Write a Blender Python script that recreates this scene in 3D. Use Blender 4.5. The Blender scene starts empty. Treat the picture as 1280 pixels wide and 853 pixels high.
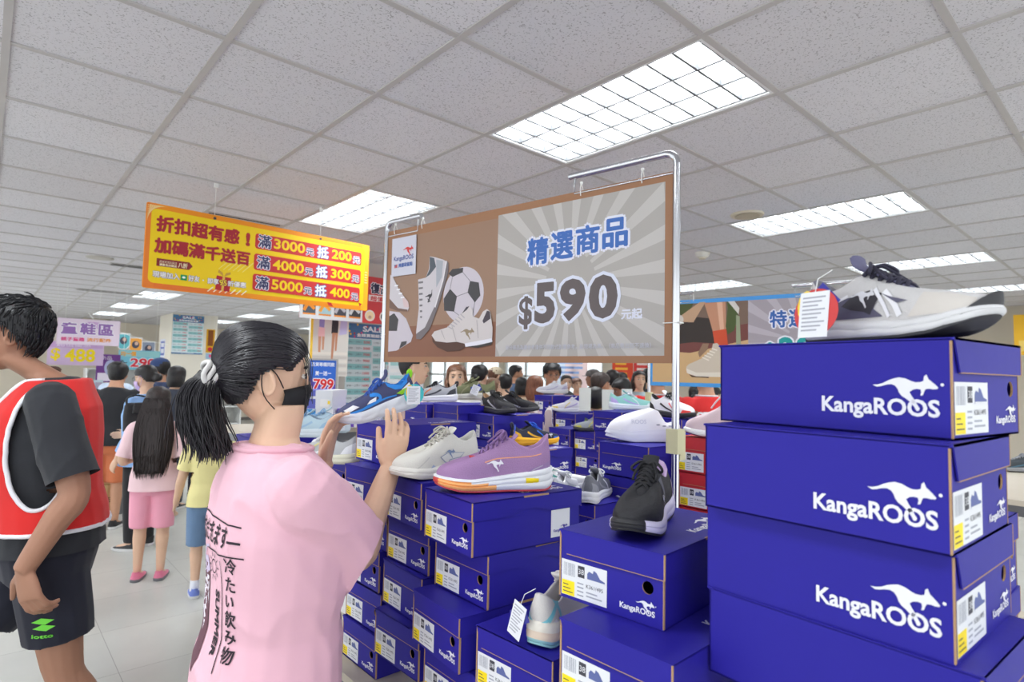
import bpy, bmesh, math, random
import numpy as np
from mathutils import Vector, Matrix, Euler
from mathutils.bvhtree import BVHTree
from mathutils.geometry import tessellate_polygon
from math import pi, sin, cos, radians as R
random.seed(7)
SC = bpy.context.scene
COL = SC.collection

# ------------------------------------------------------------------ camera, world, exposure
EYE = Vector((0.0, 0.0, 1.55))
CAMX = Vector((0.74366031, -0.66821116, 0.02152208))      # camera right
CAMU = Vector((-0.05473412, -0.0287674, 0.99808648))      # camera up
CAMF = Vector((0.66631338, 0.74341529, 0.05796712))       # camera forward
FPX = 736.5
cam = bpy.data.cameras.new('camera')
cam.lens = FPX / 1280 * 36
cam.sensor_width = 36
cam.clip_start = 0.02
cam.clip_end = 200
cam.dof.use_dof = True
cam.dof.focus_distance = 1.55
cam.dof.aperture_fstop = 5.6
camo = bpy.data.objects.new('camera', cam)
COL.objects.link(camo)
camo.matrix_world = Matrix((
    (CAMX.x, CAMU.x, -CAMF.x, EYE.x),
    (CAMX.y, CAMU.y, -CAMF.y, EYE.y),
    (CAMX.z, CAMU.z, -CAMF.z, EYE.z),
    (0, 0, 0, 1)))
SC.camera = camo
wd = bpy.data.worlds.new('world')
SC.world = wd
wd.use_nodes = True
WB = wd.node_tree.nodes['Background']
WB.inputs[0].default_value = (0.93, 0.97, 1.0, 1)
WB.inputs[1].default_value = 1.35
SC.view_settings.view_transform = 'Standard'
SC.view_settings.look = 'None'
SC.view_settings.gamma = 1
SC.view_settings.use_curve_mapping = False
SC.view_settings.exposure = 0.38
LAMP_W = 25.0

def at(px, py, d):
    """point seen at pixel px,py (1280x853 frame) at distance d along the viewing axis"""
    return EYE + (CAMX * ((px - 640) / FPX) - CAMU * ((py - 426.5) / FPX) + CAMF) * d

def at_z(px, py, z):
    r = CAMX * ((px - 640) / FPX) - CAMU * ((py - 426.5) / FPX) + CAMF
    return EYE + r * ((z - EYE.z) / r.z)

# ------------------------------------------------------------------ materials
def lin(c):
    return tuple(((v / 255) / 12.92 if v / 255 <= 0.04045 else ((v / 255 + 0.055) / 1.055) ** 2.4) for v in c)

MATS = {}
def M(name, rgb, rough=0.5, metal=0.0, var=0.0, scale=30.0, bump=0.0, bscale=200.0, emit=0.0, alpha=1.0, trans=0.0, sheen=0.0, coat=0.0):
    if name in MATS:
        return MATS[name]
    m = bpy.data.materials.new(name)
    m.use_nodes = True
    nt = m.node_tree
    b = nt.nodes['Principled BSDF']
    c = lin(rgb)
    b.inputs['Base Color'].default_value = (*c, 1)
    b.inputs['Roughness'].default_value = rough
    b.inputs['Metallic'].default_value = metal
    if sheen:
        b.inputs['Sheen Weight'].default_value = sheen
    if coat:
        b.inputs['Coat Weight'].default_value = coat
    if trans:
        b.inputs['Transmission Weight'].default_value = trans
    if emit:
        b.inputs['Emission Color'].default_value = (*c, 1)
        b.inputs['Emission Strength'].default_value = emit
    if var or bump:
        tc = nt.nodes.new('ShaderNodeTexCoord')
    if var:
        n = nt.nodes.new('ShaderNodeTexNoise')
        n.inputs['Scale'].default_value = scale
        n.inputs['Detail'].default_value = 4
        nt.links.new(tc.outputs['Object'], n.inputs['Vector'])
        mx = nt.nodes.new('ShaderNodeMix')
        mx.data_type = 'RGBA'
        mx.inputs[6].default_value = (*[max(0, v * (1 - var)) for v in c], 1)
        mx.inputs[7].default_value = (*[min(1, v * (1 + var)) for v in c], 1)
        nt.links.new(n.outputs['Fac'], mx.inputs[0])
        nt.links.new(mx.outputs[2], b.inputs['Base Color'])
    if bump:
        n2 = nt.nodes.new('ShaderNodeTexNoise')
        n2.inputs['Scale'].default_value = bscale
        n2.inputs['Detail'].default_value = 3
        nt.links.new(tc.outputs['Object'], n2.inputs['Vector'])
        bp = nt.nodes.new('ShaderNodeBump')
        bp.inputs['Strength'].default_value = bump
        bp.inputs['Distance'].default_value = 0.004
        nt.links.new(n2.outputs['Fac'], bp.inputs['Height'])
        nt.links.new(bp.outputs['Normal'], b.inputs['Normal'])
    MATS[name] = m
    return m

def G(rgb, rough=0.5, **k):
    """plain coloured material found by its colour"""
    return M('paint_%02x%02x%02x_%d%s' % (*rgb, int(rough * 100), ''.join(sorted(k))), rgb, rough, **k)

# ------------------------------------------------------------------ objects
def tag(o, label=None, cat=None, group=None, kind=None):
    if label: o['label'] = label
    if cat: o['category'] = cat
    if group: o['group'] = group
    if kind: o['kind'] = kind
    return o

def thing(name, label, cat, loc=(0, 0, 0), rz=0.0, group=None, rot=None, scale=None):
    o = bpy.data.objects.new(name, None)
    o.empty_display_size = 0.1
    COL.objects.link(o)
    o.location = loc
    o.rotation_euler = rot if rot is not None else (0, 0, rz)
    if scale: o.scale = scale
    return tag(o, label, cat, group)

def copy_tree(o, parent=None):
    c = o.copy()
    COL.objects.link(c)
    if parent: c.parent = parent
    for ch in o.children:
        copy_tree(ch, c)
    return c

def copy_thing(o, label, loc, rz=None, rot=None, scale=None, group=None):
    c = copy_tree(o)
    c.location = loc
    if rz is not None: c.rotation_euler = (0, 0, rz)
    if rot is not None: c.rotation_euler = rot
    if scale: c.scale = scale
    c['label'] = label
    if group: c['group'] = group
    return c

class MB:
    """collects shapes and links them as ONE mesh object"""
    def __init__(self):
        self.v = []; self.f = []; self.m = []
    def add(self, vs, fs, mi=0, mat=None):
        o = len(self.v)
        if mat is not None:
            vs = [mat @ Vector(p) for p in vs]
        self.v += [tuple(p) for p in vs]
        self.f += [tuple(i + o for i in f) for f in fs]
        self.m += [mi] * len(fs) if isinstance(mi, int) else list(mi)
        return self
    def box(self, x0, x1, y0, y1, z0, z1, mi=0, mat=None):
        vs = [(x, y, z) for x in (x0, x1) for y in (y0, y1) for z in (z0, z1)]
        fs = [(0, 1, 3, 2), (4, 6, 7, 5), (0, 4, 5, 1), (2, 3, 7, 6), (0, 2, 6, 4), (1, 5, 7, 3)]
        return self.add(vs, fs, mi, mat)
    def prism(self, pts, h0, h1, mi=0, mat=None, axis='z'):
        """extruded 2D outline, triangulated ends"""
        n = len(pts)
        def P3(p, h):
            return {'z': (p[0], p[1], h), 'y': (p[0], h, p[1]), 'x': (h, p[0], p[1])}[axis]
        vs = [P3(p, h0) for p in pts] + [P3(p, h1) for p in pts]
        tr = tessellate_polygon([[Vector((p[0], p[1], 0)) for p in pts]])
        fs = [tuple(t) for t in tr] + [tuple(i + n for i in reversed(t)) for t in tr]
        fs += [(i, (i + 1) % n, (i + 1) % n + n, i + n) for i in range(n)]
        return self.add(vs, fs, mi, mat)
    def loft(self, rings, mi=0, closed=True, cap0=True, cap1=True, mat=None):
        n = len(rings[0]); vs = [p for r in rings for p in r]; fs = []; ms = []
        for k in range(len(rings) - 1):
            for i in range(n if closed else n - 1):
                j = (i + 1) % n
                fs.append((k * n + i, k * n + j, (k + 1) * n + j, (k + 1) * n + i))
                ms.append(mi if isinstance(mi, int) else mi(k, i))
        base = mi if isinstance(mi, int) else 0
        if closed and cap0:
            fs.append(tuple(reversed(range(n)))); ms.append(base if isinstance(mi, int) else mi(0, 0))
        if closed and cap1:
            fs.append(tuple((len(rings) - 1) * n + i for i in range(n))); ms.append(base if isinstance(mi, int) else mi(len(rings) - 2, 0))
        return self.add(vs, fs, ms, mat)
    def tube(self, pts, rad, n=8, mi=0, mat=None, flat=1.0):
        """round tube along a polyline; rad a number or one per point"""
        P = [Vector(p) for p in pts]
        rr = [rad] * len(P) if isinstance(rad, (int, float)) else rad
        t0 = (P[1] - P[0]).normalized()
        up = Vector((0, 0, 1)) if abs(t0.z) < 0.9 else Vector((1, 0, 0))
        u = t0.cross(up).normalized()
        rings = []
        for i, p in enumerate(P):
            t = (P[min(i + 1, len(P) - 1)] - P[max(i - 1, 0)]).normalized()
            u = (u - t * u.dot(t)).normalized()
            w = t.cross(u)
            rings.append([p + (u * cos(2 * pi * k / n) + w * sin(2 * pi * k / n) * flat) * rr[i] for k in range(n)])
        return self.loft(rings, mi, mat=mat)
    def ball(self, c, r, mi=0, nu=16, nv=10, mat=None):
        c = Vector(c); r = (r, r, r) if isinstance(r, (int, float)) else r
        rings = []
        for k in range(nv + 1):
            a = -pi / 2 + pi * (0.02 + 0.96 * k / nv)
            rings.append([c + Vector((cos(a) * cos(2 * pi * i / nu) * r[0], cos(a) * sin(2 * pi * i / nu) * r[1], sin(a) * r[2])) for i in range(nu)])
        return self.loft(rings, mi, mat=mat)
    def disc(self, c, r, z0, z1, n=24, mi=0, mat=None):
        pts = [(c[0] + r * cos(2 * pi * i / n), c[1] + r * sin(2 * pi * i / n)) for i in range(n)]
        return self.prism(pts, z0, z1, mi, mat)
    def mesh(self, name, mats, smooth=False, angle=None):
        me = bpy.data.meshes.new(name)
        me.from_pydata(self.v, [], self.f)
        for m in (mats if isinstance(mats, (list, tuple)) else [mats]):
            me.materials.append(m)
        me.polygons.foreach_set('material_index', self.m)
        bm = bmesh.new(); bm.from_mesh(me)
        bmesh.ops.recalc_face_normals(bm, faces=bm.faces)
        bm.to_mesh(me); bm.free()
        if smooth:
            me.polygons.foreach_set('use_smooth', [True] * len(me.polygons))
            if angle: me.set_sharp_from_angle(angle=R(angle))
        me.update()
        return me
    def build(self, name, mats, parent=None, smooth=False, angle=None, **tags):
        o = bpy.data.objects.new(name, self.mesh(name, mats, smooth, angle))
        COL.objects.link(o)
        if parent: o.parent = parent
        if tags: tag(o, **tags)
        return o

def spline(pts, n=8):
    """Catmull-Rom through points, n steps a span"""
    P = [Vector(p) for p in pts]; out = []
    for i in range(len(P) - 1):
        a = P[max(i - 1, 0)]; b = P[i]; c = P[i + 1]; d = P[min(i + 2, len(P) - 1)]
        for k in range(n):
            t = k / n
            out.append(0.5 * ((2 * b) + (c - a) * t + (2 * a - 5 * b + 4 * c - d) * t * t + (3 * b - a - 3 * c + d) * t ** 3))
    out.append(P[-1])
    return out

def interp(x, xs, ys):
    return float(np.interp(x, xs, ys))

# ------------------------------------------------------------------ lettering
TXT = {}
def glyphs(s, off=0.0):
    """flat triangles of a line of writing, 1 unit high font, x from 0"""
    key = (s, off)
    if key in TXT: return TXT[key]
    cu = bpy.data.curves.new('lettering', 'FONT')
    cu.body = s; cu.size = 1; cu.offset = off; cu.resolution_u = 3
    o = bpy.data.objects.new('lettering', cu)
    COL.objects.link(o)
    dg = bpy.context.evaluated_depsgraph_get()
    me = bpy.data.meshes.new_from_object(o.evaluated_get(dg))
    vs = [(v.co.x, v.co.y) for v in me.vertices]; fs = [tuple(p.vertices) for p in me.polygons]
    bpy.data.objects.remove(o); bpy.data.curves.remove(cu); bpy.data.meshes.remove(me)
    TXT[key] = (vs, fs)
    return TXT[key]

def write(mb, s, x, y, w=None, h=None, mi=0, mat=None, off=0.0, fat=0.0, z=0.0, shear=0.0, align='l'):
    """writing in the local xy plane of mat: lower left at x,y, stretched to width w / cap height h; fat thickens strokes by copies"""
    vs, fs = glyphs(s, off)
    if not vs: return
    xs = [v[0] for v in vs]; ys = [v[1] for v in vs]
    x0, x1, y0, y1 = min(xs), max(xs), min(ys), max(ys)
    sy = (h / (y1 - y0)) if h else None
    sx = (w / (x1 - x0)) if w else sy
    if sy is None: sy = sx
    W_ = (x1 - x0) * sx
    if align == 'c': x -= W_ / 2
    if align == 'r': x -= W_
    offs = [(0, 0)] if not fat else [(fat * cos(2 * pi * k / 8), fat * sin(2 * pi * k / 8)) for k in range(8)] + [(0, 0)]
    for k, (ox, oy) in enumerate(offs):
        mb.add([(x + (v[0] - x0) * sx + ox + shear * (v[1] - y0) * sy, y + (v[1] - y0) * sy + oy, z + k * 1e-5) for v in vs], fs, mi, mat)
    return W_

def refine(vs, fs, maxlen):
    """split triangles until no edge is longer than maxlen (2D)"""
    vs = [tuple(v) for v in vs]; tris = []
    for f in fs:
        for k in range(1, len(f) - 1): tris.append((f[0], f[k], f[k + 1]))
    out = []; mid = {}
    def L2(a, b): return (vs[a][0] - vs[b][0]) ** 2 + (vs[a][1] - vs[b][1]) ** 2
    def MID(a, b):
        k = (min(a, b), max(a, b))
        if k not in mid:
            mid[k] = len(vs); vs.append(((vs[a][0] + vs[b][0]) / 2, (vs[a][1] + vs[b][1]) / 2))
        return mid[k]
    st = tris
    while st:
        a, b, c = st.pop()
        e = [(L2(a, b), a, b, c), (L2(b, c), b, c, a), (L2(c, a), c, a, b)]
        l, p, q, r = max(e)
        if l > maxlen ** 2:
            m = MID(p, q); st += [(p, m, r), (m, q, r)]
        else: out.append((a, b, c))
    return vs, out

def poly2(pts):
    return [tuple(p) for p in pts], [tuple(t) for t in tessellate_polygon([[Vector((p[0], p[1], 0)) for p in pts]])]

def drape(mb, vs, fs, frame, direction, bvh, off=0.001, mi=0, maxlen=0.01):
    """lay flat 2D triangles on a curved surface: frame maps 2D to 3D in front of it, rays go along direction"""
    vs, fs = refine(vs, fs, maxlen)
    out = []
    for p in vs:
        q = frame @ Vector((p[0], p[1], 0))
        hit, nrm, _, _ = bvh.ray_cast(q, direction)
        if hit is None: out.append(None)
        else:
            if nrm.dot(direction) > 0: nrm = -nrm
            out.append(hit + nrm * off)
    idx = {}; nv = []; nf = []
    for f in fs:
        if any(out[i] is None for i in f): continue
        if max((out[f[a]] - out[f[b]]).length for a, b in ((0, 1), (1, 2), (2, 0))) > maxlen * 6: continue
        g = []
        for i in f:
            if i not in idx:
                idx[i] = len(nv); nv.append(out[i])
            g.append(idx[i])
        nf.append(tuple(g))
    mb.add(nv, nf, mi)

ROO = [(0, .56), (.08, .565), (.17, .60), (.25, .66), (.33, .70), (.42, .73), (.52, .71), (.60, .66), (.67, .63), (.74, .635), (.79, .66), (.80, .76), (.835, .80), (.865, .70), (.90, .66), (.95, .60),
       (1.0, .53), (.99, .50), (.93, .49), (.87, .50), (.82, .49), (.80, .44), (.78, .36), (.74, .35), (.755, .42), (.745, .48), (.69, .49), (.63, .47), (.58, .42), (.61, .34), (.66, .24), (.70, .14), (.73, .08), (.72, .03),
       (.68, .02), (.65, .10), (.60, .19), (.53, .27), (.46, .33), (.42, .40), (.40, .48), (.36, .55), (.30, .58), (.22, .565), (.14, .53), (.07, .515)]
def roo(x, y, w, h=None):
    h = h or w * 0.85
    return poly2([(x + p[0] * w, y + (p[1]) * h) for p in ROO])
# ------------------------------------------------------------------ the room
ROOF = 2.75
EAST, NORTH = 11.9, 19.0
FX0, FY0, PITCH = 1.80, 1.05, 2.4           # recessed lights sit on a 2.4 m grid of the 60 cm ceiling
NI, NJ = range(-1, 5), range(-1, 8)
def cell_is_light(ix, iy):                   # ix, iy count 60 cm cells from x=0, y=FY0
    return (ix - 3) % 4 == 0 and iy % 4 in (0, 1) and (ix - 3) // 4 in NI and iy // 4 in NJ

def ceiling_material():
    m = bpy.data.materials.new('mineral_fibre_tile'); m.use_nodes = True
    nt = m.node_tree; b = nt.nodes['Principled BSDF']; L = nt.links.new
    b.inputs['Roughness'].default_value = 0.9
    tc = nt.nodes.new('ShaderNodeTexCoord')
    n = nt.nodes.new('ShaderNodeTexNoise'); n.inputs['Scale'].default_value = 150; n.inputs['Detail'].default_value = 2
    L(tc.outputs['Object'], n.inputs['Vector'])
    rp = nt.nodes.new('ShaderNodeValToRGB')
    rp.color_ramp.elements[0].position = 0.33; rp.color_ramp.elements[0].color = (*lin((172, 170, 172)), 1)
    rp.color_ramp.elements[1].position = 0.42; rp.color_ramp.elements[1].color = (*lin((222, 220, 224)), 1)
    L(n.outputs['Fac'], rp.inputs[0])
    # every tile has aged a little differently
    sc = nt.nodes.new('ShaderNodeVectorMath'); sc.operation = 'MULTIPLY_ADD'
    sc.inputs[1].default_value = (1 / 0.6, 1 / 0.6, 0); sc.inputs[2].default_value = (0, -FY0 / 0.6, 0)
    fl = nt.nodes.new('ShaderNodeVectorMath'); fl.operation = 'FLOOR'
    wn = nt.nodes.new('ShaderNodeTexWhiteNoise'); wn.noise_dimensions = '2D'
    L(tc.outputs['Object'], sc.inputs[0]); L(sc.outputs[0], fl.inputs[0]); L(fl.outputs[0], wn.inputs['Vector'])
    mp = nt.nodes.new('ShaderNodeMapRange'); mp.inputs[3].default_value = 0.90; mp.inputs[4].default_value = 1.0
    L(wn.outputs['Value'], mp.inputs[0])
    mx = nt.nodes.new('ShaderNodeMix'); mx.data_type = 'RGBA'; mx.blend_type = 'MULTIPLY'; mx.inputs[0].default_value = 1
    L(rp.outputs[0], mx.inputs[6]); L(mp.outputs[0], mx.inputs[7])
    L(mx.outputs[2], b.inputs['Base Color'])
    return m

def floor_material():
    m = bpy.data.materials.new('vinyl_floor_tile'); m.use_nodes = True
    nt = m.node_tree; b = nt.nodes['Principled BSDF']; L = nt.links.new
    b.inputs['Roughness'].default_value = 0.32
    tc = nt.nodes.new('ShaderNodeTexCoord')
    br = nt.nodes.new('ShaderNodeTexBrick')
    br.offset = 0; br.inputs['Scale'].default_value = 1
    br.inputs['Brick Width'].default_value = 0.6; br.inputs['Row Height'].default_value = 0.6
    br.inputs['Mortar Size'].default_value = 0.0018
    br.inputs['Color1'].default_value = (*lin((190, 190, 184)), 1)
    br.inputs['Color2'].default_value = (*lin((184, 184, 179)), 1)
    br.inputs['Mortar'].default_value = (*lin((140, 138, 134)), 1)
    L(tc.outputs['Object'], br.inputs['Vector'])
    n = nt.nodes.new('ShaderNodeTexNoise'); n.inputs['Scale'].default_value = 3; n.inputs['Detail'].default_value = 6
    L(tc.outputs['Object'], n.inputs['Vector'])
    mp = nt.nodes.new('ShaderNodeMapRange'); mp.inputs[3].default_value = 0.86; mp.inputs[4].default_value = 1.08
    L(n.outputs['Fac'], mp.inputs[0])
    mx = nt.nodes.new('ShaderNodeMix'); mx.data_type = 'RGBA'; mx.blend_type = 'MULTIPLY'; mx.inputs[0].default_value = 1
    L(br.outputs['Color'], mx.inputs[6]); L(mp.outputs[0], mx.inputs[7]); L(mx.outputs[2], b.inputs['Base Color'])
    return m

WALLP = M('cream_wall_paint', (224, 214, 196), 0.85, var=0.04, scale=2)
WHITE = M('white_enamel', (235, 236, 236), 0.4)
GRIDM = M('ceiling_grid_enamel', (188, 184, 182), 0.55, var=0.10, scale=5)

b = MB(); b.box(-3.0, EAST + .1, -3.6, NORTH + .1, -0.1, 0.0)
b.build('floor', floor_material(), kind='structure')

b = MB()
IX = range(-5, 20); IY = range(-8, 30)
for ix in IX:
    for iy in IY:
        if cell_is_light(ix, iy): continue
        x = ix * .6; y = FY0 + iy * .6
        if x > EAST or y > NORTH: continue
        b.add([(x, y, ROOF), (x + .6, y, ROOF), (x + .6, y + .6, ROOF), (x, y + .6, ROOF)], [(0, 1, 2, 3)])
b.build('ceiling', ceiling_material(), kind='structure')
b = MB(); b.box(-3.0, EAST + .1, -3.75, NORTH + .1, ROOF + .2, ROOF + .3)
b.build('ceiling_slab', M('bare_slab', (120, 120, 120), 0.9), kind='structure')
b = MB()
def runs(ok, lo, hi):
    s = None
    for k in range(lo, hi + 1):
        if k < hi and ok(k):
            if s is None: s = k
        elif s is not None:
            yield s, k
            s = None
for ix in range(-5, 21):
    x = ix * .6
    if x <= EAST: b.box(x - .0125, x + .0125, FY0 - 4.8, NORTH, ROOF - .007, ROOF + .012)
for iy in range(-8, 31):
    y = FY0 + iy * .6
    if y > NORTH: continue
    for s, e in runs(lambda k: not (cell_is_light(k, iy) and cell_is_light(k, iy - 1)), -5, 20):
        b.box(s * .6, min(e * .6, EAST), y - .0125, y + .0125, ROOF - .006, ROOF + .012)
b.build('trim_1', GRIDM, kind='structure')

# outer walls with the shop windows in the far one
def wall_with_openings(name, mat, make, u0, u1, z1, holes):
    b = MB(); us = sorted({u0, u1, *[h[0] for h in holes], *[h[1] for h in holes]})
    for a, c in zip(us, us[1:]):
        hs = [h for h in holes if h[0] <= a and h[1] >= c]
        segs = [(0, z1)] if not hs else [(0, hs[0][2]), (hs[0][3], z1)]
        for z0, z2 in segs:
            if z2 > z0: make(b, a, c, z0, z2)
    return b.build(name, mat, kind='structure')
WIN = [(9.75, 11.55, .5, 2.25), (11.8, 13.6, .5, 2.25), (13.85, 15.65, .5, 2.25), (15.9, 17.7, .5, 2.25)]
wall_with_openings('wall_east', WALLP, lambda b, a, c, z0, z2: b.box(EAST, EAST + .15, a, c, z0, z2), -3.6, NORTH, ROOF + .2, WIN)
b = MB(); b.box(-3.0, EAST + .15, NORTH, NORTH + .15, 0, ROOF + .2); b.build('wall_north', WALLP, kind='structure')
GLASS = M('window_glass', (240, 248, 250), 0.02, trans=1.0)
for k, (y0, y1, z0, z1) in enumerate(WIN):
    b = MB()
    for a in (y0, (y0 + y1) / 2 - .03, y1 - .06): b.box(EAST + .03, EAST + .10, a, a + .06, z0, z1)
    for a in (z0, z0 + 1.0, z1 - .06): b.box(EAST + .03, EAST + .10, y0, y1, a, a + .06)
    w = b.build('window_%d' % (k + 1), WHITE, kind='structure')
    b = MB(); b.box(EAST + .06, EAST + .066, y0, y1, z0, z1); b.build('pane', GLASS, w)
b = MB(); b.box(EAST - .012, EAST, -3.6, NORTH, 0, .09); b.build('baseboard_east', M('grey_vinyl_base', (120, 116, 112), .6), kind='structure')
b = MB(); b.box(-3.0, EAST, NORTH - .012, NORTH, 0, .09); b.build('baseboard_north', M('grey_vinyl_base', (120, 116, 112), .6), kind='structure')
# street outside the windows
b = MB(); b.box(EAST + .15, 40, -10, 40, -.2, -.1); b.build('street', M('street_asphalt', (150, 150, 150), .9), kind='structure')

# columns
COLM = M('column_paint', (226, 220, 206), 0.7, var=0.03, scale=2)
b = MB(); b.box(3.03, 3.95, 14.5, 15.7, 0, ROOF); b.build('column_1', COLM, kind='structure')
c2 = at(424, 450, 6.2)
b = MB(); b.box(c2.x, c2.x + .85, c2.y, c2.y + .8, 0, ROOF); b.build('column_2', M('pillar_paint', (200, 196, 190), .7, var=.03, scale=2), kind='structure')

# recessed lights
def make_fixture():
    t = thing('recessed_light', 'x', 'ceiling light', group='recessed fluorescent ceiling lights')
    W_, L_ = .60, 1.20
    b = MB()
    for x in (0.006, W_ - .026): b.box(x, x + .02, .006, L_ - .006, -.004, .0)
    for y in (.006, L_ - .026): b.box(.026, W_ - .026, y, y + .02, -.004, .0)
    b.build('frame', WHITE, t)
    b = MB()
    b.box(.01, .016, .01, L_ - .01, 0, .09); b.box(W_ - .016, W_ - .01, .01, L_ - .01, 0, .09)
    b.box(.01, W_ - .01, .01, .016, 0, .09); b.box(.01, W_ - .01, L_ - .016, L_ - .01, 0, .09)
    b.box(.01, W_ - .01, .01, L_ - .01, .09, .096)
    b.build('housing', WHITE, t)
    b = MB(); LV = M('louver_aluminium', (112, 114, 117), 0.4)
    for x in (.028, .206, .384, .562): b.prism([(x, .002), (x + .010, .002), (x + .006, .042), (x + .004, .042)], .028, L_ - .028, axis='y')
    for k in range(11):
        y = .028 + k * (L_ - .066) / 10
        b.prism([(y, .004), (y + .010, .004), (y + .006, .036), (y + .004, .036)], .03, W_ - .03, axis='x')
    b.build('louver', LV, t)
    TB = M('lit_tube', (244, 250, 255), 0.3, emit=4.0)
    for x in (.122, .30, .478):
        b = MB(); b.tube([(x, .05, .062), (x, L_ - .05, .062)], .012, n=8); b.build('tube', TB, t, smooth=True, angle=40)
    la = bpy.data.lights.new('lamp_glow', 'AREA'); la.shape = 'RECTANGLE'; la.size = .55; la.size_y = 1.12
    la.energy = LAMP_W; la.color = (0.95, 0.985, 1.0)
    lo = bpy.data.objects.new('lamp_glow', la); COL.objects.link(lo); lo.parent = t; lo.location = (W_ / 2, L_ / 2, .085)
    return t
fx0 = make_fixture(); first = True
NAMED = {(0, 0): 'large louvred ceiling light above the brown price banner', (0, 1): 'lit ceiling light between the yellow sign and the brown banner',
         (1, 0): 'long ceiling light in front of the round ceiling speaker', (2, 0): 'ceiling light above the toe of the grey running shoe on the top box',
         (2, 1): 'ceiling light over the blue framed banner with the leg photo'}
for i in NI:
    for j in NJ:
        x, y = FX0 + i * PITCH, FY0 + j * PITCH
        if x + .6 > EAST or y + 1.2 > NORTH: continue
        lab = NAMED.get((i, j), 'white recessed ceiling light farther off in the store ceiling')
        if first: o = fx0; first = False
        else: o = copy_tree(fx0)
        o.location = (x, y, ROOF); o['label'] = lab

# small ceiling fittings
def ceiling_disc(name, label, cat, px, py, r, hgt, mat):
    p = at_z(px, py, ROOF)
    t = thing(name, label, cat, (p.x, p.y, ROOF))
    b = MB(); rings = []
    for rr, zz in ((r, 0), (r, -.006), (r * .96, -.012), (r * .8, -hgt * .8), (r * .5, -hgt)):
        rings.append([(rr * cos(2 * pi * i / 24), rr * sin(2 * pi * i / 24), zz) for i in range(24)])
    b.loft(rings); b.build('cover', mat, t, smooth=True, angle=40)
    return t
CREAM = M('aged_plastic', (214, 204, 182), .5)
t = ceiling_disc('ceiling_speaker', 'round beige ceiling speaker beside the long ceiling light', 'speaker', 934, 268, .115, .015, CREAM)
b = MB(); b.disc((0, 0), .085, -.019, -.0155); b.build('grille', M('beige_grille', (186, 174, 150), .6), t)
t = ceiling_disc('smoke_detector', 'small white smoke detector on the ceiling right of the brown banner', 'smoke detector', 878, 316, .07, .05, M('detector_white', (226, 222, 212), .5))
b = MB(); b.disc((0, 0), .03, -.062, -.048); b.build('sensor', CREAM, t)
t = ceiling_disc('ceiling_speaker', 'round ceiling speaker left of the yellow sign', 'speaker', 125, 322, .13, .02, M('grey_speaker', (190, 186, 178), .6))
def vent(label, px, py, w, l):
    p = at_z(px, py, ROOF)
    t = thing('ceiling_vent', label, 'air vent', (p.x, p.y, ROOF), group='slot vents in the ceiling')
    b = MB(); b.box(-w / 2, w / 2, -l / 2, l / 2, -.006, -.001); b.build('frame', GRIDM, t)
    for k in range(3):
        b = MB(); y = -l / 2 + .03 + k * (l - .06) / 2
        b.box(-w / 2 + .02, w / 2 - .02, y - .012, y + .012, -.008, -.0055); b.build('slot', M('dark_slot', (38, 34, 30), .8), t)
vent('dark slotted air vent in the ceiling behind the yellow sign', 303, 276, .58, .22)
vent('slotted air vent in the ceiling left of the row of lights', 138, 365, .9, .26)
vent('slotted air vent just left of the yellow sign', 168, 333, .5, .2)
# ------------------------------------------------------------------ shoe boxes
BL, BW, BH = .32, .21, .12
BLUE = M('violet_blue_card', (41, 34, 148), 0.50, var=0.05, scale=6, bump=0.05, bscale=30)
BLUE.node_tree.nodes['Principled BSDF'].inputs['Specular IOR Level'].default_value = .22
REDC = M('red_card', (196, 44, 50), 0.45, var=0.05, scale=6)
KRAFT = M('kraft_edge', (176, 140, 104), 0.8)
STICK = [M('sticker_white', (228, 230, 234), .5), M('sticker_ink', (60, 60, 70), .6), M('sticker_yellow', (250, 222, 10), .5), M('sticker_grey', (160, 164, 176), .6), M('sticker_blue', (92, 104, 160), .6)]
INK = M('white_print', (232, 232, 240), .5)
WORD = 'KangaROOS'

def frame_of(origin, xdir, ydir):
    x = Vector(xdir); y = Vector(ydir); z = x.cross(y)
    return Matrix(((x.x, y.x, z.x, origin[0]), (x.y, y.y, z.y, origin[1]), (x.z, y.z, z.z, origin[2]), (0, 0, 0, 1)))

def logo(mb, x, y, w, mi=0, mat=None, z=.0006, roo_w=.55, fat=0):
    """word mark with the leaping animal above its last letters"""
    h = w / 6.6
    write(mb, WORD, x, y, w=w, mi=mi, mat=mat, off=.028, z=z, fat=fat)
    vs, fs = roo(x + w * .47, y + h * .55, w * .52, w * .40)
    mb.add([(p[0], p[1], z) for p in vs], fs, mi, mat)
    mb.add([(x + w * (1.02) + w * .014 * cos(2 * pi * k / 8), y + h * 2.1 + w * .014 * sin(2 * pi * k / 8), z) for k in range(8)], [tuple(range(8))], mi, mat)

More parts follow.
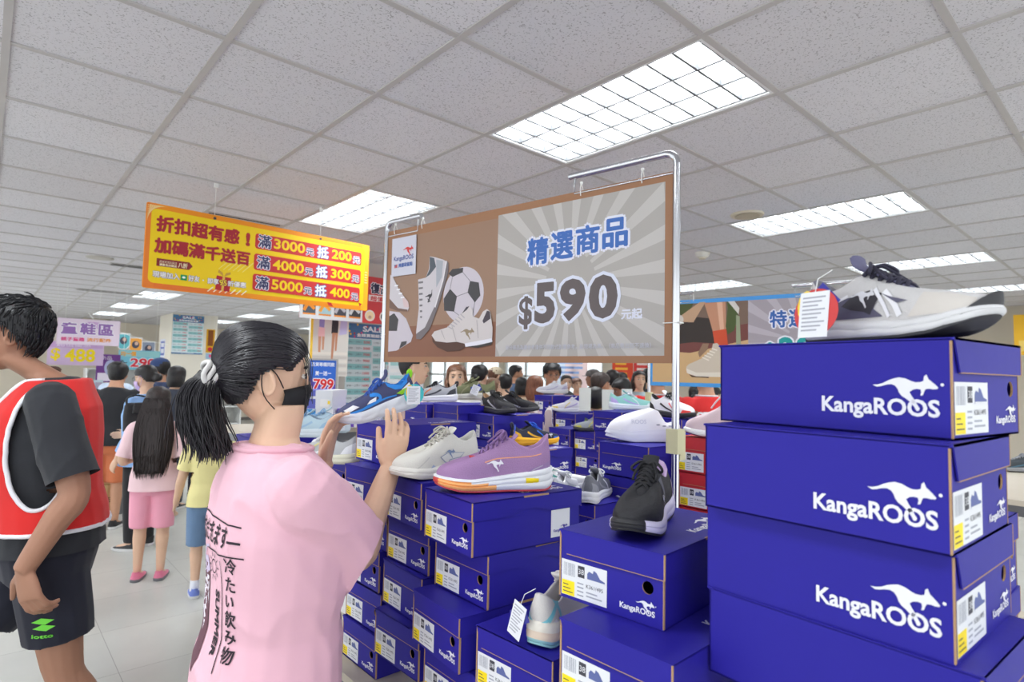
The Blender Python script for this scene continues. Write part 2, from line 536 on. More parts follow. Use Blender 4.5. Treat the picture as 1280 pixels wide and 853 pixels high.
def sticker(mb, x, y, w, h, mat, kind=0):
    def q(a, b_, c, d, mi, z=.0004): mb.add([(x + a * w, y + b_ * h, z), (x + c * w, y + b_ * h, z), (x + c * w, y + d * h, z), (x + a * w, y + d * h, z)], [(0, 1, 2, 3)], mi, mat)
    q(0, 0, 1, 1, 0, .0003)
    rnd = random.Random(3)
    a = .05
    while a < .30:
        wv = rnd.uniform(.006, .02); q(a, .56, a + wv, .92, 3); a += wv + rnd.uniform(.008, .02)
    q(.37, .60, .52, .92, 1)
    write(mb, '38', x + .385 * w, y + .69 * h, w=.12 * w, mi=0, mat=mat, z=.0008)
    q(.01, .01, .30, .42, 2)
    for k in range(3): q(.04, .09 + k * .10, .26 - .05 * k, .115 + k * .10, 1, .0006)
    for k in range(4): q(.36, .08 + k * .11, .50, .12 + k * .11, 3)
    shoe = [(.58, .58), (.96, .58), (.96, .66), (.86, .70), (.78, .86), (.72, .90), (.70, .80), (.62, .84), (.58, .76)]
    vs, fs = poly2([(x + p[0] * w, y + p[1] * h) for p in shoe]); mb.add([(p[0], p[1], .0005) for p in vs], fs, 4 if kind == 0 else 3, mat)
    q(.58, .58, .96, .62, 0, .0008)
    write(mb, 'K361/495', x + .56 * w, y + .36 * h, w=.36 * w, mi=1, mat=mat, z=.0006)
    for k in range(2): q(.56, .12 + k * .1, .90 - .1 * k, .16 + k * .1, 3)

def make_box(label, card, kind='end', sticker_on_front=False, tall_logo=True):
    """kind 'end' : sticker end at -x, hinge side +y with the big word mark; 'plain': only a word mark on the -x end"""
    t = thing('shoe_box', label, 'shoe box', group='stacked shoe boxes')
    hl, hw = BL / 2, BW / 2
    # ---- body, open on top, with finger hole in the sticker end
    b = MB(); T = .0025; zt = BH - .004
    hole = [(-.0765 + .0105 * cos(2 * pi * k / 16), .060 + .0105 * sin(2 * pi * k / 16)) for k in range(16)]
    for xx in (-hl, -hl + T):
        o = [(-hw, 0), (hw, 0), (hw, zt), (-hw, zt)]
        pts = o + hole
        if kind == 'end':
            tr = tessellate_polygon([[Vector((*p, 0)) for p in o], [Vector((*p, 0)) for p in hole]])
            b.add([(xx, p[0], p[1]) for p in pts], [tuple(f) for f in tr], 0)
        else: b.add([(xx, p[0], p[1]) for p in o], [(0, 1, 2, 3)], 0)
    if kind == 'end':
        b.add([(-hl, *p) for p in hole] + [(-hl + T, *p) for p in hole], [(i, (i + 1) % 16, (i + 1) % 16 + 16, i + 16) for i in range(16)], 1)
    b.box(hl - T, hl, -hw, hw, 0, zt); b.box(-hl, hl, -hw, -hw + T, 0, zt); b.box(-hl, hl, hw - T, hw, 0, BH - .0015); b.box(-hl, hl, -hw, hw, 0, T)
    b.box(-hl - .0004, -hl + .004, -hw - .0004, -hw + .0012, .002, zt, 1)      # raw card at the front corner
    b.box(-hl - .0006, -hl + .0012, hw - .003, hw + .0006, .002, zt, 1)
    b.build('body', [card, KRAFT], t)
    # ---- hinged lid: top, front skirt with thumb notch, two end skirts
    b = MB(); e = .0035; zl = .041
    b.box(-hl - e, hl + e, -hw - e, hw, BH - .003, BH)
    notch = [(-hl - e, BH), (-hl - e, BH - zl)]
    for k in range(13):
        a = k / 12; notch.append((-.060 + .045 * a, BH - zl + .012 * (3 * a * a - 2 * a ** 3)))
    for k in range(13):
        a = k / 12; notch.append((.015 + .045 * a, BH - zl + .012 * (1 - (3 * a * a - 2 * a ** 3))))
    notch += [(hl + e, BH - zl), (hl + e, BH)]
    b.prism(notch, -hw - e, -hw - e + .0022, axis='y')
    for sx in (-1, 1):
        x0 = sx * (hl + e); x1 = x0 - sx * .0022
        b.prism([(-hw - e, BH), (-hw - e, BH - zl), (hw - .016, BH - zl), (hw - .004, BH - .006), (hw - .002, BH)], min(x0, x1), max(x0, x1), axis='x')
        b.box(min(x0, x1) - .0003, max(x0, x1) + .0003, -hw - e, hw - .018, BH - zl - .0009, BH - zl + .0003, 1)
    b.box(-hl - e - .0004, -hl - e + .002, -hw - e - .0004, -hw - e + .002, BH - zl, BH - .001, 1)
    b.box(-.02, .055, -hw - e - .0003, -hw - e + .003, BH - .0035, BH + .0003, 1)
    b.build('lid', [card, KRAFT], t)
    # ---- prints: the end panel reads with +y at its left
    E_ = frame_of((-hl - .0004, 0, 0), (0, -1, 0), (0, 0, 1))
    if kind == 'end':
        b = MB(); sticker(b, -.100, .006, .098, .062, E_, 0); b.build('sticker', STICK, t)
        b = MB(); logo(b, .024, .013, .066, mat=E_); b.build('end_logo', INK, t)
        H_ = frame_of((0, hw + .0004, 0), (-1, 0, 0), (0, 0, 1))
        b = MB(); logo(b, .006, .019, .142, mat=H_); b.build('side_logo', INK, t)
    else:
        b = MB(); logo(b, -.085, .018, .080, mat=E_); b.build('end_logo', INK, t)
        F_ = frame_of((0, -hw - .0004, 0), (1, 0, 0), (0, 0, 1))
        b = MB(); logo(b, .030, .014, .105, mat=F_); b.build('side_logo', INK, t)
    if sticker_on_front:
        F_ = frame_of((0, -hw - .0006, 0), (1, 0, 0), (0, 0, 1))
        b = MB(); b.add([F_ @ Vector(p) for p in ((.066, .012, .0003), (.126, .012, .0003), (.126, .077, .0003), (.066, .077, .0003))], [(0, 1, 2, 3)], 0)
        logo(b, .074, .022, .046, mi=1, mat=F_)
        b.build('front_sticker', [STICK[0], M('violet_print', (60, 48, 150), .5)], t)
    # ---- word mark printed on the lid
    T_ = frame_of((0, 0, BH), (1, 0, 0), (0, 1, 0))
    b = MB(); logo(b, .0, -.085, .13, mat=T_, roo_w=.5); b.build('lid_logo', INK, t)
    return t

BOXES = {}
def place_box(kind, label, x, y, z, yaw, h=BH, w=BW, l=BL, group='stacked shoe boxes'):
    """first of a kind is built, the others are copies of it and its parts"""
    if kind not in BOXES:
        o = make_box(label, REDC if 'red' in kind else BLUE, 'plain' if 'plain' in kind else 'end', 'front' in kind)
        BOXES[kind] = o
    else: o = copy_tree(BOXES[kind])
    o.location = (x, y, z); o.rotation_euler = (0, 0, R(yaw)); o.scale = (l / BL, w / BW, h / BH)
    o['label'] = label; o['group'] = group
    return o

# -- front pile, stack by stack (x, y, yaw fitted to the room grid)
g1 = 'shoe boxes stacked along the front of the display'
zA = [1.150, 1.029, .908, .787]
place_box('front', 'violet shoe box under the purple running shoe, topmost of its stack', .981, 1.114, 1.150, -4.9, group=g1)
place_box('end', 'violet shoe box directly below the one carrying the purple shoe', 1.020, 1.120, 1.029, -1.5, group=g1)
place_box('end', 'violet box jutting forward, third down below the purple shoe', .960, 1.122, .908, -4.9, group=g1)
place_box('end', 'violet box low in the stack, fourth down below the purple shoe', .985, 1.105, .787, -1.0, group=g1)
place_box('end', 'violet shoe box under the cream running shoe, topmost of its stack', 1.016, 1.375, 1.150, -3.6, group=g1)
place_box('end', 'violet shoe box second down in the stack under the cream shoe', 1.040, 1.385, 1.029, -1.0, group=g1)
place_box('end', 'violet shoe box third down in the stack under the cream shoe', 1.027, 1.380, .908, -2.9, group=g1)
place_box('end', 'violet shoe box fourth down in the stack under the cream shoe', 1.000, 1.367, .787, .9, group=g1)
place_box('end', 'violet shoe box behind the hand of the woman in pink, topmost of its stack', 1.075, 1.660, 1.271, .9, group=g1)
place_box('end', 'violet shoe box behind the forearm of the woman in pink, second in its stack', 1.012, 1.600, 1.150, 4.5, group=g1)
place_box('end', 'violet shoe box behind the elbow of the woman in pink, third in its stack', 1.06, 1.640, 1.029, 1.0, group=g1)
place_box('end', 'violet shoe box right of the pink sleeve, fourth down in its stack', 1.05, 1.655, .908, 0, group=g1)
place_box('end', 'violet shoe box right of the pink shirt, fifth down in its stack', 1.055, 1.650, .787, 1, group=g1)
place_box('end', 'violet shoe box at the lower edge beside the pink shirt hem, lowest of its stack', 1.05, 1.655, .666, 0, group=g1)
place_box('end', 'violet shoe box under the black running shoe, topmost of its stack', .972, .661, 1.152, 4.6, group=g1)
place_box('end', 'violet shoe box second down below the black running shoe', .900, .585, 1.031, 1.0, group=g1)
place_box('end', 'violet shoe box third down below the black running shoe, at the frame edge', .895, .585, .910, 2.0, group=g1)
place_box('end', 'violet shoe box carrying the white and teal shoe, between two stacks', .965, .885, .908, 2.7, group=g1)
place_box('end', 'violet shoe box beneath the one with the white and teal shoe', .985, .885, .787, 1, group=g1)
g2 = 'shoe boxes in the near stack at the right edge'
place_box('end', 'near violet box under the grey running shoe, top of the right stack', .990, .316, 1.484, 82.4, h=.1225, w=.228, group=g2)
place_box('end', 'near violet box second from top in the right stack', .934, .311, 1.361, 87.2, h=.1225, w=.250, l=.305, group=g2)
place_box('end', 'near violet box third from top in the right stack', .950, .315, 1.2385, 86.9, h=.1225, w=.246, l=.310, group=g2)
place_box('end', 'near violet box jutting out at the bottom of the right stack', .943, .300, 1.116, 86.4, h=.1225, w=.240, l=.33, group=g2)
# ------------------------------------------------------------------ printed boards and banners
class Board:
    """flat printed thing; local x to the viewer's right, y up, z towards the viewer"""
    def __init__(self, name, label, cat, origin, udir, group=None, tilt=0.0):
        u = Vector((udir[0], udir[1], 0)).normalized()
        self.root = thing(name, label, cat, origin, group=group)
        m = frame_of(origin, u, (0, 0, 1)) @ Matrix.Rotation(tilt, 4, 'Z')
        self.root.rotation_euler = m.to_euler(); self.lay = 0
        self.b = MB(); self.mats = []
    def mi(self, rgb, rough=.55):
        m = rgb if not isinstance(rgb, tuple) else G(rgb, rough)
        if m not in self.mats: self.mats.append(m)
        return self.mats.index(m)
    def poly(self, pts, rgb, z=None):
        if z is None: self.lay += 1; z = self.lay * 6e-5
        vs, fs = poly2(pts); self.b.add([(p[0], p[1], z) for p in vs], fs, self.mi(rgb)); return self
    def rect(self, x0, y0, x1, y1, rgb, z=None): return self.poly([(x0, y0), (x1, y0), (x1, y1), (x0, y1)], rgb, z)
    def circle(self, x, y, r, rgb, n=24, ry=None, z=None):
        return self.poly([(x + r * cos(2 * pi * k / n), y + (ry or r) * sin(2 * pi * k / n)) for k in range(n)], rgb, z)
    def text(self, s, x, y, rgb, w=None, h=None, off=0, fat=0, shear=0, align='l', outline=None, ofat=0, z=None, rot=0):
        mt = Matrix.Translation((x, y, 0)) @ Matrix.Rotation(rot, 4, 'Z')
        if outline:
            self.lay += 2; write(self.b, s, 0, 0, w, h, self.mi(outline), mt, off=off, fat=ofat, z=self.lay * 6e-5, shear=shear, align=align)
        self.lay += 2
        write(self.b, s, 0, 0, w, h, self.mi(rgb), mt, off=off, fat=fat, z=self.lay * 6e-5, shear=shear, align=align); return self
    def flush(self, name, parent=None):
        o = self.b.build(name, self.mats, parent or self.root)
        self.b = MB(); self.mats = []; return o
    def slab(self, pts, rgb, thick=.006, name='board'):
        b = MB(); b.prism(pts, -thick, 0); return b.build(name, G(rgb, .6), self.root)
    def slab_rect(self, w, h, rgb, thick=.006, name='board', x0=0, y0=0):
        return self.slab([(x0, y0), (x0 + w, y0), (x0 + w, y0 + h), (x0, y0 + h)], rgb, thick, name)

CHROME = M('chrome_tube', (205, 206, 210), .18, metal=1.0)
WIRE = M('white_plastic_tie', (236, 236, 232), .5)

# ---- brown price banner
BO = Vector((1.29427792, 2.26958361, 1.595)); BU = Vector((.15471039, -.98795987, 0))
L_, H_ = 1.315, .572
s = Board('price_banner', 'brown framed price banner with soccer ball photo hanging above the shoe boxes', 'banner', BO, BU)
s.slab_rect(L_, H_, (160, 116, 84), .006)
s.rect(.022, .022, .634, .535, (156, 124, 102)); s.rect(.022, .022, .634, .150, (138, 92, 70))
s.rect(.634, .022, 1.292, .545, (176, 171, 165))
cx, cy = .955, .27
for k in range(22):                                   # sunburst rays
    a0 = 2 * pi * k / 22; a1 = a0 + pi / 26
    P = []
    for a, r in ((a0, .10), (a0, 1), (a1, 1), (a1, .10)):
        dx, dy = cos(a), sin(a)
        t = min((1.292 - cx) / dx if dx > 1e-6 else ((.634 - cx) / dx if dx < -1e-6 else 9), (.545 - cy) / dy if dy > 1e-6 else ((.022 - cy) / dy if dy < -1e-6 else 9))
        q = t if r == 1 else min(r, t); P.append((cx + dx * q, cy + dy * q))
    s.poly(P, (196, 192, 187), z=2.6e-4)
s.lay = 6
s.flush('print')
# photo print
OFFW, DK, GRY = (206, 200, 204), (66, 64, 66), (150, 150, 156)
s.circle(.462, .262, .108, (204, 196, 204), 36)
for p in ([(.3798, .3512), (.4013, .3672), (.4604, .3667), (.4585, .3494), (.4025, .3357)], [(.4979, .3119), (.5437, .302), (.5535, .2516), (.5257, .2273), (.4869, .2685)], [(.3568, .2524), (.3912, .2893), (.4301, .257), (.4167, .1983), (.3615, .2044)]): s.poly(p, DK)
for a, b_ in (((.4301, .257), (.4869, .2685)), ((.4585, .3494), (.4979, .3119)), ((.4025, .3357), (.3912, .2893)), ((.4167, .1983), (.462, .172)), ((.5257, .2273), (.515, .175))):
    d = Vector((a[1] - b_[1], b_[0] - a[0])).normalized() * .0012; s.poly([(a[0] - d.x, a[1] - d.y), (b_[0] - d.x, b_[1] - d.y), (b_[0] + d.x, b_[1] + d.y), (a[0] + d.x, a[1] + d.y)], (120, 116, 122))
s.flush('soccer_ball_print')
s.poly([(.024, .221), (.0928, .2117), (.1352, .1826), (.1807, .1108), (.17, .0845), (.0802, .0489), (.024, .0446)], (204, 196, 204))
s.poly([(.024, .1981), (.0563, .2101), (.0861, .1813), (.0781, .1326), (.024, .1343)], DK)
s.poly([(.0954, .0555), (.1094, .0857), (.1448, .0883), (.1404, .0751)], DK)
s.flush('soccer_ball_print')
s.lay = 40
s.poly([(.024, .38), (.0431, .3666), (.0882, .3042), (.147, .2527), (.1532, .2288), (.1439, .2125), (.0821, .2191), (.024, .2398)], OFFW)
s.poly([(.024, .2748), (.0816, .2304), (.1436, .2202), (.1439, .2125), (.0822, .2177), (.024, .2343)], (120, 92, 80))
s.poly([(.105, .285), (.147, .2527), (.1532, .2288), (.12, .232)], (214, 190, 190))
for k in range(4): s.rect(.055 + .014 * k, .325 - .018 * k, .078 + .014 * k, .331 - .018 * k, (235, 235, 238))
s.poly([(.2708, .4317), (.2973, .4267), (.3505, .4099), (.3808, .3938), (.3798, .3525), (.3349, .2346), (.2836, .134), (.2332, .0931), (.204, .0957), (.2025, .1268), (.2148, .222), (.2044, .3422), (.2507, .3461), (.2683, .3793)], OFFW)
s.poly([(.3661, .405), (.3808, .3938), (.3798, .3525), (.3349, .2346), (.2836, .134), (.2332, .0931), (.204, .0957), (.203, .1168), (.2549, .1415), (.3077, .2233), (.3492, .3297)], (118, 110, 112))
s.poly([(.366, .404), (.372, .401), (.355, .325), (.313, .218), (.3077, .2233), (.3492, .3297)], (226, 222, 224))
s.poly([(.2709, .4297), (.2975, .4221), (.3102, .385), (.274, .3558), (.2507, .3461), (.2731, .3789)], (84, 92, 100))
s.poly([(.31, .415), (.35, .405), (.345, .34), (.315, .30)], (170, 174, 182))
for k in range(7): s.rect(.207 + .003 * k, .325 - .024 * k, .236, .333 - .024 * k, (120, 116, 120))
vs, fs = roo(.265, .235, .06, .05); rm = Matrix.Translation((.29, .27, 0)) @ Matrix.Rotation(-2.0, 4, 'Z') @ Matrix.Translation((-.29, -.27, 60 * 6e-5)); s.b.add([(p[0], p[1], 0) for p in vs], fs, s.mi((60, 58, 62)), rm)
s.lay = 62
s.poly([(.2968, .1078), (.3119, .1234), (.3838, .137), (.4684, .1957), (.5014, .2135), (.5201, .1991), (.5193, .1748), (.5523, .1642), (.5716, .1903), (.5912, .1982), (.6073, .1885), (.6208, .1288), (.6206, .0877), (.5553, .0742), (.4814, .0694), (.4039, .0738), (.3229, .0816)], (210, 202, 200))
s.poly([(.2968, .1078), (.3137, .0848), (.3863, .0771), (.4385, .0794), (.4814, .0714), (.486, .059), (.4569, .0452), (.3876, .0415), (.333, .0592), (.3044, .082)], (84, 54, 42))
s.poly([(.4813, .0725), (.6182, .0889), (.6225, .0759), (.5556, .0652), (.486, .059)], (232, 230, 238))
s.poly([(.486, .059), (.5556, .0652), (.6225, .0759), (.615, .065), (.55, .055)], (60, 54, 54))
s.poly([(.5703, .1545), (.5914, .1923), (.6057, .1886), (.6097, .1617), (.577, .1452)], (70, 62, 70))
s.poly([(.462, .187), (.487, .200), (.5014, .2135), (.485, .212)], (70, 66, 76))
vs, fs = roo(.455, .085, .075, .058); s.lay += 1; s.b.add([(p[0], p[1], s.lay * 6e-5) for p in vs], fs, s.mi((150, 132, 104)))
for k in range(6): s.poly([(.385 + .014 * k, .139 + .009 * k), (.412 + .013 * k, .128 + .008 * k), (.414 + .013 * k, .132 + .008 * k), (.387 + .014 * k, .143 + .009 * k)], (178, 172, 178))
for p in ([(.35, .125), (.372, .09), (.375, .09), (.354, .127)], [(.54, .16), (.55, .09), (.553, .09), (.5435, .16)], [(.41, .14), (.435, .082), (.438, .082), (.413, .142)]): s.poly(p, (176, 168, 168))
s.flush('shoe_print')
# hanging name tag on the banner: held by its own ring, so part of it
b = MB(); b.prism([(.036, .368), (.190, .368), (.188, .533), (.034, .533)], .004, .006); tg = b.build('name_card', G((206, 206, 218), .5), s.root)
s.lay = 110
s.text(WORD, .050, .428, (58, 78, 150), w=.125, h=.026, off=.015); vs, fs = roo(.108, .447, .066, .055); s.b.add([(p[0], p[1], .0072) for p in vs], fs, s.mi((214, 66, 62)))
s.text('美國袋鼠鞋', .082, .404, (86, 110, 170), w=.088, h=.017, fat=.0008); s.rect(.055, .404, .074, .418, (190, 90, 96)); s.rect(.055, .411, .063, .418, (70, 80, 140))
s.flush('card_print', tg)
s.lay = 10
for k, ch in enumerate('精選商品'):
    s.text(ch, .776 + .1015 * k, .345 + .0075 * k, (62, 108, 184), w=.086, h=.090, fat=.0032, outline=(226, 228, 240), ofat=.0115)
s.flush('headline')
s.lay = 10
for ch, x, y, w, h in (('$', .742, .118, .060, .115), ('5', .812, .137, .083, .138), ('9', .918, .140, .098, .138), ('0', 1.032, .143, .102, .138)):
    s.text(ch, x, y, (100, 90, 90), w=w, h=h, off=.035 if ch != '$' else .018, fat=.002 if ch != '$' else .0012, outline=(222, 226, 240), ofat=.0135 if ch != '$' else .0085)
s.text('元起', 1.150, .136, (226, 228, 240), w=.070, h=.031, fat=.0014)
s.flush('price')
s.text('部分商品為圖參考僅供不同款式影響參考，依現場為準。（商品售出恕不退換）', .684, .045, (196, 196, 204), w=.566, h=.017, fat=.0003)
s.flush('fine_print')
for k, (x, y) in enumerate(((.995, .566), (1.217, .566), (.045, .566), (.22, .566))):
    b = MB(); b.tube([(x, y - .012, .004), (x, y + .012, .008), (x, y + .034, .0), (x, y + .012, -.010), (x, y - .012, -.008)], .0018, n=6); b.box(x - .004, x + .004, y + .028, y + .036, -.003, .003); b.build('tie', WIRE, s.root)
b = MB(); b.tube([(1.29, .1182, .006), (1.345, .1182, .012), (1.345, .1182, -.014), (1.29, .1182, -.010)], .0016, n=6); b.build('tie', WIRE, s.root)
b = MB(); b.tube([(.005, .12, .006), (-.02, .12, .010), (-.02, .12, -.014), (.005, .12, -.010)], .0016, n=6); b.build('tie', WIRE, s.root)

def hanger_post(label, base, top_z, arm_dir, arm_len, base_z, clamp_z=None, r=.011):
    t = thing('banner_stand', label, 'banner stand', (base.x, base.y, base_z))
    a = Vector(arm_dir).normalized(); H = top_z - base_z; q = .035
    b = MB(); b.tube([(0, 0, .0), (0, 0, H - q)], r, n=14)
    bend = [Vector((0, 0, H - q)) + a * (q * (1 - cos(x))) + Vector((0, 0, q * sin(x))) for x in [k * pi / 16 for k in range(9)]]
    b.build('pole', CHROME, t, smooth=True, angle=50)
    b = MB(); b.tube(bend + [Vector((0, 0, H)) + a * arm_len], r, n=14); b.build('arm', CHROME, t, smooth=True, angle=50)
    b = MB(); b.tube([Vector((0, 0, H - .062)) + a * .012, Vector((0, 0, H - .062)) + a * (arm_len - .02), Vector((0, 0, H - .01)) + a * (arm_len - .02)], r * .30, n=8); b.build('hanging_rod', CHROME, t, smooth=True, angle=50)
    b = MB(); b.disc((0, 0), .05 if base_z else .17, 0, .014, 32); b.disc((0, 0), .035, .014, .06, 20); b.build('base_plate', M('black_steel', (40, 40, 44), .4, metal=.6), t)
    if clamp_z:
        z = clamp_z - base_z
        b = MB(); b.prism([(-.019, -.019), (.019, -.019), (.019, .019), (-.019, .019)], z - .035, z + .035); b.box(.006, .034, -.012, .012, z - .055, z + .028); b.build('clamp', M('ivory_plastic', (206, 200, 162), .5), t)
    return t
pr = BO + BU * (L_ + .013)
hanger_post('chrome stand holding the right end of the brown banner, behind the black shoe', pr, 1.595 + .628, -BU, .38, .667, clamp_z=1.37)
pl = BO - BU * .010
hanger_post('chrome stand holding the left end of the brown banner', pl, 1.595 + .612, BU, .22, .667, clamp_z=1.30)

# ---- yellow discount sign
YO = Vector((.67677153, 4.0479683, 2.023)); YU = Vector((.99768428, .06801529, 0))
s = Board('discount_sign', 'yellow and red discount sign hung from the ceiling on threads', 'sign', YO, YU)
YL, YH = 1.53, .516
RED, YEL, ORG, NAVY = (206, 48, 44), (250, 214, 0), (246, 150, 20), (44, 46, 96)
b = MB(); r = .02
def rrect(x0, y0, x1, y1, r, n=5):
    P = []
    for cx_, cy_, a in ((x1 - r, y0 + r, -pi / 2), (x1 - r, y1 - r, 0), (x0 + r, y1 - r, pi / 2), (x0 + r, y0 + r, pi)):
        P += [(cx_ + r * cos(a + pi / 2 * k / n), cy_ + r * sin(a + pi / 2 * k / n)) for k in range(n + 1)]
    return P
s.slab(rrect(0, 0, YL, YH, .012), ORG, .005)
s.poly([(0.004, .004), (.06, .004), (.06, .512), (0.004, .512)], (240, 130, 40)); s.poly([(.06, .004), (.5, .004), (.55, .035), (.06, .04)], (238, 120, 40))
s.poly([(1.47, .004), (1.526, .004), (1.526, .512), (1.47, .512)], (250, 180, 30))
s.poly(rrect(.028, .034, 1.490, .484, .03), YEL)
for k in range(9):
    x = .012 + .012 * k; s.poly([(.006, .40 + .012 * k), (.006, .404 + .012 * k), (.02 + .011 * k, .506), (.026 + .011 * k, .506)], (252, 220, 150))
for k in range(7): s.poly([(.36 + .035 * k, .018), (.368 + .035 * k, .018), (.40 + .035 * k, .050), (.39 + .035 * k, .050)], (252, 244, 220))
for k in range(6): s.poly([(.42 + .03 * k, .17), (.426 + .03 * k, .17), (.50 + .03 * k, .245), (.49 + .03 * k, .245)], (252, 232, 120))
s.poly([(1.20, .012), (1.24, .006), (1.22, .034), (1.19, .036)], RED); s.poly([(1.46, .03), (1.48, .05), (1.45, .06)], RED)
for k in range(5):
    for q in range(2): s.circle(1.50 + .012 * q, .22 + .02 * k, .004, (252, 240, 200), 8)
s.flush('print')
s.text('折扣超有感', .060, .352, (176, 34, 48), w=.48, h=.092, fat=.0045); s.text('!', .588, .352, (176, 34, 48), w=.022, h=.085, off=.03, fat=.003)
s.text('加碼滿千送百', .055, .222, (176, 34, 48), w=.560, h=.086, fat=.0045)
s.flush('headline')
s.lay = 10
for (x0, y0, x1, y1), a, c in (((.648, .344, 1.462, .448), '3000', '200'), ((.645, .199, 1.460, .310), '4000', '300'), ((.642, .060, 1.455, .172), '5000', '400')):
    s.poly(rrect(x0, y0, x1, y1, .018), (208, 48, 50)); yb = y0 + .018
    s.text('滿', x0 + .022, yb - .004, NAVY, w=.085, h=.084, fat=.002, outline=(230, 230, 240), ofat=.007)
    s.text(a, x0 + .130, yb + .004, YEL, w=.222, h=.068, off=.008, fat=.002)
    s.text('元', x0 + .364, yb - .002, NAVY, w=.056, h=.048, fat=.001, outline=(230, 230, 240), ofat=.005)
    s.text('抵', x0 + .450, yb - .006, (240, 244, 250), w=.084, h=.082, fat=.003, outline=(60, 96, 160), ofat=.008)
    s.text(c, x0 + .566, yb + .004, YEL, w=.160, h=.066, off=.008, fat=.002)
    s.text('元', x0 + .742, yb - .002, NAVY, w=.056, h=.048, fat=.001, outline=(230, 230, 240), ofat=.005)
s.flush('offer_rows')
s.lay = 10
s.poly([(.069, .139), (.069, .186), (.250, .186), (.270, .163), (.250, .139)], (140, 36, 40)); s.text('超值抵用加碼送', .085, .160, (240, 226, 190), w=.095, h=.016); s.text('優惠再加碼送', .085, .143, (240, 226, 190), w=.095, h=.014, fat=.0005)
s.text('八折', .188, .146, (240, 226, 190), w=.052, h=.030, fat=.001)
s.poly([(.408, .035), (.496, .030), (.504, .122), (.414, .128)], (186, 30, 42)); s.poly([(.445, .032), (.460, .032), (.466, .126), (.451, .126)], (236, 190, 80))
s.poly([(.455, .126), (.42, .15), (.425, .166), (.45, .15)], (210, 160, 60)); s.poly([(.46, .126), (.50, .145), (.498, .16), (.47, .15)], (210, 160, 60))
s.text('現場加入', .053, .070, (244, 240, 236), w=.145, h=.036, fat=.001, outline=(120, 110, 150), ofat=.003)
s.rect(.204, .070, .241, .104, (20, 150, 84)); s.circle(.2225, .088, .010, (240, 250, 240), 12, ry=.007)
s.text('好友', .250, .070, (244, 240, 236), w=.062, h=.036, fat=.001, outline=(120, 110, 150), ofat=.003); s.circle(.335, .085, .005, (244, 240, 236), 8)
s.text('即享', .362, .068, (244, 240, 236), w=.065, h=.036, fat=.001, outline=(120, 110, 150), ofat=.003); s.text('95', .432, .066, (250, 226, 60), w=.046, h=.036, off=.01, outline=(120, 40, 50), ofat=.003); s.text('折優惠', .484, .068, (244, 240, 236), w=.115, h=.034, fat=.001, outline=(120, 110, 150), ofat=.003)
s.flush('small_print')
for x in (.385, 1.118):
    b = MB(); b.disc((x, YH - .022), .009, .0005, .004, 12); b.build('grommet', G((70, 66, 70), .4), s.root)
    b = MB(); b.tube([(x, YH - .022, -.006), (x, ROOF - YO.z - .004, -.003)], .0016, n=6); b.box(x - .012, x + .012, ROOF - YO.z - .03, ROOF - YO.z, -.010, .004); b.build('thread', WIRE, s.root)

# ---- blue framed banner further back
FU = Vector((.1994, -.9799, 0)); FO = Vector((3.484, 1.882, 1.501)) - FU * .65 + FU * .158
s = Board('price_banner', 'blue framed banner with a leg in an orange sock, behind the right stack', 'banner', FO, FU)
FL, FH = 1.30, .57
s.slab_rect(FL, FH, (72, 156, 226), .006)
s.rect(.02, .025, .644, .545, (120, 98, 84)); s.rect(.02, .025, .644, .30, (206, 170, 122)); s.poly([(.02, .24), (.28, .22), (.644, .30), (.644, .40), (.30, .36), (.02, .32)], (118, 66, 60))
s.poly([(.10, .27), (.30, .29), (.44, .28), (.42, .44), (.28, .46), (.04, .44)], (52, 44, 40)); s.poly([(.02, .545), (.30, .545), (.26, .46), (.08, .42), (.02, .48)], (74, 84, 40)); s.poly([(.16, .43), (.34, .55), (.38, .55), (.30, .42)], (196, 160, 128))
s.circle(.20, .44, .035, (208, 200, 190), 14)
s.rect(.644, .025, 1.28, .545, (166, 158, 166))
for k in range(18):
    a0 = 2 * pi * k / 18; a1 = a0 + pi / 22; P = []
    for a, r in ((a0, .10), (a0, 1), (a1, 1), (a1, .10)):
        dx, dy = cos(a), sin(a); cx, cy = .96, .28
        t = min((1.28 - cx) / dx if dx > 1e-6 else ((.644 - cx) / dx if dx < -1e-6 else 9), (.545 - cy) / dy if dy > 1e-6 else ((.025 - cy) / dy if dy < -1e-6 else 9))
        q = t if r == 1 else min(r, t); P.append((cx + dx * q, cy + dy * q))
    s.poly(P, (186, 180, 188), z=8e-4)
s.flush('print'); s.lay = 16; k = -.158
sh = lambda pts: [(p[0] + k, p[1]) for p in pts]
s.poly(sh([(.5291, .5433), (.665, .5433), (.6696, .3656), (.5838, .359), (.5676, .4184)]), (196, 142, 112))
s.poly(sh([(.61, .5433), (.645, .5433), (.655, .37), (.63, .366)]), (222, 178, 150))
s.poly(sh([(.6739, .5433), (.7344, .5008), (.7429, .4473), (.7172, .3598), (.6783, .3341), (.6652, .388), (.6783, .5037)]), (72, 88, 42))
s.poly(sh([(.7301, .4567), (.7514, .4469), (.7597, .2533), (.73, .2448)]), (150, 160, 130)); s.poly(sh([(.68, .545), (.72, .545), (.75, .50), (.745, .46)]), (214, 210, 204))
s.poly(sh([(.5838, .359), (.6696, .37), (.6827, .2452), (.6478, .2267), (.6346, .2536), (.5947, .2821)]), (206, 78, 42))
s.poly(sh([(.50, .19), (.55, .24), (.56, .28), (.52, .28), (.49, .22)]), (146, 116, 92))
s.poly(sh([(.4118, .1277), (.4305, .1463), (.5137, .1832), (.5769, .2372), (.5858, .2777), (.6125, .2818), (.639, .2546), (.70, .235), (.72, .16), (.725, .07), (.5683, .0752), (.4773, .0736), (.4167, .0956)]), (206, 194, 176))
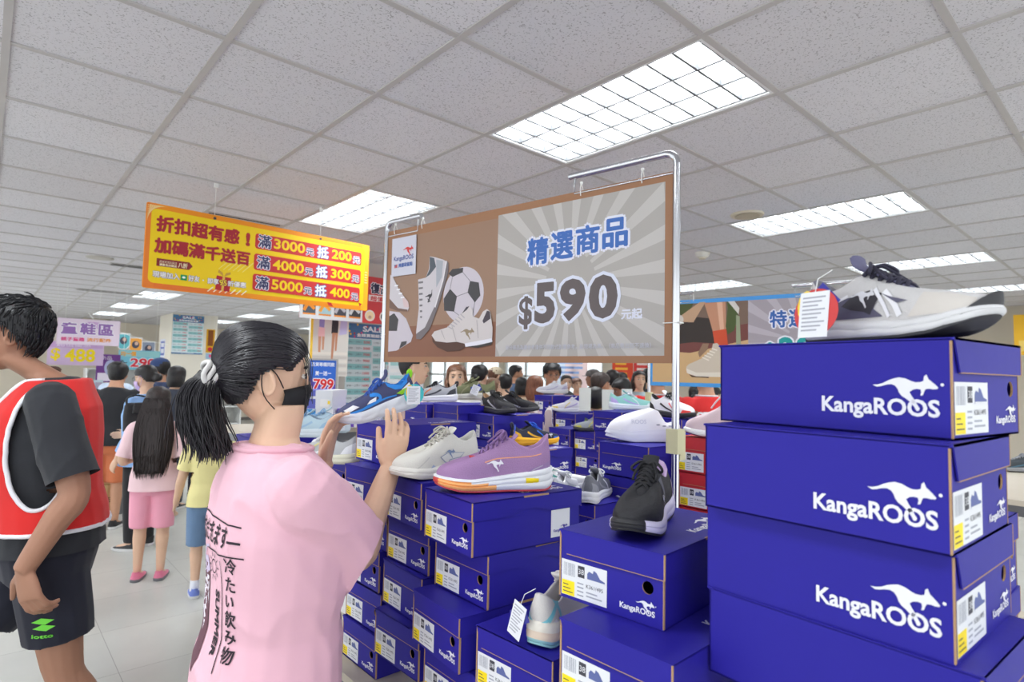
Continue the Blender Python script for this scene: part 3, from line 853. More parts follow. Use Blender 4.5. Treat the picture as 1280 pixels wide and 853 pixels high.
s.poly(sh([(.4118, .118), (.4777, .092), (.5683, .094), (.725, .10), (.725, .065), (.5683, .066), (.4773, .0676), (.4167, .0876)]), (226, 218, 204))
s.poly(sh([(.43, .08), (.4773, .0676), (.56, .066), (.56, .058), (.45, .062)]), (84, 62, 48))
for q in range(5): s.poly(sh([(.515 + .016 * q, .188 + .014 * q), (.56 + .013 * q, .168 + .016 * q), (.562 + .013 * q, .174 + .016 * q), (.517 + .016 * q, .194 + .014 * q)]), (238, 230, 216))
s.flush('leg_print'); s.lay = 20
for q, ch in enumerate('特選商品'): s.text(ch, .772 + .107 * q, .372, (52, 100, 176), w=.092, h=.10, fat=.003, outline=(232, 234, 244), ofat=.011)
s.flush('headline'); s.lay = 20
for ch, x, w, h in (('$', .745, .05, .10), ('2', .822, .085, .13), ('9', .920, .09, .13), ('9', 1.02, .09, .13)):
    s.text(ch, x, .18, (18, 160, 158), w=w, h=h, off=.035, fat=.002, outline=(232, 236, 244), ofat=.012)
s.flush('price')
for x in (.09, .3, 1.0, 1.22):
    b = MB(); b.tube([(x, FH - .01, .004), (x, FH + .04, 0), (x, FH - .01, -.009)], .002, n=6); b.build('tie', WIRE, s.root)
hanger_post('chrome stand holding the left end of the blue framed banner', FO - FU * .004, FO.z + FH + .045, FU, .30, .667, clamp_z=1.42)
hanger_post('chrome stand holding the right end of the blue framed banner', FO + FU * (FL + .012), FO.z + FH + .045, -FU, .42, 0)

# ---- SALE posters on the columns
def sale_poster(label, origin, udir, W_, H_):
    s = Board('sale_poster', label, 'poster', origin, udir, group='blue sale price posters')
    s.slab_rect(W_, H_, (222, 234, 238), .004)
    s.rect(0, H_ * .82, W_, H_, (74, 120, 168)); rnd = random.Random(5)
    for k in range(26): s.circle(rnd.uniform(.03, .97) * W_, rnd.uniform(.84, .99) * H_, W_ * .02, rnd.choice([(226, 66, 120), (250, 190, 50), (60, 170, 180), (200, 60, 60)]), 6)
    s.text('SALE', W_ * .5, H_ * .905, (246, 246, 250), w=W_ * .40, h=H_ * .07, off=.03, align='c'); s.text('全館買鞋組合價', W_ * .5, H_ * .84, (246, 246, 250), w=W_ * .62, h=H_ * .04, fat=W_ * .003, align='c')
    s.flush('header'); s.lay = 2
    tot = [500, 500, 700, 900, 1000, 1200, 1400, 1600, 1800, 2000]
    for c in range(2):
        for k in range(10):
            x0 = W_ * (.02 + .49 * c); x1 = x0 + W_ * .46; y1 = H_ * (.81 - .076 * k); y0 = y1 - H_ * .07
            if (k + c) % 2 == 0: s.rect(x0, y0, x1, y1, (150, 208, 210), z=6e-4)
            n = 190 + 100 * k + 1000 * c; s.lay = 14
            s.text('%d・2件=' % n, x0 + W_ * .015, y0 + H_ * .02, (90, 110, 120), w=W_ * .26, h=H_ * .03)
            s.text(str(tot[k] + 2000 * c), x0 + W_ * .30, y0 + H_ * .02, (206, 70, 80), w=W_ * .13, h=H_ * .03, off=.02)
    s.flush('price_table')
    s.lay = 8; s.rect(0, 0, W_, H_ * .035, (74, 120, 168)); s.text('買二件最優惠', W_ * .5, H_ * .006, (230, 240, 246), w=W_ * .4, h=H_ * .022, align='c'); s.flush('footer')
sale_poster('blue sale price poster on the grey column left of the brown banner', (c2.x + .07, c2.y - .006, 1.19), (1, 0, 0), .62, .88)
sale_poster('small sale price poster high on the cream column at far left', (3.04, 14.49, 1.86), (1, 0, 0), .62, .86)
# ------------------------------------------------------------------ shoes (heel at t=0, toe at t=1, lengths in shoe lengths)
LAT = [(0, 0), (.012, .055), (.05, .095), (.12, .12), (.25, .124), (.38, .118), (.50, .13), (.62, .150), (.74, .160), (.84, .148), (.92, .110), (.975, .055), (1.0, -.012)]
MED = [(.978, -.075), (.92, -.115), (.84, -.137), (.74, -.142), (.62, -.126), (.50, -.102), (.38, -.092), (.25, -.102), (.12, -.110), (.05, -.09), (.012, -.052)]
def ribbon(pts, w0, w1=None):
    """outline of a stroke along points, width w0 to w1"""
    P = [Vector((p[0], p[1], 0)) for p in pts]; P = spline(P, 5); n = len(P); a = []; c = []
    for i, p in enumerate(P):
        d = (P[min(i + 1, n - 1)] - P[max(i - 1, 0)]).normalized(); q = Vector((-d.y, d.x, 0)); w = w0 + ((w1 if w1 is not None else w0) - w0) * i / (n - 1)
        a.append(tuple((p + q * w / 2)[:2])); c.append(tuple((p - q * w / 2)[:2]))
    return a + c[::-1]

def sneaker(label, scheme, loc, rz=0.0, L=.29, mirror=False, rot=None, cat='shoe', name='running_shoe', group=None, res=1.0):
    g = scheme.get
    t = thing(name, label, cat, loc, rz, group=group, rot=rot)
    my = -1 if mirror else 1
    N = int(64 * res) // 2 * 2; H = g('H', 1.0)
    pts = [Vector((p[0], p[1], 0)) for p in LAT + MED]
    # closed smooth outline, even spacing
    loop = spline([pts[-1]] + pts + [pts[0], pts[1]], 8)[8:-8]
    d = [0]
    for i in range(len(loop)): d.append(d[-1] + (loop[(i + 1) % len(loop)] - loop[i]).length)
    xs = [p.x for p in loop] + [loop[0].x]; ys = [p.y for p in loop] + [loop[0].y]
    OUT = [(interp(d[-1] * i / N, d, xs), interp(d[-1] * i / N, d, ys)) for i in range(N)]
    wk = g('width', 1.0)
    OUT = [(a, b_ * wk) for a, b_ in OUT]
    def norm(i):
        a = OUT[i - 1]; c = OUT[(i + 1) % N]; v = Vector((c[0] - a[0], c[1] - a[1])); n = Vector((v.y, -v.x)).normalized()
        return n if n.dot(Vector((OUT[i][0] - .5 if abs(OUT[i][0] - .5) > .38 else 0, OUT[i][1]))) > 0 else -n
    NRM = [norm(i) for i in range(N)]
    def P3(x, y, z): return ((x - .5) * L, y * L * my, z * L)
    mh = g('mid_h', 1.0); spring = g('spring', .055)
    zb = lambda a: interp(a, [0, .06, .66, .80, .92, 1], [.025, 0, 0, spring * .15, spring * .6, spring])
    zt = lambda a: mh * interp(a, [0, .2, .45, .7, .88, 1], g('ztp', [.135, .112, .098, .082, .072, .06])) + (spring * interp(a, [0, .7, .85, 1], [0, 0, .35, 1]))
    # ---- midsole
    prof = g('prof', [(0, -.014), (.07, .002), (.22, .010), (.42, .012), (.50, .007), (.58, .012), (.80, .008), (.94, .000), (1.0, -.012)])
    wave = g('wave', 0); wn_ = g('wave_n', 6)
    rings = []
    for s, o in prof:
        r = []
        for i, (a, y) in enumerate(OUT):
            oo = o + wave * sin(2 * pi * wn_ * a + s * 5) * sin(pi * s)
            z = zb(a) + .010 + (zt(a) - zb(a) - .010) * s + wave * .8 * sin(2 * pi * wn_ * .5 * a) * sin(pi * s)
            r.append(P3(a + NRM[i].x * oo, y + NRM[i].y * oo, z))
        rings.append(r)
    rings.append([P3(a - NRM[i].x * .05, y - NRM[i].y * .05, zt(a) - .004) for i, (a, y) in enumerate(OUT)])
    mf = g('midfn'); mb = MB()
    mb.loft(rings, (lambda k, i: mf(OUT[i][0], prof[min(k, len(prof) - 1)][0])) if mf else 0)
    mid = mb.build('midsole', [G(c, .55) for c in (g('mid') if isinstance(g('mid'), list) else [g('mid')])], t, smooth=True, angle=50)
    bvm = BVHTree.FromPolygons([Vector(v) for v in mb.v], mb.f)
    # ---- outsole
    bump = g('bumper', 0)
    rings = []
    for s, o in ((0, -.02), (.15, .001), (.8, .004), (1, .002)):
        r = []
        for i, (a, y) in enumerate(OUT):
            up = .016 + bump * max(0, (a - .86) / .14)
            if g('heel_wrap'): up += g('heel_wrap') * max(0, (.10 - a) / .10)
            r.append(P3(a + NRM[i].x * (o + .010 * bump * 8 * max(0, (a - .86) / .14) * s), y + NRM[i].y * o, zb(a) + up * s))
        rings.append(r)
    rings.append([P3(a - NRM[i].x * .02, y - NRM[i].y * .02, zb(a) + .016) for i, (a, y) in enumerate(OUT)])
    mb = MB(); mb.loft(rings); mb.build('outsole', G(g('out'), .6), t, smooth=True, angle=40)
    # ---- upper with collar opening and lining
    low = g('low', 0)
    zo = lambda a: H * interp(a, [.03, .06, .12, .20, .28, .35, .40, .50, .60, .66], g('collar', [.375, .355, .305, .278, .300, .345, .352, .312, .262, .222]))
    wo = lambda a: interp(a, [.03, .05, .10, .18, .27, .35, .42, .55, .63, .66], [0, .045, .072, .082, .074, .058, .044, .038, .028, 0])
    mo = lambda a: interp(a, [0, .35, 1], [.03, .35, .66])
    rows = []; MR = 12
    P0 = []; PE = []; DD = []
    for i, (a, y) in enumerate(OUT):
        p0 = Vector((a - NRM[i].x * .010, y - NRM[i].y * .010, zt(a) - .008)); b_ = mo(a)
        p3 = Vector((b_, math.copysign(wo(b_), y), zo(b_))); P0.append(p0); PE.append(p3)
    VR = [0] * (MR + 1)
    for k in range(MR + 1):
        u = k / MR; r = []
        for i in range(N):
            p0, p3 = P0[i], PE[i]; dd = Vector((p3.x - p0.x, p3.y - p0.y, 0)); dz = p3.z - p0.z; q = dd.length / (dd.length + abs(dz))
            p1 = p0 + Vector((0, 0, dz * (.45 + .50 * q))) - dd * (.05 * (1 - q))
            p2 = p3 - dd * (.30 + .26 * q) - Vector((0, 0, dz * (.38 * (1 - q) + .05 * q)))
            v = p0 * (1 - u) ** 3 + p1 * 3 * u * (1 - u) ** 2 + p2 * 3 * u * u * (1 - u) + p3 * u ** 3
            r.append(v)
        rows.append(r)
    for inn, dz in ((.010, .006), (.020, -.004), (.024, -.03), (.026, -.08), (.022, -.15)):
        r = []
        for i in range(N):
            p = PE[i]; a = p.x
            c = Vector((min(max(a, .12), .58), 0, 0)); v = Vector((p.x - c.x, p.y, 0)); f = max(0.1, 1 - inn / max(v.length, .03))
            r.append(Vector((c.x + v.x * f, v.y * f, max(p.z + dz, zt(a) + .015))))
        rows.append(r)
    pf = g('panel'); mb = MB(); base = MR
    def um(k, i):
        if k >= base: return 1
        return pf(OUT[i][0], k / MR) if pf else 0
    mb.loft([[P3(*v) for v in r] for r in rows], um, cap0=False)
    ups = g('up') if isinstance(g('up'), list) else [g('up')]
    upper = mb.build('upper', [G(ups[0], .75, bump=.35, bscale=420), G(g('lining', ups[0]), .9)] + [G(c, .6) for c in ups[1:]], t, smooth=True, angle=75)
    bvh = BVHTree.FromPolygons([Vector(v) for v in mb.v], mb.f)
    # ---- panels laid on both sides
    def lay(pts2, rgb, lift=.0012, sides=(1, -1), pname='overlay', bv=bvh, rough=.55, fine=.012, raw=None):
        for sd in sides:
            mb = MB()
            fr = Matrix(((L, 0, 0, -.5 * L), (0, 0, 0, .45 * L * sd), (0, L, 0, 0), (0, 0, 0, 1)))
            vs, fs = raw if raw else poly2(pts2)
            drape(mb, vs, fs, fr, Vector((0, -sd, 0)), bv, off=lift * L / .29, maxlen=fine)
            if mb.f: mb.build(pname, G(rgb, rough), t, smooth=True)
    for it in g('overlays', []): lay(it[0], it[1], lift=it[2] if len(it) > 2 else .0012)
    for it in g('mid_overlays', []): lay(it[0], it[1], pname='sole_inlay', bv=bvm)
    if g('roo'):
        x, z, w, rgb = g('roo')[:4]
        for sd in (1, -1):
            vs, fs = roo(0, 0, w)
            # the animal leaps towards the toe on one side, the mark is mirrored on the other
            vs = [(x + p[0], z + p[1]) for p in vs] if not g('roo_flip') else [(x + w - p[0], z + p[1]) for p in vs]
            lay(None, rgb, lift=.0028, sides=(sd,), pname='side_logo', raw=(vs, fs), fine=.006)
    # ---- tongue
    tp = [(.67, .205), (.60, .262), (.50, .318), (.42, .358), (.36, .385), (.325, .415), (.31, .435)]
    if g('tongue_top'): tp[-1] = (.31, .435 + g('tongue_top'))
    C_ = spline([(a, 0, z * H + .006) for a, z in tp], 3); n = 14; rings = []
    for i, c in enumerate(C_):
        u = i / (len(C_) - 1); w = .030 + .026 * min(1, u * 1.6); th = .010 + .006 * u
        d_ = (C_[min(i + 1, len(C_) - 1)] - C_[max(i - 1, 0)]).normalized(); up = Vector((0, 1, 0)).cross(d_); up = up if up.z > 0 else -up
        e = 1 if i < len(C_) - 1 else .6
        rings.append([P3(*(c + Vector((0, w * e * cos(2 * pi * k / n), 0)) + up * (th * e * sin(2 * pi * k / n)))) for k in range(n)])
    mb = MB(); mb.loft(rings); mb.build('tongue', G(g('tongue', ups[0]), .8), t, smooth=True, angle=60)
    # ---- laces
    if g('lace'):
        mb = MB(); st = [.625, .58, .535, .49, .445, .405]; lr = .0105 * L
        def eye(a, sd): return Vector((a, sd * (wo(a) + .020), zo(a) - .006))
        for k, a in enumerate(st):
            for sd in (1, -1):
                a2 = st[min(k + 1, 5)]; e0 = eye(a, sd); e1 = eye(a2, -sd) if k < 5 else eye(a, -sd)
                m = (e0 + e1) / 2; m.z = zo(m.x) + .030 + .004 * sd
                mb.tube([P3(*v) for v in spline([e0, e0.lerp(m, .5) + Vector((0, 0, .012)), m, m.lerp(e1, .5) + Vector((0, 0, .012)), e1], 3)], lr, n=6)
        top = Vector((.40, 0, zo(.40) + .036))
        for sd in (1, -1):
            mb.tube([P3(*v) for v in spline([top, top + Vector((.03, sd * .05, .022)), top + Vector((.07, sd * .10, -.015)), top + Vector((.05, sd * .085, -.04)), top + Vector((.01, sd * .03, .0))], 4)], lr * .9, n=6)
            mb.tube([P3(*v) for v in spline([top, top + Vector((.03, sd * .04, .012)), top + Vector((.10, sd * .07, -.045)), top + Vector((.15, sd * .075, -.085))], 4)], lr * .9, n=6)
        mb.build('laces', G(g('lace'), .8), t, smooth=True, angle=60)
    if g('pull'):
        mb = MB(); z0 = zo(.03); mb.tube([P3(*v) for v in spline([(.028, 0, z0 - .06), (.000, 0, z0 - .01), (.004, 0, z0 + .03), (.035, 0, z0 + .022), (.045, 0, z0 - .015)], 4)], .012 * L, n=8, flat=1.6); mb.build('heel_pull', G(g('pull'), .6), t, smooth=True)
    t['len'] = L
    t['zc'] = 0.0
    del t['len'], t['zc']
    return t

def hang_tag(root, pos, size=(.05, .075), yaw=0.0, back=(38, 40, 120), disc=None, tilt=0.0, roll=0.0, cards=True):
    """paper tags tied to the shoe; pos in the shoe's own axes, the printed face looks along local -y after yaw"""
    m = Matrix.Translation(pos) @ Matrix.Rotation(yaw, 4, 'Z') @ Matrix.Rotation(tilt, 4, 'X') @ Matrix.Rotation(roll, 4, 'Y')
    w, h = size; b = MB()
    q = w * .62
    if back: b.prism([(-w * .1 - q, -h * .45), (-w * .1, -h * .45 - q), (-w * .1 + q * 1.5, -h * .45 + q * .5), (-w * .1 + q * .5, -h * .45 + q * 1.5)], .0020, .0028, 1, m, axis='y')
    if disc: b.prism([(w * .05 + w * .75 * cos(2 * pi * k / 20), -h * .45 + w * .75 * sin(2 * pi * k / 20)) for k in range(20)], .0010, .0016, 2, m, axis='y')
    if disc: b.prism([(-w * .3 + w * .3 * cos(2 * pi * k / 12), -h * .3 + w * .5 * sin(2 * pi * k / 12)) for k in range(12)], .0006, .0010, 5, m, axis='y')
    b.prism([(-w / 2, -h), (w / 2, -h), (w / 2, 0), (-w / 2, 0)], -.0002, .0004, 0, m, axis='y')
    for k in range(9):
        z = -h * (.14 + .09 * k); b.prism([(-w * .40, z), (w * (.38 - .12 * (k % 3)), z), (w * (.38 - .12 * (k % 3)), z + h * .035), (-w * .40, z + h * .035)], -.0005, -.0002, 3, m, axis='y')
    b.tube([m @ Vector((0, 0, -.004)), m @ Vector((0, .004, .02)), m @ Vector((.01, .02, .035))], .0008, n=5, mi=4)
    return b.build('hang_tag', [G((232, 234, 240), .6), G(back or (38, 40, 120), .5), G(disc or (60, 190, 200), .5), G((168, 170, 180), .6), G((230, 230, 230), .6), G((240, 210, 60), .5)], root)

def on_top(z, heel, toe):
    """where a shoe stands: heel and toe contact pixels on a level surface"""
    a = at_z(*heel, z); b_ = at_z(*toe, z); c = (a + b_) / 2
    return (c.x, c.y, z), math.atan2(b_.y - a.y, b_.x - a.x), (b_ - a).length

# ------- colour schemes
TAN_TOE = [(.80, .07), (.99, .10), (.98, .16), (.90, .20), (.82, .215), (.76, .19)]
S_purple = dict(up=[(160, 124, 168), (142, 108, 154), (186, 150, 190)], lining=(176, 140, 182), mid=[(232, 234, 238), (246, 176, 108), (206, 70, 72)], out=(206, 76, 84), lace=(132, 100, 150), tongue=(166, 130, 174), H=1.06, mid_h=1.0, ztp=[.205, .170, .138, .110, .098, .080], spring=.055,
    prof=[(0, -.012), (.07, .004), (.20, .014), (.32, .016), (.40, .004), (.50, .016), (.62, .014), (.70, .003), (.80, .014), (.94, .008), (1.0, -.012)],
    midfn=lambda a, s: 2 if a > .955 and s < .75 else (1 if (a > .56 and .06 < s < .55) or (.47 < a <= .56 and .06 < s < .35) or (a > .70 and .06 < s < .75) else 0), roo=(.44, .165, .15, (238, 236, 242)), roo_flip=True,
    collar=[.440, .405, .350, .325, .345, .400, .412, .355, .292, .25],
    overlays=[(ribbon([(.60, .245), (.50, .272), (.36, .280), (.20, .290), (.11, .310)], .008), (238, 164, 120)), ([(.02, .13), (.30, .11), (.20, .19), (.10, .22), (.03, .25)], (150, 120, 168)), (ribbon([(.24, .13), (.18, .18), (.10, .215)], .012, .006), (180, 170, 190), .002)],
    mid_overlays=[([(.14, .075), (.25, .075), (.25, .112), (.14, .112)], (248, 220, 20))])
S_cream = dict(up=[(222, 220, 212), (206, 206, 202)], lining=(206, 204, 198), mid=(228, 226, 218), out=(200, 198, 190), lace=(196, 192, 182), H=1.02, mid_h=1.25, wave=.004, wave_n=8, collar=[.395, .37, .33, .305, .325, .380, .392, .345, .282, .24],
    roo=(.37, .165, .13, (120, 140, 176)), roo_flip=True,
    overlays=[([(.25, .21), (.46, .225), (.57, .19), (.50, .13), (.46, .12), (.43, .15), (.30, .165)], (150, 158, 180)), ([(.26, .205), (.46, .218), (.555, .188), (.50, .142), (.465, .132), (.44, .158), (.31, .172)], (218, 218, 214), .0018),
              ([(.60, .09), (.70, .085), (.66, .13)], (170, 186, 214)), ([(.08, .13), (.30, .12), (.24, .17), (.10, .19)], (176, 188, 208)), (ribbon([(.70, .20), (.80, .13), (.86, .09)], .01), (204, 202, 196))])
S_black = dict(up=[(44, 44, 48), (34, 34, 38)], lining=(196, 170, 206), mid=[(218, 212, 236), (40, 40, 44)], out=(34, 34, 36), lace=(36, 36, 40), tongue=(46, 46, 50), H=.98, mid_h=1.15, spring=.075, midfn=lambda a, s: 1 if a > .93 else 0, roo=(.50, .14, .12, (224, 226, 240)),
    overlays=[([(.36, .30), (.46, .29), (.44, .17), (.40, .17)], (98, 104, 116)), ([(.02, .14), (.16, .13), (.12, .24), (.03, .30)], (190, 166, 204)), ([(.74, .09), (.98, .10), (.96, .15), (.84, .17)], (30, 30, 34))])
S_navywave = dict(up=[(70, 74, 112), (236, 238, 242)], lining=(42, 128, 214), mid=[(228, 232, 240), (180, 190, 216)], out=(206, 212, 226), lace=(52, 92, 176), tongue=(70, 74, 112), pull=(150, 226, 40), H=1.12, mid_h=1.75, wave=.012, wave_n=5, spring=.07, tongue_top=.04,
    overlays=[(ribbon([(.60, .30), (.50, .275), (.495, .22), (.60, .20), (.72, .172)], .046, .022), (40, 138, 226)), ([(.53, .262), (.62, .242), (.67, .205), (.55, .215)], (238, 240, 244), .0016), (ribbon([(.92, .150), (.75, .165), (.58, .190), (.42, .214), (.28, .214)], .030, .016), (40, 138, 226), .002),
              ([(.10, .40), (.20, .335), (.30, .345), (.37, .39), (.36, .34), (.28, .28), (.20, .27), (.10, .33)], (42, 138, 224), .002), ([(.08, .32), (.20, .262), (.19, .242), (.08, .28)], (238, 240, 244), .002), ([(.10, .225), (.22, .205), (.28, .235), (.18, .262), (.11, .275)], (164, 224, 40), .0024), ([(.76, .205), (.90, .165), (.93, .20), (.82, .238)], (236, 238, 242))])
S_grey = dict(up=[(204, 202, 202), (214, 212, 210)], lining=(120, 118, 128), mid=[(214, 214, 216), (196, 196, 202)], out=(54, 54, 58), lace=(48, 46, 64), tongue=(100, 98, 128), H=1.02, mid_h=1.05, spring=.085, bumper=.10, wave=.004, wave_n=9, tongue_top=.03,
    roo=(.345, .165, .155, (216, 216, 222)),
    overlays=[([(.02, .14), (.16, .13), (.20, .19), (.16, .26), (.05, .33), (.02, .30)], (92, 90, 112)), ([(.20, .12), (.56, .115), (.50, .16), (.52, .215), (.44, .25), (.33, .235), (.24, .21)], (88, 86, 108)), ([(.30, .19), (.36, .245), (.46, .262), (.545, .235), (.51, .185), (.48, .130), (.44, .150), (.36, .165)], (48, 46, 54), .0018),
              (ribbon([(.10, .215), (.24, .215), (.33, .245)], .022, .016), (232, 232, 236), .002), (ribbon([(.55, .245), (.62, .18), (.66, .11)], .030), (236, 236, 240), .0018), (ribbon([(.49, .265), (.56, .18), (.60, .11)], .020), (234, 234, 240), .002), ([(.54, .235), (.60, .21), (.70, .18), (.64, .175)], (88, 86, 108), .0022), ([(.74, .16), (.70, .10), (.97, .11), (.95, .17), (.86, .20), (.76, .215)], (206, 200, 194))])
def plain(up, mid, out, lace, lining=None, acc=None, acc2=None, **k):
    d = dict(up=up, mid=mid, out=out, lace=lace, lining=lining or up, H=.95, mid_h=1.1)
    ov = []
    if acc: ov += [(ribbon([(.30, .235), (.42, .17), (.58, .12), (.66, .10)], .035, .020), acc), ([(.02, .14), (.20, .125), (.14, .21), (.03, .27)], acc)]
    if acc2: ov += [(ribbon([(.50, .25), (.60, .17), (.64, .10)], .022, .018), acc2, .0018), ([(.80, .08), (.98, .10), (.96, .14), (.84, .15)], acc2)]
    d['overlays'] = ov; d.update(k)
    return d

# ---- the shoes on the front boxes
p, a, l = on_top(1.2725, (676, 611), (556, 613))
o = sneaker('purple running shoe with orange and white sole and yellow price sticker', S_purple, p, a, L=.285)
b = MB(); b.box(.035, .060, -.018, .018, .066, .080); b.build('lace_clip', G((214, 40, 50), .5), o)
p, a, l2 = on_top(1.2725, (592, 588), (494, 601))
sneaker('cream white running shoe pointing left, behind the purple shoe', S_cream, p, a, L=.285)
p, a, l3 = on_top(1.2745, (822, 640), (788, 676))
sneaker('black running shoe with lilac lining, toe pointing at the viewer', S_black, p, a, L=.285)
p, a, l4 = on_top(1.6085, (1034, 430), (1214, 421))
print('SHOE lengths', round(l, 3), round(l2, 3), round(l3, 3), round(l4, 3))
o = sneaker('large grey and navy running shoe with paper tags on the top right box', S_grey, p, a, L=.262, mirror=True)
# ------------------------------------------------------------------ people
def skin_mat(rgb): return M('skin_%02x%02x%02x' % rgb, rgb, .55, var=.05, scale=25)
SKIN = (222, 182, 154); SKIN2 = (200, 150, 120); SKIN3 = (168, 122, 98)
def hair_mat(rgb, key=''):
    n = 'hair_%02x%02x%02x' % rgb
    if n in MATS: return MATS[n]
    m = bpy.data.materials.new(n); m.use_nodes = True; nt = m.node_tree; b = nt.nodes['Principled BSDF']; L = nt.links.new
    tc = nt.nodes.new('ShaderNodeTexCoord'); mp = nt.nodes.new('ShaderNodeMapping'); mp.inputs['Scale'].default_value = (160, 160, 9)
    nz = nt.nodes.new('ShaderNodeTexNoise'); nz.inputs['Scale'].default_value = 1.0; nz.inputs['Detail'].default_value = 3
    L(tc.outputs['Object'], mp.inputs[0]); L(mp.outputs[0], nz.inputs['Vector'])
    c = lin(rgb); rp = nt.nodes.new('ShaderNodeValToRGB')
    rp.color_ramp.elements[0].position = .3; rp.color_ramp.elements[0].color = (*[v * .55 for v in c], 1)
    rp.color_ramp.elements[1].position = .75; rp.color_ramp.elements[1].color = (*[min(1, v * 1.7) for v in c], 1)
    L(nz.outputs['Fac'], rp.inputs[0]); L(rp.outputs[0], b.inputs['Base Color']); b.inputs['Roughness'].default_value = .42
    bp = nt.nodes.new('ShaderNodeBump'); bp.inputs['Strength'].default_value = .5; bp.inputs['Distance'].default_value = .004
    L(nz.outputs['Fac'], bp.inputs['Height']); L(bp.outputs[0], b.inputs['Normal'])
    MATS[n] = m; return m
def cloth(rgb, fold=.25): return M('cloth_%02x%02x%02x' % rgb, rgb, .85, var=.06, scale=8, bump=fold, bscale=18, sheen=.1)

def fuse(mb, name, mats, parent, voxel=.010, smooth=3, keep=None, pick=None, label=None, cuts=()):
    """one continuous skin round all the shapes in mb"""
    me = mb.mesh(name, mats)
    o = bpy.data.objects.new(name, me); COL.objects.link(o)
    r = o.modifiers.new('skin', 'REMESH'); r.mode = 'VOXEL'; r.voxel_size = voxel
    if smooth:
        s = o.modifiers.new('soft', 'SMOOTH'); s.factor = .5; s.iterations = smooth
    dg = bpy.context.evaluated_depsgraph_get()
    m2 = bpy.data.meshes.new_from_object(o.evaluated_get(dg))
    o.modifiers.clear(); o.data = m2; bpy.data.meshes.remove(me)
    m2.name = name; m2.materials.clear()
    for m in (mats if isinstance(mats, list) else [mats]): m2.materials.append(m)
    if cuts:
        bm = bmesh.new(); bm.from_mesh(m2)
        for p, d, r in cuts:
            fs = [f for f in bm.faces if (f.calc_center_median() - p).length < r]
            gm = list(fs) + list({e for f in fs for e in f.edges}) + list({v for f in fs for v in f.verts})
            bmesh.ops.bisect_plane(bm, geom=gm, plane_co=p, plane_no=d, clear_outer=False)
            bad = [f for f in bm.faces if (f.calc_center_median() - p).length < r * 1.15 and (f.calc_center_median() - p).dot(d) > 1e-6]
            bmesh.ops.delete(bm, geom=bad, context='FACES')
        bm.to_mesh(m2); bm.free()
    if keep:
        bm = bmesh.new(); bm.from_mesh(m2)
        bad = [f for f in bm.faces if not keep(f.calc_center_median())]
        bmesh.ops.delete(bm, geom=bad, context='FACES'); bm.to_mesh(m2); bm.free()
    m2.polygons.foreach_set('material_index', [pick(p.center) if pick else 0 for p in m2.polygons])
    m2.polygons.foreach_set('use_smooth', [True] * len(m2.polygons)); m2.update()
    if parent: o.parent = parent
    if label: o['label'] = label
    return o

def bvh_of(o): return BVHTree.FromPolygons([v.co.copy() for v in o.data.vertices], [tuple(p.vertices) for p in o.data.polygons])

def ell(cx, cy, z, rx, ry, n=20, m=None, sq=2.0):
    P = []
    for k in range(n):
        a = 2 * pi * k / n; c, s_ = cos(a), sin(a)
        P.append(Vector((cx + rx * math.copysign(abs(c) ** (2 / sq), c), cy + ry * math.copysign(abs(s_) ** (2 / sq), s_), z)))
    return [m @ p for p in P] if m else P

def ik(S, T, l1, l2, pole):
    d = T - S; L_ = min(d.length, (l1 + l2) * .999); d = d.normalized()
    T = S + d * L_; a = (l1 * l1 - l2 * l2 + L_ * L_) / (2 * L_); h = math.sqrt(max(0, l1 * l1 - a * a))
    p = (pole - d * pole.dot(d)).normalized()
    return S + d * a + p * h, T

def add_hand(mb, wrist, d, n, s=1.0, thumb_side=1, curl=.35, spread=.10, curls=None, thumb=None, fine=True):
    """palm, four fingers and a thumb; d along the hand, n out of the back of the hand; returns finger tips"""
    d = d.normalized(); n = (n - d * n.dot(d)).normalized(); w = d.cross(n) * thumb_side      # w points to the thumb
    P = lambda a, b, c: wrist + d * (a * s) + w * (b * s) + n * (c * s)
    rings = []
    for a, hw, th, c in ((-.012, .024, .019, 0), (.015, .029, .019, 0), (.045, .038, .017, .001), (.075, .041, .015, .002), (.092, .040, .012, .002)):
        rings.append([P(a, hw * cos(2 * pi * k / 12), th * sin(2 * pi * k / 12) + c) for k in range(12)])
    mb.loft(rings)
    L = ((.031, .040, .024, .019), (.011, .045, .028, .021), (-.010, .042, .026, .020), (-.030, .033, .020, .017)); tips = []
    for q, (b, l1, l2, l3) in enumerate(L):
        cq = (curls[q] if curls else curl); p = P(.086, b, .001); pts = [p - d * .02 * s, p]; ang = 0; r = [.0095 * s, .0098 * s]
        base = (d + w * (spread * (1.5 - q) * .45)).normalized()
        for l, k in ((l1, .75), (l2, 1.15), (l3, .8)):
            ang += cq * k; v = base * cos(ang) - n * sin(ang)
            p = p + v * (l * s); pts.append(p.copy()); r.append((.0092, .0084, .0072)[len(r) - 2] * s)
        mb.tube(pts, r, n=8); tips.append(pts[-1])
        mb.ball(pts[-1], .0072 * s, nu=8, nv=6)
    t0 = P(.018, .022, -.004); tv = thumb or (.70, .60, -.38)
    v1 = (d * tv[0] + w * tv[1] + n * tv[2]).normalized(); v2 = (d * (tv[0] + .35) + w * (tv[1] - .25) + n * tv[2]).normalized()
    p1 = t0 + v1 * .040 * s; p2 = p1 + v2 * .032 * s; p3 = p2 + v2 * .026 * s
    mb.tube([t0, p1, p2, p3], [.016 * s, .0125 * s, .0105 * s, .0085 * s], n=8); mb.ball(p3, .0085 * s, nu=8, nv=6)
    return tips

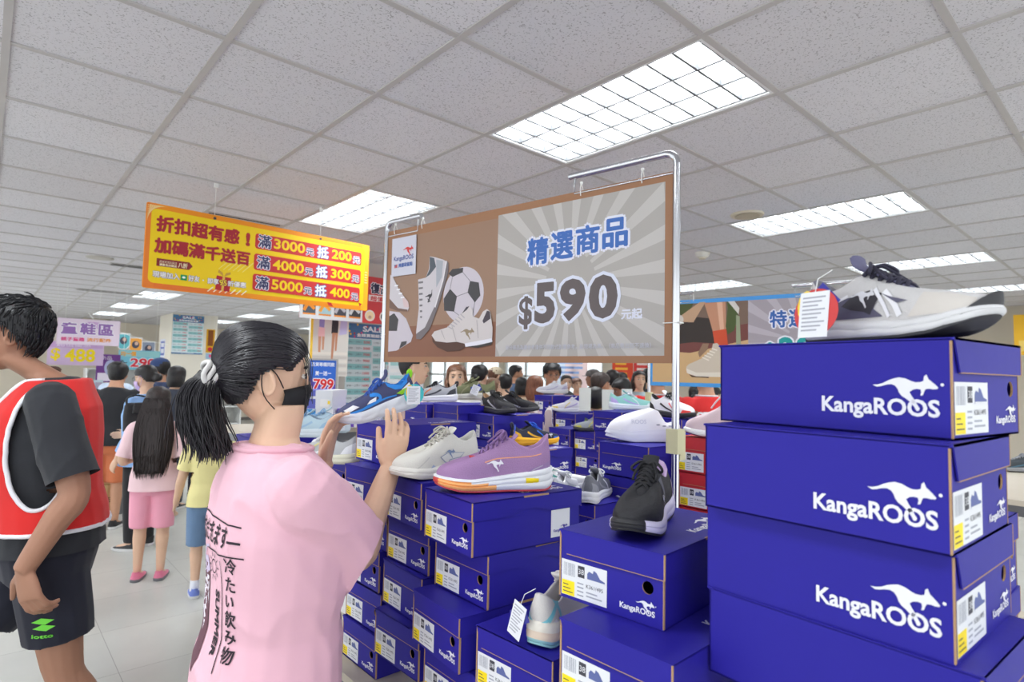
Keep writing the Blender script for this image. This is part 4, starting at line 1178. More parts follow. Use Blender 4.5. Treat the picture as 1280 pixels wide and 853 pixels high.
HEAD = [(-.118, .060, .015, .018), (-.108, .076, -.008, .034), (-.090, .082, -.034, .048), (-.064, .084, -.062, .059), (-.038, .086, -.080, .066), (-.012, .085, -.092, .071), (.014, .086, -.098, .0745),
        (.040, .088, -.101, .076), (.064, .085, -.098, .0735), (.088, .071, -.086, .063), (.106, .045, -.064, .046), (.117, .005, -.035, .018)]
def add_head(mb, m, s, ears=True, fine=True):
    rings = [[m @ (p * s) for p in ell((f + b) / 2, 0, z, (f - b) / 2, w, 20, sq=2.1)] for z, f, b, w in HEAD]
    mb.loft(rings)
    T = lambda x, y, z: m @ (Vector((x, y, z)) * s)
    mb.tube([T(.082, 0, .028), T(.094, 0, .005), T(.103, 0, -.018), T(.092, 0, -.026)], [.008 * s, .010 * s, .012 * s, .010 * s], n=8)
    mb.ball(T(.087, .009, -.022), .009 * s, nu=8, nv=6); mb.ball(T(.087, -.009, -.022), .009 * s, nu=8, nv=6)
    mb.tube([T(.082, -.020, -.054), T(.090, 0, -.051), T(.082, .020, -.054)], .008 * s, n=8)
    mb.tube([T(.080, -.018, -.066), T(.087, 0, -.067), T(.080, .018, -.066)], .0075 * s, n=8)
    if ears:
        for sd in (1, -1):
            c = Matrix.Translation((-.010, sd * .078, -.008)) @ Matrix.Rotation(sd * .35, 4, 'Z') @ Matrix.Rotation(-.2, 4, 'Y')
            pts = [c @ Vector((.017 * cos(a) - .003 * sin(a), 0, .030 * sin(a))) for a in [2 * pi * k / 12 for k in range(13)]]
            mb.tube([m @ (p * s) for p in pts], .0058 * s, n=7)
            mb.loft([[m @ ((c @ Vector((.016 * cos(a), sd * yy, .029 * sin(a)))) * s) for a in [2 * pi * k / 12 for k in range(12)]] for yy in (-.006, .0)])

def face_parts(m, s, parent, brow=(40, 30, 28), lip=(176, 96, 92), glasses=False, mask=None, eyes=True):
    T = lambda x, y, z: m @ (Vector((x, y, z)) * s)
    if eyes:
        for sd in (1, -1):
            b = MB(); rings = []
            b.ball((0, 0, 0), (.006, .0135, .0062), nu=12, nv=8, mat=m @ Matrix.Translation(Vector((.0815, sd * .031, .012)) * s) @ Matrix.Scale(s, 4) @ Matrix.Rotation(sd * .30, 4, 'Z'))
            b.ball((.0035, 0, 0), (.004, .0056, .0058), mi=1, nu=10, nv=8, mat=m @ Matrix.Translation(Vector((.0825, sd * .031, .012)) * s) @ Matrix.Scale(s, 4) @ Matrix.Rotation(sd * .30, 4, 'Z'))
            b.build('eye', [G((226, 220, 214), .3), G((28, 20, 18), .2)], parent, smooth=True)
            b = MB(); b.tube([T(.088, sd * .012, .032), T(.088, sd * .030, .037), T(.076, sd * .050, .032)], [.0028 * s, .0034 * s, .0018 * s], n=6); b.build('eyebrow', G(brow, .8), parent, smooth=True)
            b = MB(); b.tube([T(.0865, sd * .017, .017), T(.088, sd * .031, .0195), T(.081, sd * .046, .015)], .0016 * s, n=5); b.build('eyelid', G((50, 34, 30), .7), parent, smooth=True)
    if not mask:
        b = MB(); b.tube([T(.086, -.021, -.0575), T(.096, -.006, -.0555), T(.0965, .006, -.0555), T(.086, .021, -.0575)], [.003 * s, .0052 * s, .0052 * s, .003 * s], n=7); b.build('lips', G(lip, .5), parent, smooth=True)
    else:
        rings = []
        for z, f, w in ((-.112, .070, .030), (-.100, .088, .046), (-.075, .100, .061), (-.045, .106, .068), (-.020, .110, .066), (-.004, .103, .058)):
            r = []
            for k in range(17):
                a = -1.22 + 2.44 * k / 16; z_ = -.052 + (z + .052) * (1 - .42 * (a / 1.22) ** 2)
                ca = cos(a)
                r.append(T(-.006 + (f + .008) * ca if abs(a) < 1.9 else 0, (w + .010) * sin(a) / .94, z_))
            rings.append(r)
        b = MB(); b.loft(rings, closed=False)
        mk = b.build('face_mask', G(mask, .85), parent, smooth=True)
        so = mk.modifiers.new('thick', 'SOLIDIFY'); so.thickness = .0016
        b = MB()
        for sd in (1, -1):
            b.tube(spline([T(.030, sd * .074, -.020), T(.010, sd * .080, .010), T(-.012, sd * .084, .024), T(-.022, sd * .084, .005), T(-.012, sd * .082, -.040), T(.026, sd * .070, -.078)], 4), .0014 * s, n=6)
        b.build('mask_loops', G(mask, .8), parent, smooth=True)
    if glasses:
        b = MB()
        for sd in (1, -1):
            b.tube([T(.100 - .25 * max(0, sd * y - .03), y, z) for y, z in [(sd * .032 + .021 * cos(a), .010 + .015 * sin(a)) for a in [2 * pi * k / 14 for k in range(15)]]], .0013 * s, n=6)
            b.tube([T(.095, sd * .052, .015), T(.06, sd * .077, .018), T(-.005, sd * .081, .016)], .0013 * s, n=6)
        b.tube([T(.100, -.011, .013), T(.102, 0, .016), T(.100, .011, .013)], .0013 * s, n=6)
        b.build('glasses', G((30, 30, 34), .3), parent, smooth=True)

def add_hair(style, m, s, rgb, parent, voxel=.008, length=.35, strands=0, seed=1, back=None, wide=1.0):
    """cap over the skull with a hairline, plus fall, bob, bun or tail"""
    T = lambda x, y, z: m @ (Vector((x, y, z)) * s); mb = MB(); mi = m.inverted()
    def cap(k, dx=0):
        return [[m @ (p * s) for p in ell((f + b) / 2 - .006 + dx, 0, z + .010 * max(0, z + .02) / .13, (f - b) / 2 + k, w + k, 20, sq=2.1)] for z, f, b, w in HEAD if z > -.100] + [[m @ (p * s) for p in ell(-.015, 0, .117 + k, .03, .03, 20)]]
    if style == 'short':
        mb.loft(cap(.017))
        rnd = random.Random(seed)
        for _ in range(60):
            a = rnd.uniform(0, 2 * pi); e = rnd.uniform(.15, 1.2); p = Vector((.098 * cos(a) * cos(e) - .01, .078 * sin(a) * cos(e), .115 * sin(e) + .01)); q = p * 1.10 + Vector((rnd.uniform(-.02, .02), rnd.uniform(-.02, .02), .004))
            mb.tube([m @ (p * .9 * s), m @ (p * s), m @ (q * s)], [.018 * s, .014 * s, .006 * s], n=6)
        line = lambda x: interp(x, [-.12, -.095, -.05, -.022, .012, .045, .062, .09], [-.080, -.075, -.050, -.012, .028, .020, .045, .070])
    elif style in ('pony', 'bun'):
        mb.loft(cap(.010)); line = lambda x: interp(x, [-.12, -.09, -.05, -.02, .015, .04, .06, .09], [-.060, -.055, -.040, .010, .030, .030, .058, .078])
        if style == 'bun': mb.ball(T(-.128, 0, -.015), (.040 * s,) * 3); mb.ball(T(-.118, .022, -.030), (.028 * s,) * 3)
    elif style == 'bob':
        mb.loft(cap(.016))
        for z0, z1 in ((.04, -.13),):
            rings = []
            for k in range(7):
                z = z0 + (z1 - z0) * k / 6; f = .0 + .018 * sin(pi * k / 6)
                rings.append([m @ (p * s) for p in ell(-.030, 0, z, .078 + f, .084 + f, 20)])
            mb.loft(rings)
        line = lambda x: interp(x, [-.14, .02, .035, .05, .065, .09], [-.2, -.2, -.12, .02, .062, .082])
    elif style in ('long', 'fringe'):
        mb.loft(cap(.015)); rings = []; bk = back if back is not None else .02
        for k in range(10):
            u = k / 9; z = .05 - (length + .05) * u
            rings.append([m @ (p * s) for p in ell(-.048 - bk * u, 0, z, .070 - .012 * u + (.01 if .2 < u < .8 else 0), .083 + (.030 * sin(pi * min(1, u * 1.1)) - .012 * u) + (wide - 1) * .09 * min(1, u * 2), 20)])
        mb.loft(rings)
        line = lambda x: interp(x, [-.2, .0, .015, .04, .06, .09], [-9, -9, -.10, .03, .060, .080])
    keep = lambda c: (lambda p: p.z > line(p.x) or p.x < -.135)((mi @ c) / s)
    h = fuse(mb, 'hair', hair_mat(rgb), parent, voxel=voxel, smooth=2, keep=keep)
    if strands:
        rnd = random.Random(seed + 5); st = MB(); R3 = m.to_3x3()
        if style == 'short':
            vs = h.data.vertices; nr = h.data.vertex_normals
            for _ in range(strands):
                i = rnd.randrange(len(vs)); p = vs[i].co; n_ = nr[i].vector; q = (inv_ := mi @ p) / s
                flow = R3 @ Vector((.55 if q.z > .07 else .05, q.y * 3, -.8 if q.z < .09 else -.1)); flow = (flow - n_ * flow.dot(n_))
                if flow.length < .01: continue
                flow.normalize(); L_ = rnd.uniform(.020, .038); pts = [p + flow * (L_ * k / 4) + n_ * (.002 + .005 * sin(pi * k / 5) - .0022 * k * k / 4) for k in range(5)]
                st.tube(pts, [.0012, .0026, .0024, .0018, .0004], n=3)
        else:
            bk = back if back is not None else .02
            for _ in range(strands):
                a = rnd.uniform(pi * .55, pi * 1.45); e = rnd.uniform(.82, 1.07); j = rnd.gauss(0, .004); pts = []
                for k in range(14):
                    u = .02 + (e - .02) * k / 13; z = .05 - (length + .05) * u; f = 1.035 + (0 if u < 1 else -.1)
                    rx = (.070 - .012 * u + (.01 if .2 < u < .8 else 0)) * f; ry = (.083 + (.030 * sin(pi * min(1, u * 1.1)) - .012 * u) + (wide - 1) * .09 * min(1, u * 2)) * f
                    pts.append(m @ (Vector((-.048 - bk * u + rx * cos(a), ry * sin(a) + j * k / 4, z)) * s))
                st.tube(pts, [.0012] + [.0030] * 11 + [.002, .0006], n=3)
        st.build('hair_strands', hair_mat(rgb), h, smooth=True)
    return h

def person(label, loc, rz, h, sex='f', skin=SKIN, shirt=(200, 200, 200), bottom=(40, 44, 60), bottom_len='long', hair=('short', (24, 22, 24)), shirt_hem=.50, sleeve=.5, lean=0.0, head_turn=0.0, head_nod=0.0, arms=(None, None), legs=(0, 0),
           face=True, glasses=False, mask=None, head_k=1.0, bulk=1.0, voxel=.014, shoes=(60, 60, 64), group=None, brow=(40, 30, 28), hair_len=.30, ease=1.0, hand_curl=.4, full=True, hand_dirs=(None, None), fold=.25, sock=None, head_fwd=0.0, hair_back=None, sleeve_r=1.0, head_off=(0, 0, 0), wrinkle=0.0, sleeve_cut=None, kz=None, hair_w=1.0, strands=0, body_voxel=None):
    """a standing figure facing local +x; arms: wrist targets in local metres (right, left) or None to hang"""
    t = thing('person', label, 'person', loc, rz, group=group)
    H = h; wm = 1.0 if sex == 'f' else 1.10
    LM = Matrix.Translation((0, 0, .50 * H)) @ Matrix.Rotation(lean, 4, 'Y') @ Matrix.Translation((0, 0, -.50 * H))
    def sp(x, y, z):                                 # spine bends above the hips
        p = Vector((x * H, y * H, z * H))
        if z <= .46: return p
        k = min(1, (z - .46) / .16); M_ = Matrix.Translation((0, 0, .50 * H)) @ Matrix.Rotation(lean * k, 4, 'Y') @ Matrix.Translation((0, 0, -.50 * H))
        return M_ @ p
    def ring(cx, z, rx, ry, k=0, sq=2.3): return [sp(cx + (rx * bulk + k) * math.copysign(abs(cos(a)) ** (2 / sq), cos(a)), (ry * wm * bulk ** .5 + k) * math.copysign(abs(sin(a)) ** (2 / sq), sin(a)), z) for a in [2 * pi * q / 22 for q in range(22)]]
    TOR = [(.0, .455, .050, .080), (0, .50, .066, .096), (0, .55, .066, .094), (.004, .61, .058, .080), (.006, .67, .062, .086), (.006, .73, .066, .094), (.0, .785, .058, .096), (-.006, .815, .046, .080), (-.010, .838, .034, .050)]
    b = MB()
    b.loft([ring(*r) for r in TOR] + [ring(-.010 + head_fwd * .4, .855, .031, .034), ring(-.004 + head_fwd, .885, .030, .032), ring(-.002 + head_fwd, .90, .028, .03)])
    s = h / 1.70 * head_k
    hc = sp(-.002 + head_fwd, 0, .934) + Vector((.012 * s, 0, (head_k - 1) * .06)) + Vector(head_off)
    HM = Matrix.Translation(hc) @ Matrix.Rotation(head_turn, 4, 'Z') @ Matrix.Rotation(head_nod, 4, 'Y')
    add_head(b, HM, s)
    # arms
    W_ = []; SH = []
    for i, sd in enumerate((-1, 1)):
        S = sp(-.006, sd * .104 * wm * bulk ** .5, .795); l1, l2 = .172 * H, .150 * H; pole = Vector((-.45, sd * .35, -.8))
        T_ = Vector(arms[i]) if arms[i] is not None else S + Vector((.045 * H, sd * .030 * H, -.315 * H))
        E_, Wp = ik(S, T_, l1, l2, pole); SH.append((S, E_, Wp)); fd = (Wp - E_).normalized()
        ab = bulk ** .5
        b.tube(spline([S + Vector((0, -sd * .03 * H, .006 * H)), S, S.lerp(E_, .5), E_, E_.lerp(Wp, .35), Wp + fd * .005], 4), [x * H * ab for x in np.interp(np.linspace(0, 5, 21), [0, 1, 2, 3, 3.6, 5], [.030, .033, .029, .0245, .0255, .0165])], n=12)
        hdr = hand_dirs[i] if hand_dirs[i] else ((fd + Vector((.10, 0, 0))), Vector((0, sd, 0)) + Vector((.2, 0, .1)))
        hd = Vector(hdr[0]); hn = Vector(hdr[1]); want = Vector(hdr[2]) if len(hdr) > 2 else Vector((1, 0, .6))
        kw = hdr[3] if len(hdr) > 3 else {}
        cr = hd.normalized().cross((hn - hd.normalized() * hn.dot(hd.normalized())))
        ts = 1 if cr.dot(want) > 0 else -1
        add_hand(b, Wp, hd, hn, s=h / 1.70 * (.95 if sex == 'f' else 1.05), thumb_side=ts, curl=kw.get('curl', hand_curl), curls=kw.get('curls'), thumb=kw.get('thumb'), spread=kw.get('spread', .10))
    # legs
    LG = []
    for i, sd in enumerate((-1, 1)):
        a = legs[i]; hip = Vector((0, sd * .050 * H, .49 * H)); kn = hip + Vector((sin(a) * .235 * H, sd * .004 * H, -cos(a) * .235 * H)); bend = a - abs(a) * .6 - (.04 if a >= 0 else .25)
        an = kn + Vector((sin(bend) * .215 * H, 0, -cos(bend) * .215 * H)); dz = an.z - .045 * H
        if dz < 0: an.z = .045 * H
        LG.append((hip, kn, an))
        if full:
            b.tube(spline([hip + Vector((0, 0, .03 * H)), hip, hip.lerp(kn, .5), kn, kn.lerp(an, .35), an, an + Vector((0, 0, -.02 * H))], 4), [x * H * bulk ** .5 for x in np.interp(np.linspace(0, 6, 25), [0, 1, 2, 3, 3.6, 5, 6], [.046, .050, .042, .031, .033, .019, .020])], n=14)
            b.tube([an + Vector((-.02 * H, 0, -.018 * H)), an + Vector((.03 * H, 0, -.024 * H)), an + Vector((.085 * H, 0, -.032 * H))], [.020 * H, .022 * H, .013 * H], n=10)
    body = fuse(b, 'body', skin_mat(skin), t, voxel=body_voxel or (min(voxel, .010) if face else voxel), smooth=2)
    # shirt
    e = .011 * ease * H / 1.0
    b = MB(); R_ = [r for r in TOR if r[1] > shirt_hem + .02 and r[1] < .83]; k = .010 * ease
    hem = [(0, shirt_hem - .022, .070, .098)] if shirt_hem > .44 else [(0, shirt_hem, .072, .098)]
    rr = hem + R_
    b.loft([ring(c, z, rx, ry, k * interp(z, [.45, .70, .75, .80], kz or [1.25, 1.1, .9, .5])) for c, z, rx, ry in rr] + [ring(-.010, .832, .040, .060, k * .5), ring(-.010, .846, .034, .042, k * .3)])
    ends = []
    if sleeve > 0:
        for i, sd in enumerate((-1, 1)):
            S, E_, Wp = SH[i]; tot = [S + Vector((0, -sd * .035 * H, .004 * H)), S, S.lerp(E_, .5), E_, E_.lerp(Wp, .5), Wp]
            P = spline(tot, 6); n_ = max(6, int(6 + sleeve * 24)); P = P[:min(n_ + 1, len(P))]; m_ = len(P) - 1
            rad = [interp(q / 6, [0, 1, 2, 3, 4, 5], [.030, .035, .034, .032, .029, .022]) * H * ab * (1 + (.15 * (ease - 1) + sleeve_r - 1) * min(1, max(0, (q - 3) / (m_ - 3)))) + (.004 * H if sleeve < .7 else 0) for q in range(len(P))]
            dd = (P[-1] - P[-2]).normalized(); ends.append((P[-1].copy(), dd, rad[-1] * 1.35) if not (sleeve_cut and i in sleeve_cut) else sleeve_cut[i])
            P.append(P[-1] + dd * voxel * 3); rad.append(rad[-1])
            b.tube(P, rad, n=14)
    hm = sp(0, 0, shirt_hem); hd_ = (sp(0, 0, shirt_hem - .02) - hm).normalized()
    sh = fuse(b, 'shirt', cloth(shirt, fold), t, voxel=voxel, smooth=2, cuts=[(p, d_, r_) for p, d_, r_ in ends] + ([(hm, hd_, .22 * H)] if shirt_hem > .44 else []))
    if wrinkle: folds(sh, wrinkle)
    # bottoms
    b = MB(); kk = .007
    b.loft([ring(0, .452, .060, .092, kk), ring(0, .50, .070, .098, kk), ring(0, .55, .066, .094, kk), ring(0, .58, .062, .088, kk)])
    end = {'long': 4.85, 'short': 2.45, 'knee': 2.9, 'mini': 2.2}[bottom_len]
    if bottom_len == 'skirt': pass
    for i in (0, 1):
        hip, kn, an = LG[i]; P = spline([hip + Vector((0, 0, .03 * H)), hip, hip.lerp(kn, .5), kn, kn.lerp(an, .5), an], 6); P = P[:int(end * 6) + 1] if end < 4.8 else P
        wid = 1.0 if bottom_len == 'long' else 1.12
        b.tube(P, [interp(q / 6, [0, 1, 2, 3, 4, 5], [.050, .056, .052, .046, .042, .038]) * H * bulk ** .5 * wid for q in range(len(P))], n=14)
    if full or bottom_len != 'long' or True: fuse(b, 'trousers' if bottom_len == 'long' else 'shorts', cloth(bottom, fold), t, voxel=voxel, smooth=1)
    # shoes
    for i in (0, 1):
        hip, kn, an = LG[i]; f = an.copy(); b = MB(); rings = []
        z0 = f.z - .045 * H
        OUTL = [(-.045, .0), (-.035, .022), (0, .027), (.05, .029), (.085, .026), (.108, .012), (.110, 0)]
        lp = [(x, y) for x, y in OUTL] + [(x, -y) for x, y in OUTL[-2:0:-1]]
        for z, q in ((0, .92), (.004, 1.0), (.016, 1.0)): rings.append([Vector((f.x + x * H * q, f.y + y * H * q, z0 + z * H)) for x, y in lp])
        b.loft(rings)
        b2 = MB(); rings = []
        for z, q, dx in ((.014, .98, 0), (.028, .90, -.004), (.040, .66, -.018), (.054, .52, -.026)): rings.append([Vector((f.x + dx * H + x * H * q, f.y + y * H * q, z0 + z * H - max(0, x) * .22 * H * (z - .014) / .04)) for x, y in lp])
        b2.loft(rings)
        so = b2.build('shoe', G(shoes, .6), t, smooth=True, angle=60); b.build('sole', G((222, 222, 222) if sum(shoes) < 500 else (120, 120, 126), .6), so, smooth=True, angle=50)
        if sock:
            b = MB(); b.tube([an + Vector((0, 0, -.01 * H)), an.lerp(kn, .22)], [.024 * H, .023 * H], n=12); b.build('sock', G(sock, .9), t, smooth=True, angle=50)
    if face: face_parts(HM, s, t, glasses=glasses, mask=mask, brow=brow)
    if hair: add_hair(hair[0], HM, s, hair[1], t, voxel=.010 if voxel > .01 else .007, length=hair_len, back=hair_back, wide=hair_w, strands=strands)
    return dict(root=t, HM=HM, s=s, shirt=sh, body=body, SH=SH, LG=LG, sp=sp, ring=ring)

def folds(o, amp, scale=7.0):
    """soft cloth folds"""
    from mathutils import noise
    me = o.data; n = len(me.vertices)
    co = np.empty(n * 3); me.vertices.foreach_get('co', co); co = co.reshape(-1, 3)
    nr = np.array([v.vector[:] for v in me.vertex_normals])
    d = np.empty(n)
    for i in range(n):
        p = co[i]; q = Vector((p[0] * 1.4 + p[2] * .5, p[1] * 1.4 - p[2] * .35, p[2] * .7)) * scale
        f = noise.noise(q); r_ = 1 - min(1, abs(f) * 2.6)
        d[i] = r_ * r_ * .9 + noise.noise(q * .45 + Vector((3, 1, 7))) * .8
    co = co + nr * (d * amp)[:, None]
    me.vertices.foreach_set('co', co.ravel()); me.update()

def facing(px, py, d, d2=None):
    """heading of a figure that looks along a screen direction: px right, d away"""
    v = CAMX * px + CAMF * d; return math.atan2(v.y, v.x)
# ---- the woman in pink
WX, WY, WH = .475, 1.405, 1.635
W_LOC = Vector((WX, WY, 0)) + Vector((CAMX.x, CAMX.y, 0)) * .050; W_RZ = -.04
W_M = Matrix.Translation(W_LOC) @ Matrix.Rotation(W_RZ, 4, 'Z'); W_I = W_M.inverted(); W_R = W_I.to_3x3()
def main_woman():
    dR = W_R @ (CAMU * .95 + CAMX * .18 + CAMF * .15); nR = W_R @ (CAMX * .62 - CAMF * .78 + CAMU * .1); tR = W_R @ (-CAMX - CAMF * .5)
    dL = W_R @ (CAMU * .95 + CAMX * .18 + CAMF * .10); nL = W_R @ (-CAMX * .9 + CAMF * .25 + CAMU * .25); tL = W_R @ (-CAMF + CAMX * .4)
    return person('woman in pink printed t-shirt with ponytail, holding up a blue sneaker', W_LOC, W_RZ, WH, 'f', SKIN, shirt=(232, 182, 197), body_voxel=.0042, bottom=(60, 70, 96), shirt_hem=.47, sleeve=.56, sleeve_r=1.5, sleeve_cut={0: (W_I @ at(456, 693, 1.40), (W_R @ (CAMX * .84 - CAMU * .50 + CAMF * .15)).normalized(), .125)}, kz=[.95, 1.05, 1.05, .75], hair=None, mask=(28, 28, 32),
               arms=(W_I @ at(488, 586, 1.575), W_I @ at(405, 578, 1.615)),
               hand_dirs=((dR, nR, tR, dict(curls=(.20, .26, .34, .44), thumb=(.90, .48, -.30), spread=.16)), (dL, nL, tL, dict(curls=(.38, .42, .46, .52), thumb=(.72, .62, -.40), spread=.05))),
               ease=2.45, voxel=.006, head_nod=.08, head_turn=-.13, lean=.02, fold=.10, brow=(30, 26, 26), head_off=(-.045, .031, .004), wrinkle=.0055)
PW = main_woman()

def woman_hair(p, rgb=(34, 32, 36)):
    HM, s, t = p['HM'], p['s'], p['root']
    T = lambda x, y, z: HM @ (Vector((x, y, z)) * s)
    cap = MB(); inv = HM.inverted()
    cap.loft([[HM @ (q * s) for q in ell((f + b) / 2 - .006, 0, z + .012 * max(0, z + .02) / .13, (f - b) / 2 + .013, w + .012, 24, sq=2.1)] for z, f, b, w in HEAD if z > -.100] + [[HM @ (q * s) for q in ell(-.015, 0, .130, .03, .03, 24)]])
    line = lambda x: interp(x, [-.12, -.09, -.05, -.022, .015, .045, .062, .09], [-.078, -.074, -.062, .006, .034, .022, .050, .072])
    keep = lambda c: (lambda q: q.z > line(q.x))((inv @ c) / s)
    h = fuse(cap, 'hair', hair_mat(rgb), t, voxel=.006, smooth=2, keep=keep)
    bv = bvh_of(h); rnd = random.Random(11)
    tie = Vector((-.108, 0, -.008)); mb = MB(); c0 = Vector((-.01, 0, .0))
    for _ in range(950):
        x = rnd.uniform(-.10, .075); sd = rnd.choice((1, -1))
        if rnd.random() < .35: root = Vector((x, sd * .08, line(x) + rnd.uniform(.0, .012)))
        else: root = Vector((rnd.uniform(-.08, .08), rnd.uniform(-.08, .08), rnd.uniform(.0, .12)))
        d0 = (root - c0).normalized(); d1 = (tie - c0).normalized(); pts = []
        for k in range(13):
            u = k / 12; d = d0.lerp(d1, u); d = d.normalized() if d.length > .02 else d1
            hit = bv.ray_cast(HM @ ((c0 + d * .3) * s), (HM.to_3x3() @ -d).normalized())
            if hit[0] is None or (hit[0] - HM @ (c0 * s)).length < .05: continue
            pts.append(hit[0] + hit[1].normalized() * (.0005 + .0022 * sin(pi * u) * rnd.random()))
        if len(pts) > 6: mb.tube(pts, [.0006] + [.0017] * (len(pts) - 2) + [.001], n=3)
    mb.build('hair_strands', M('hair_sheen_black', (40, 38, 44), .34), h, smooth=True)
    # tail
    mb = MB(); core = MB()
    ctr = spline([T(-.098, 0, -.006), T(-.126, 0, -.018), T(-.136, 0, -.055), T(-.128, 0, -.100), T(-.112, 0, -.142), T(-.098, .0, -.178)], 4)
    core.tube(ctr, [interp(k, [0, 3, 8, 14, 20], [.020, .030, .040, .036, .012]) * s for k in range(len(ctr))], n=14, flat=.85)
    tail = fuse(core, 'ponytail', hair_mat(rgb), t, voxel=.007, smooth=2)
    for _ in range(520):
        a = rnd.uniform(0, 2 * pi); q = rnd.random() ** .5 * 1.12; L_ = rnd.uniform(.72, 1.12); pts = []; jx, jy = rnd.gauss(0, .006), rnd.gauss(0, .006)
        n = len(ctr)
        for k in range(n):
            u = min(k / (n - 1) * L_, 1.0); i = min(int(u * (n - 1)), n - 2); f = u * (n - 1) - i; c = ctr[i].lerp(ctr[i + 1], f)
            if k / (n - 1) * L_ > 1: c = c + Vector((0, 0, -(k / (n - 1) * L_ - 1) * .22 * s))
            r = interp(u * 20, [0, 3, 8, 14, 20], [.018, .031, .041, .040, .030]) * q * s; w = (k / n) ** 2
            pts.append(c + HM.to_3x3() @ Vector((cos(a) * r + jx * w * 3, sin(a) * r + jy * w * 3, -abs(jx) * w)))
        mb.tube(pts, [.0014] * (len(pts) - 1) + [.0004], n=3)
    mb.build('tail_strands', M('hair_sheen_black', (40, 38, 44), .34), tail, smooth=True)
    # hair tie: a few twisted white bands
    for k in range(3):
        b = MB(); cx = -.110 - .010 * k
        b.tube([T(cx + .006 * sin(3 * a + k), (.031 + .002 * k) * cos(a), -.010 + (.031 + .002 * k) * sin(a)) for a in [2 * pi * q / 24 for q in range(25)]], .0058 * s, n=8)
        b.build('hair_tie', G((206, 204, 202), .7), t, smooth=True)
    # loose strands before the ear and at the nape
    mb = MB()
    for _ in range(7):
        sd = -1; x = rnd.uniform(.066, .082); L_ = rnd.uniform(.08, .16)
        z0 = line(x) + .008; yy = rnd.uniform(.030, .055); pts = [T(x - .01, sd * yy, z0 + .02), T(x + .008, sd * yy, z0 - .01)]
        for k in range(1, 5): pts.append(T(x + .012 + .003 * k + rnd.gauss(0, .001), sd * (yy + .003 * k), z0 - L_ * k / 4))
        mb.tube(spline(pts, 2), .0009, n=3)
    mb.build('loose_strands', M('hair_sheen_black', (40, 38, 44), .34), h, smooth=True)
woman_hair(PW)

# bracelet on the far wrist
def bracelet(p):
    S, E_, Wp = p['SH'][1]; d = (Wp - E_).normalized(); c = E_.lerp(Wp, .86); u = d.cross(Vector((0, 0, 1))).normalized(); w = d.cross(u); mb = MB()
    for k in range(18):
        a = 2 * pi * k / 18; mb.ball(c + (u * cos(a) + w * sin(a)) * .0335 + d * .004 * sin(a), .0045, mi=1 if k % 9 == 3 else (2 if k % 6 == 0 else 0), nu=8, nv=6)
    mb.build('bracelet', [G((126, 74, 54), .5), G((236, 228, 214), .3), G((190, 84, 52), .5)], p['root'], smooth=True)
bracelet(PW)

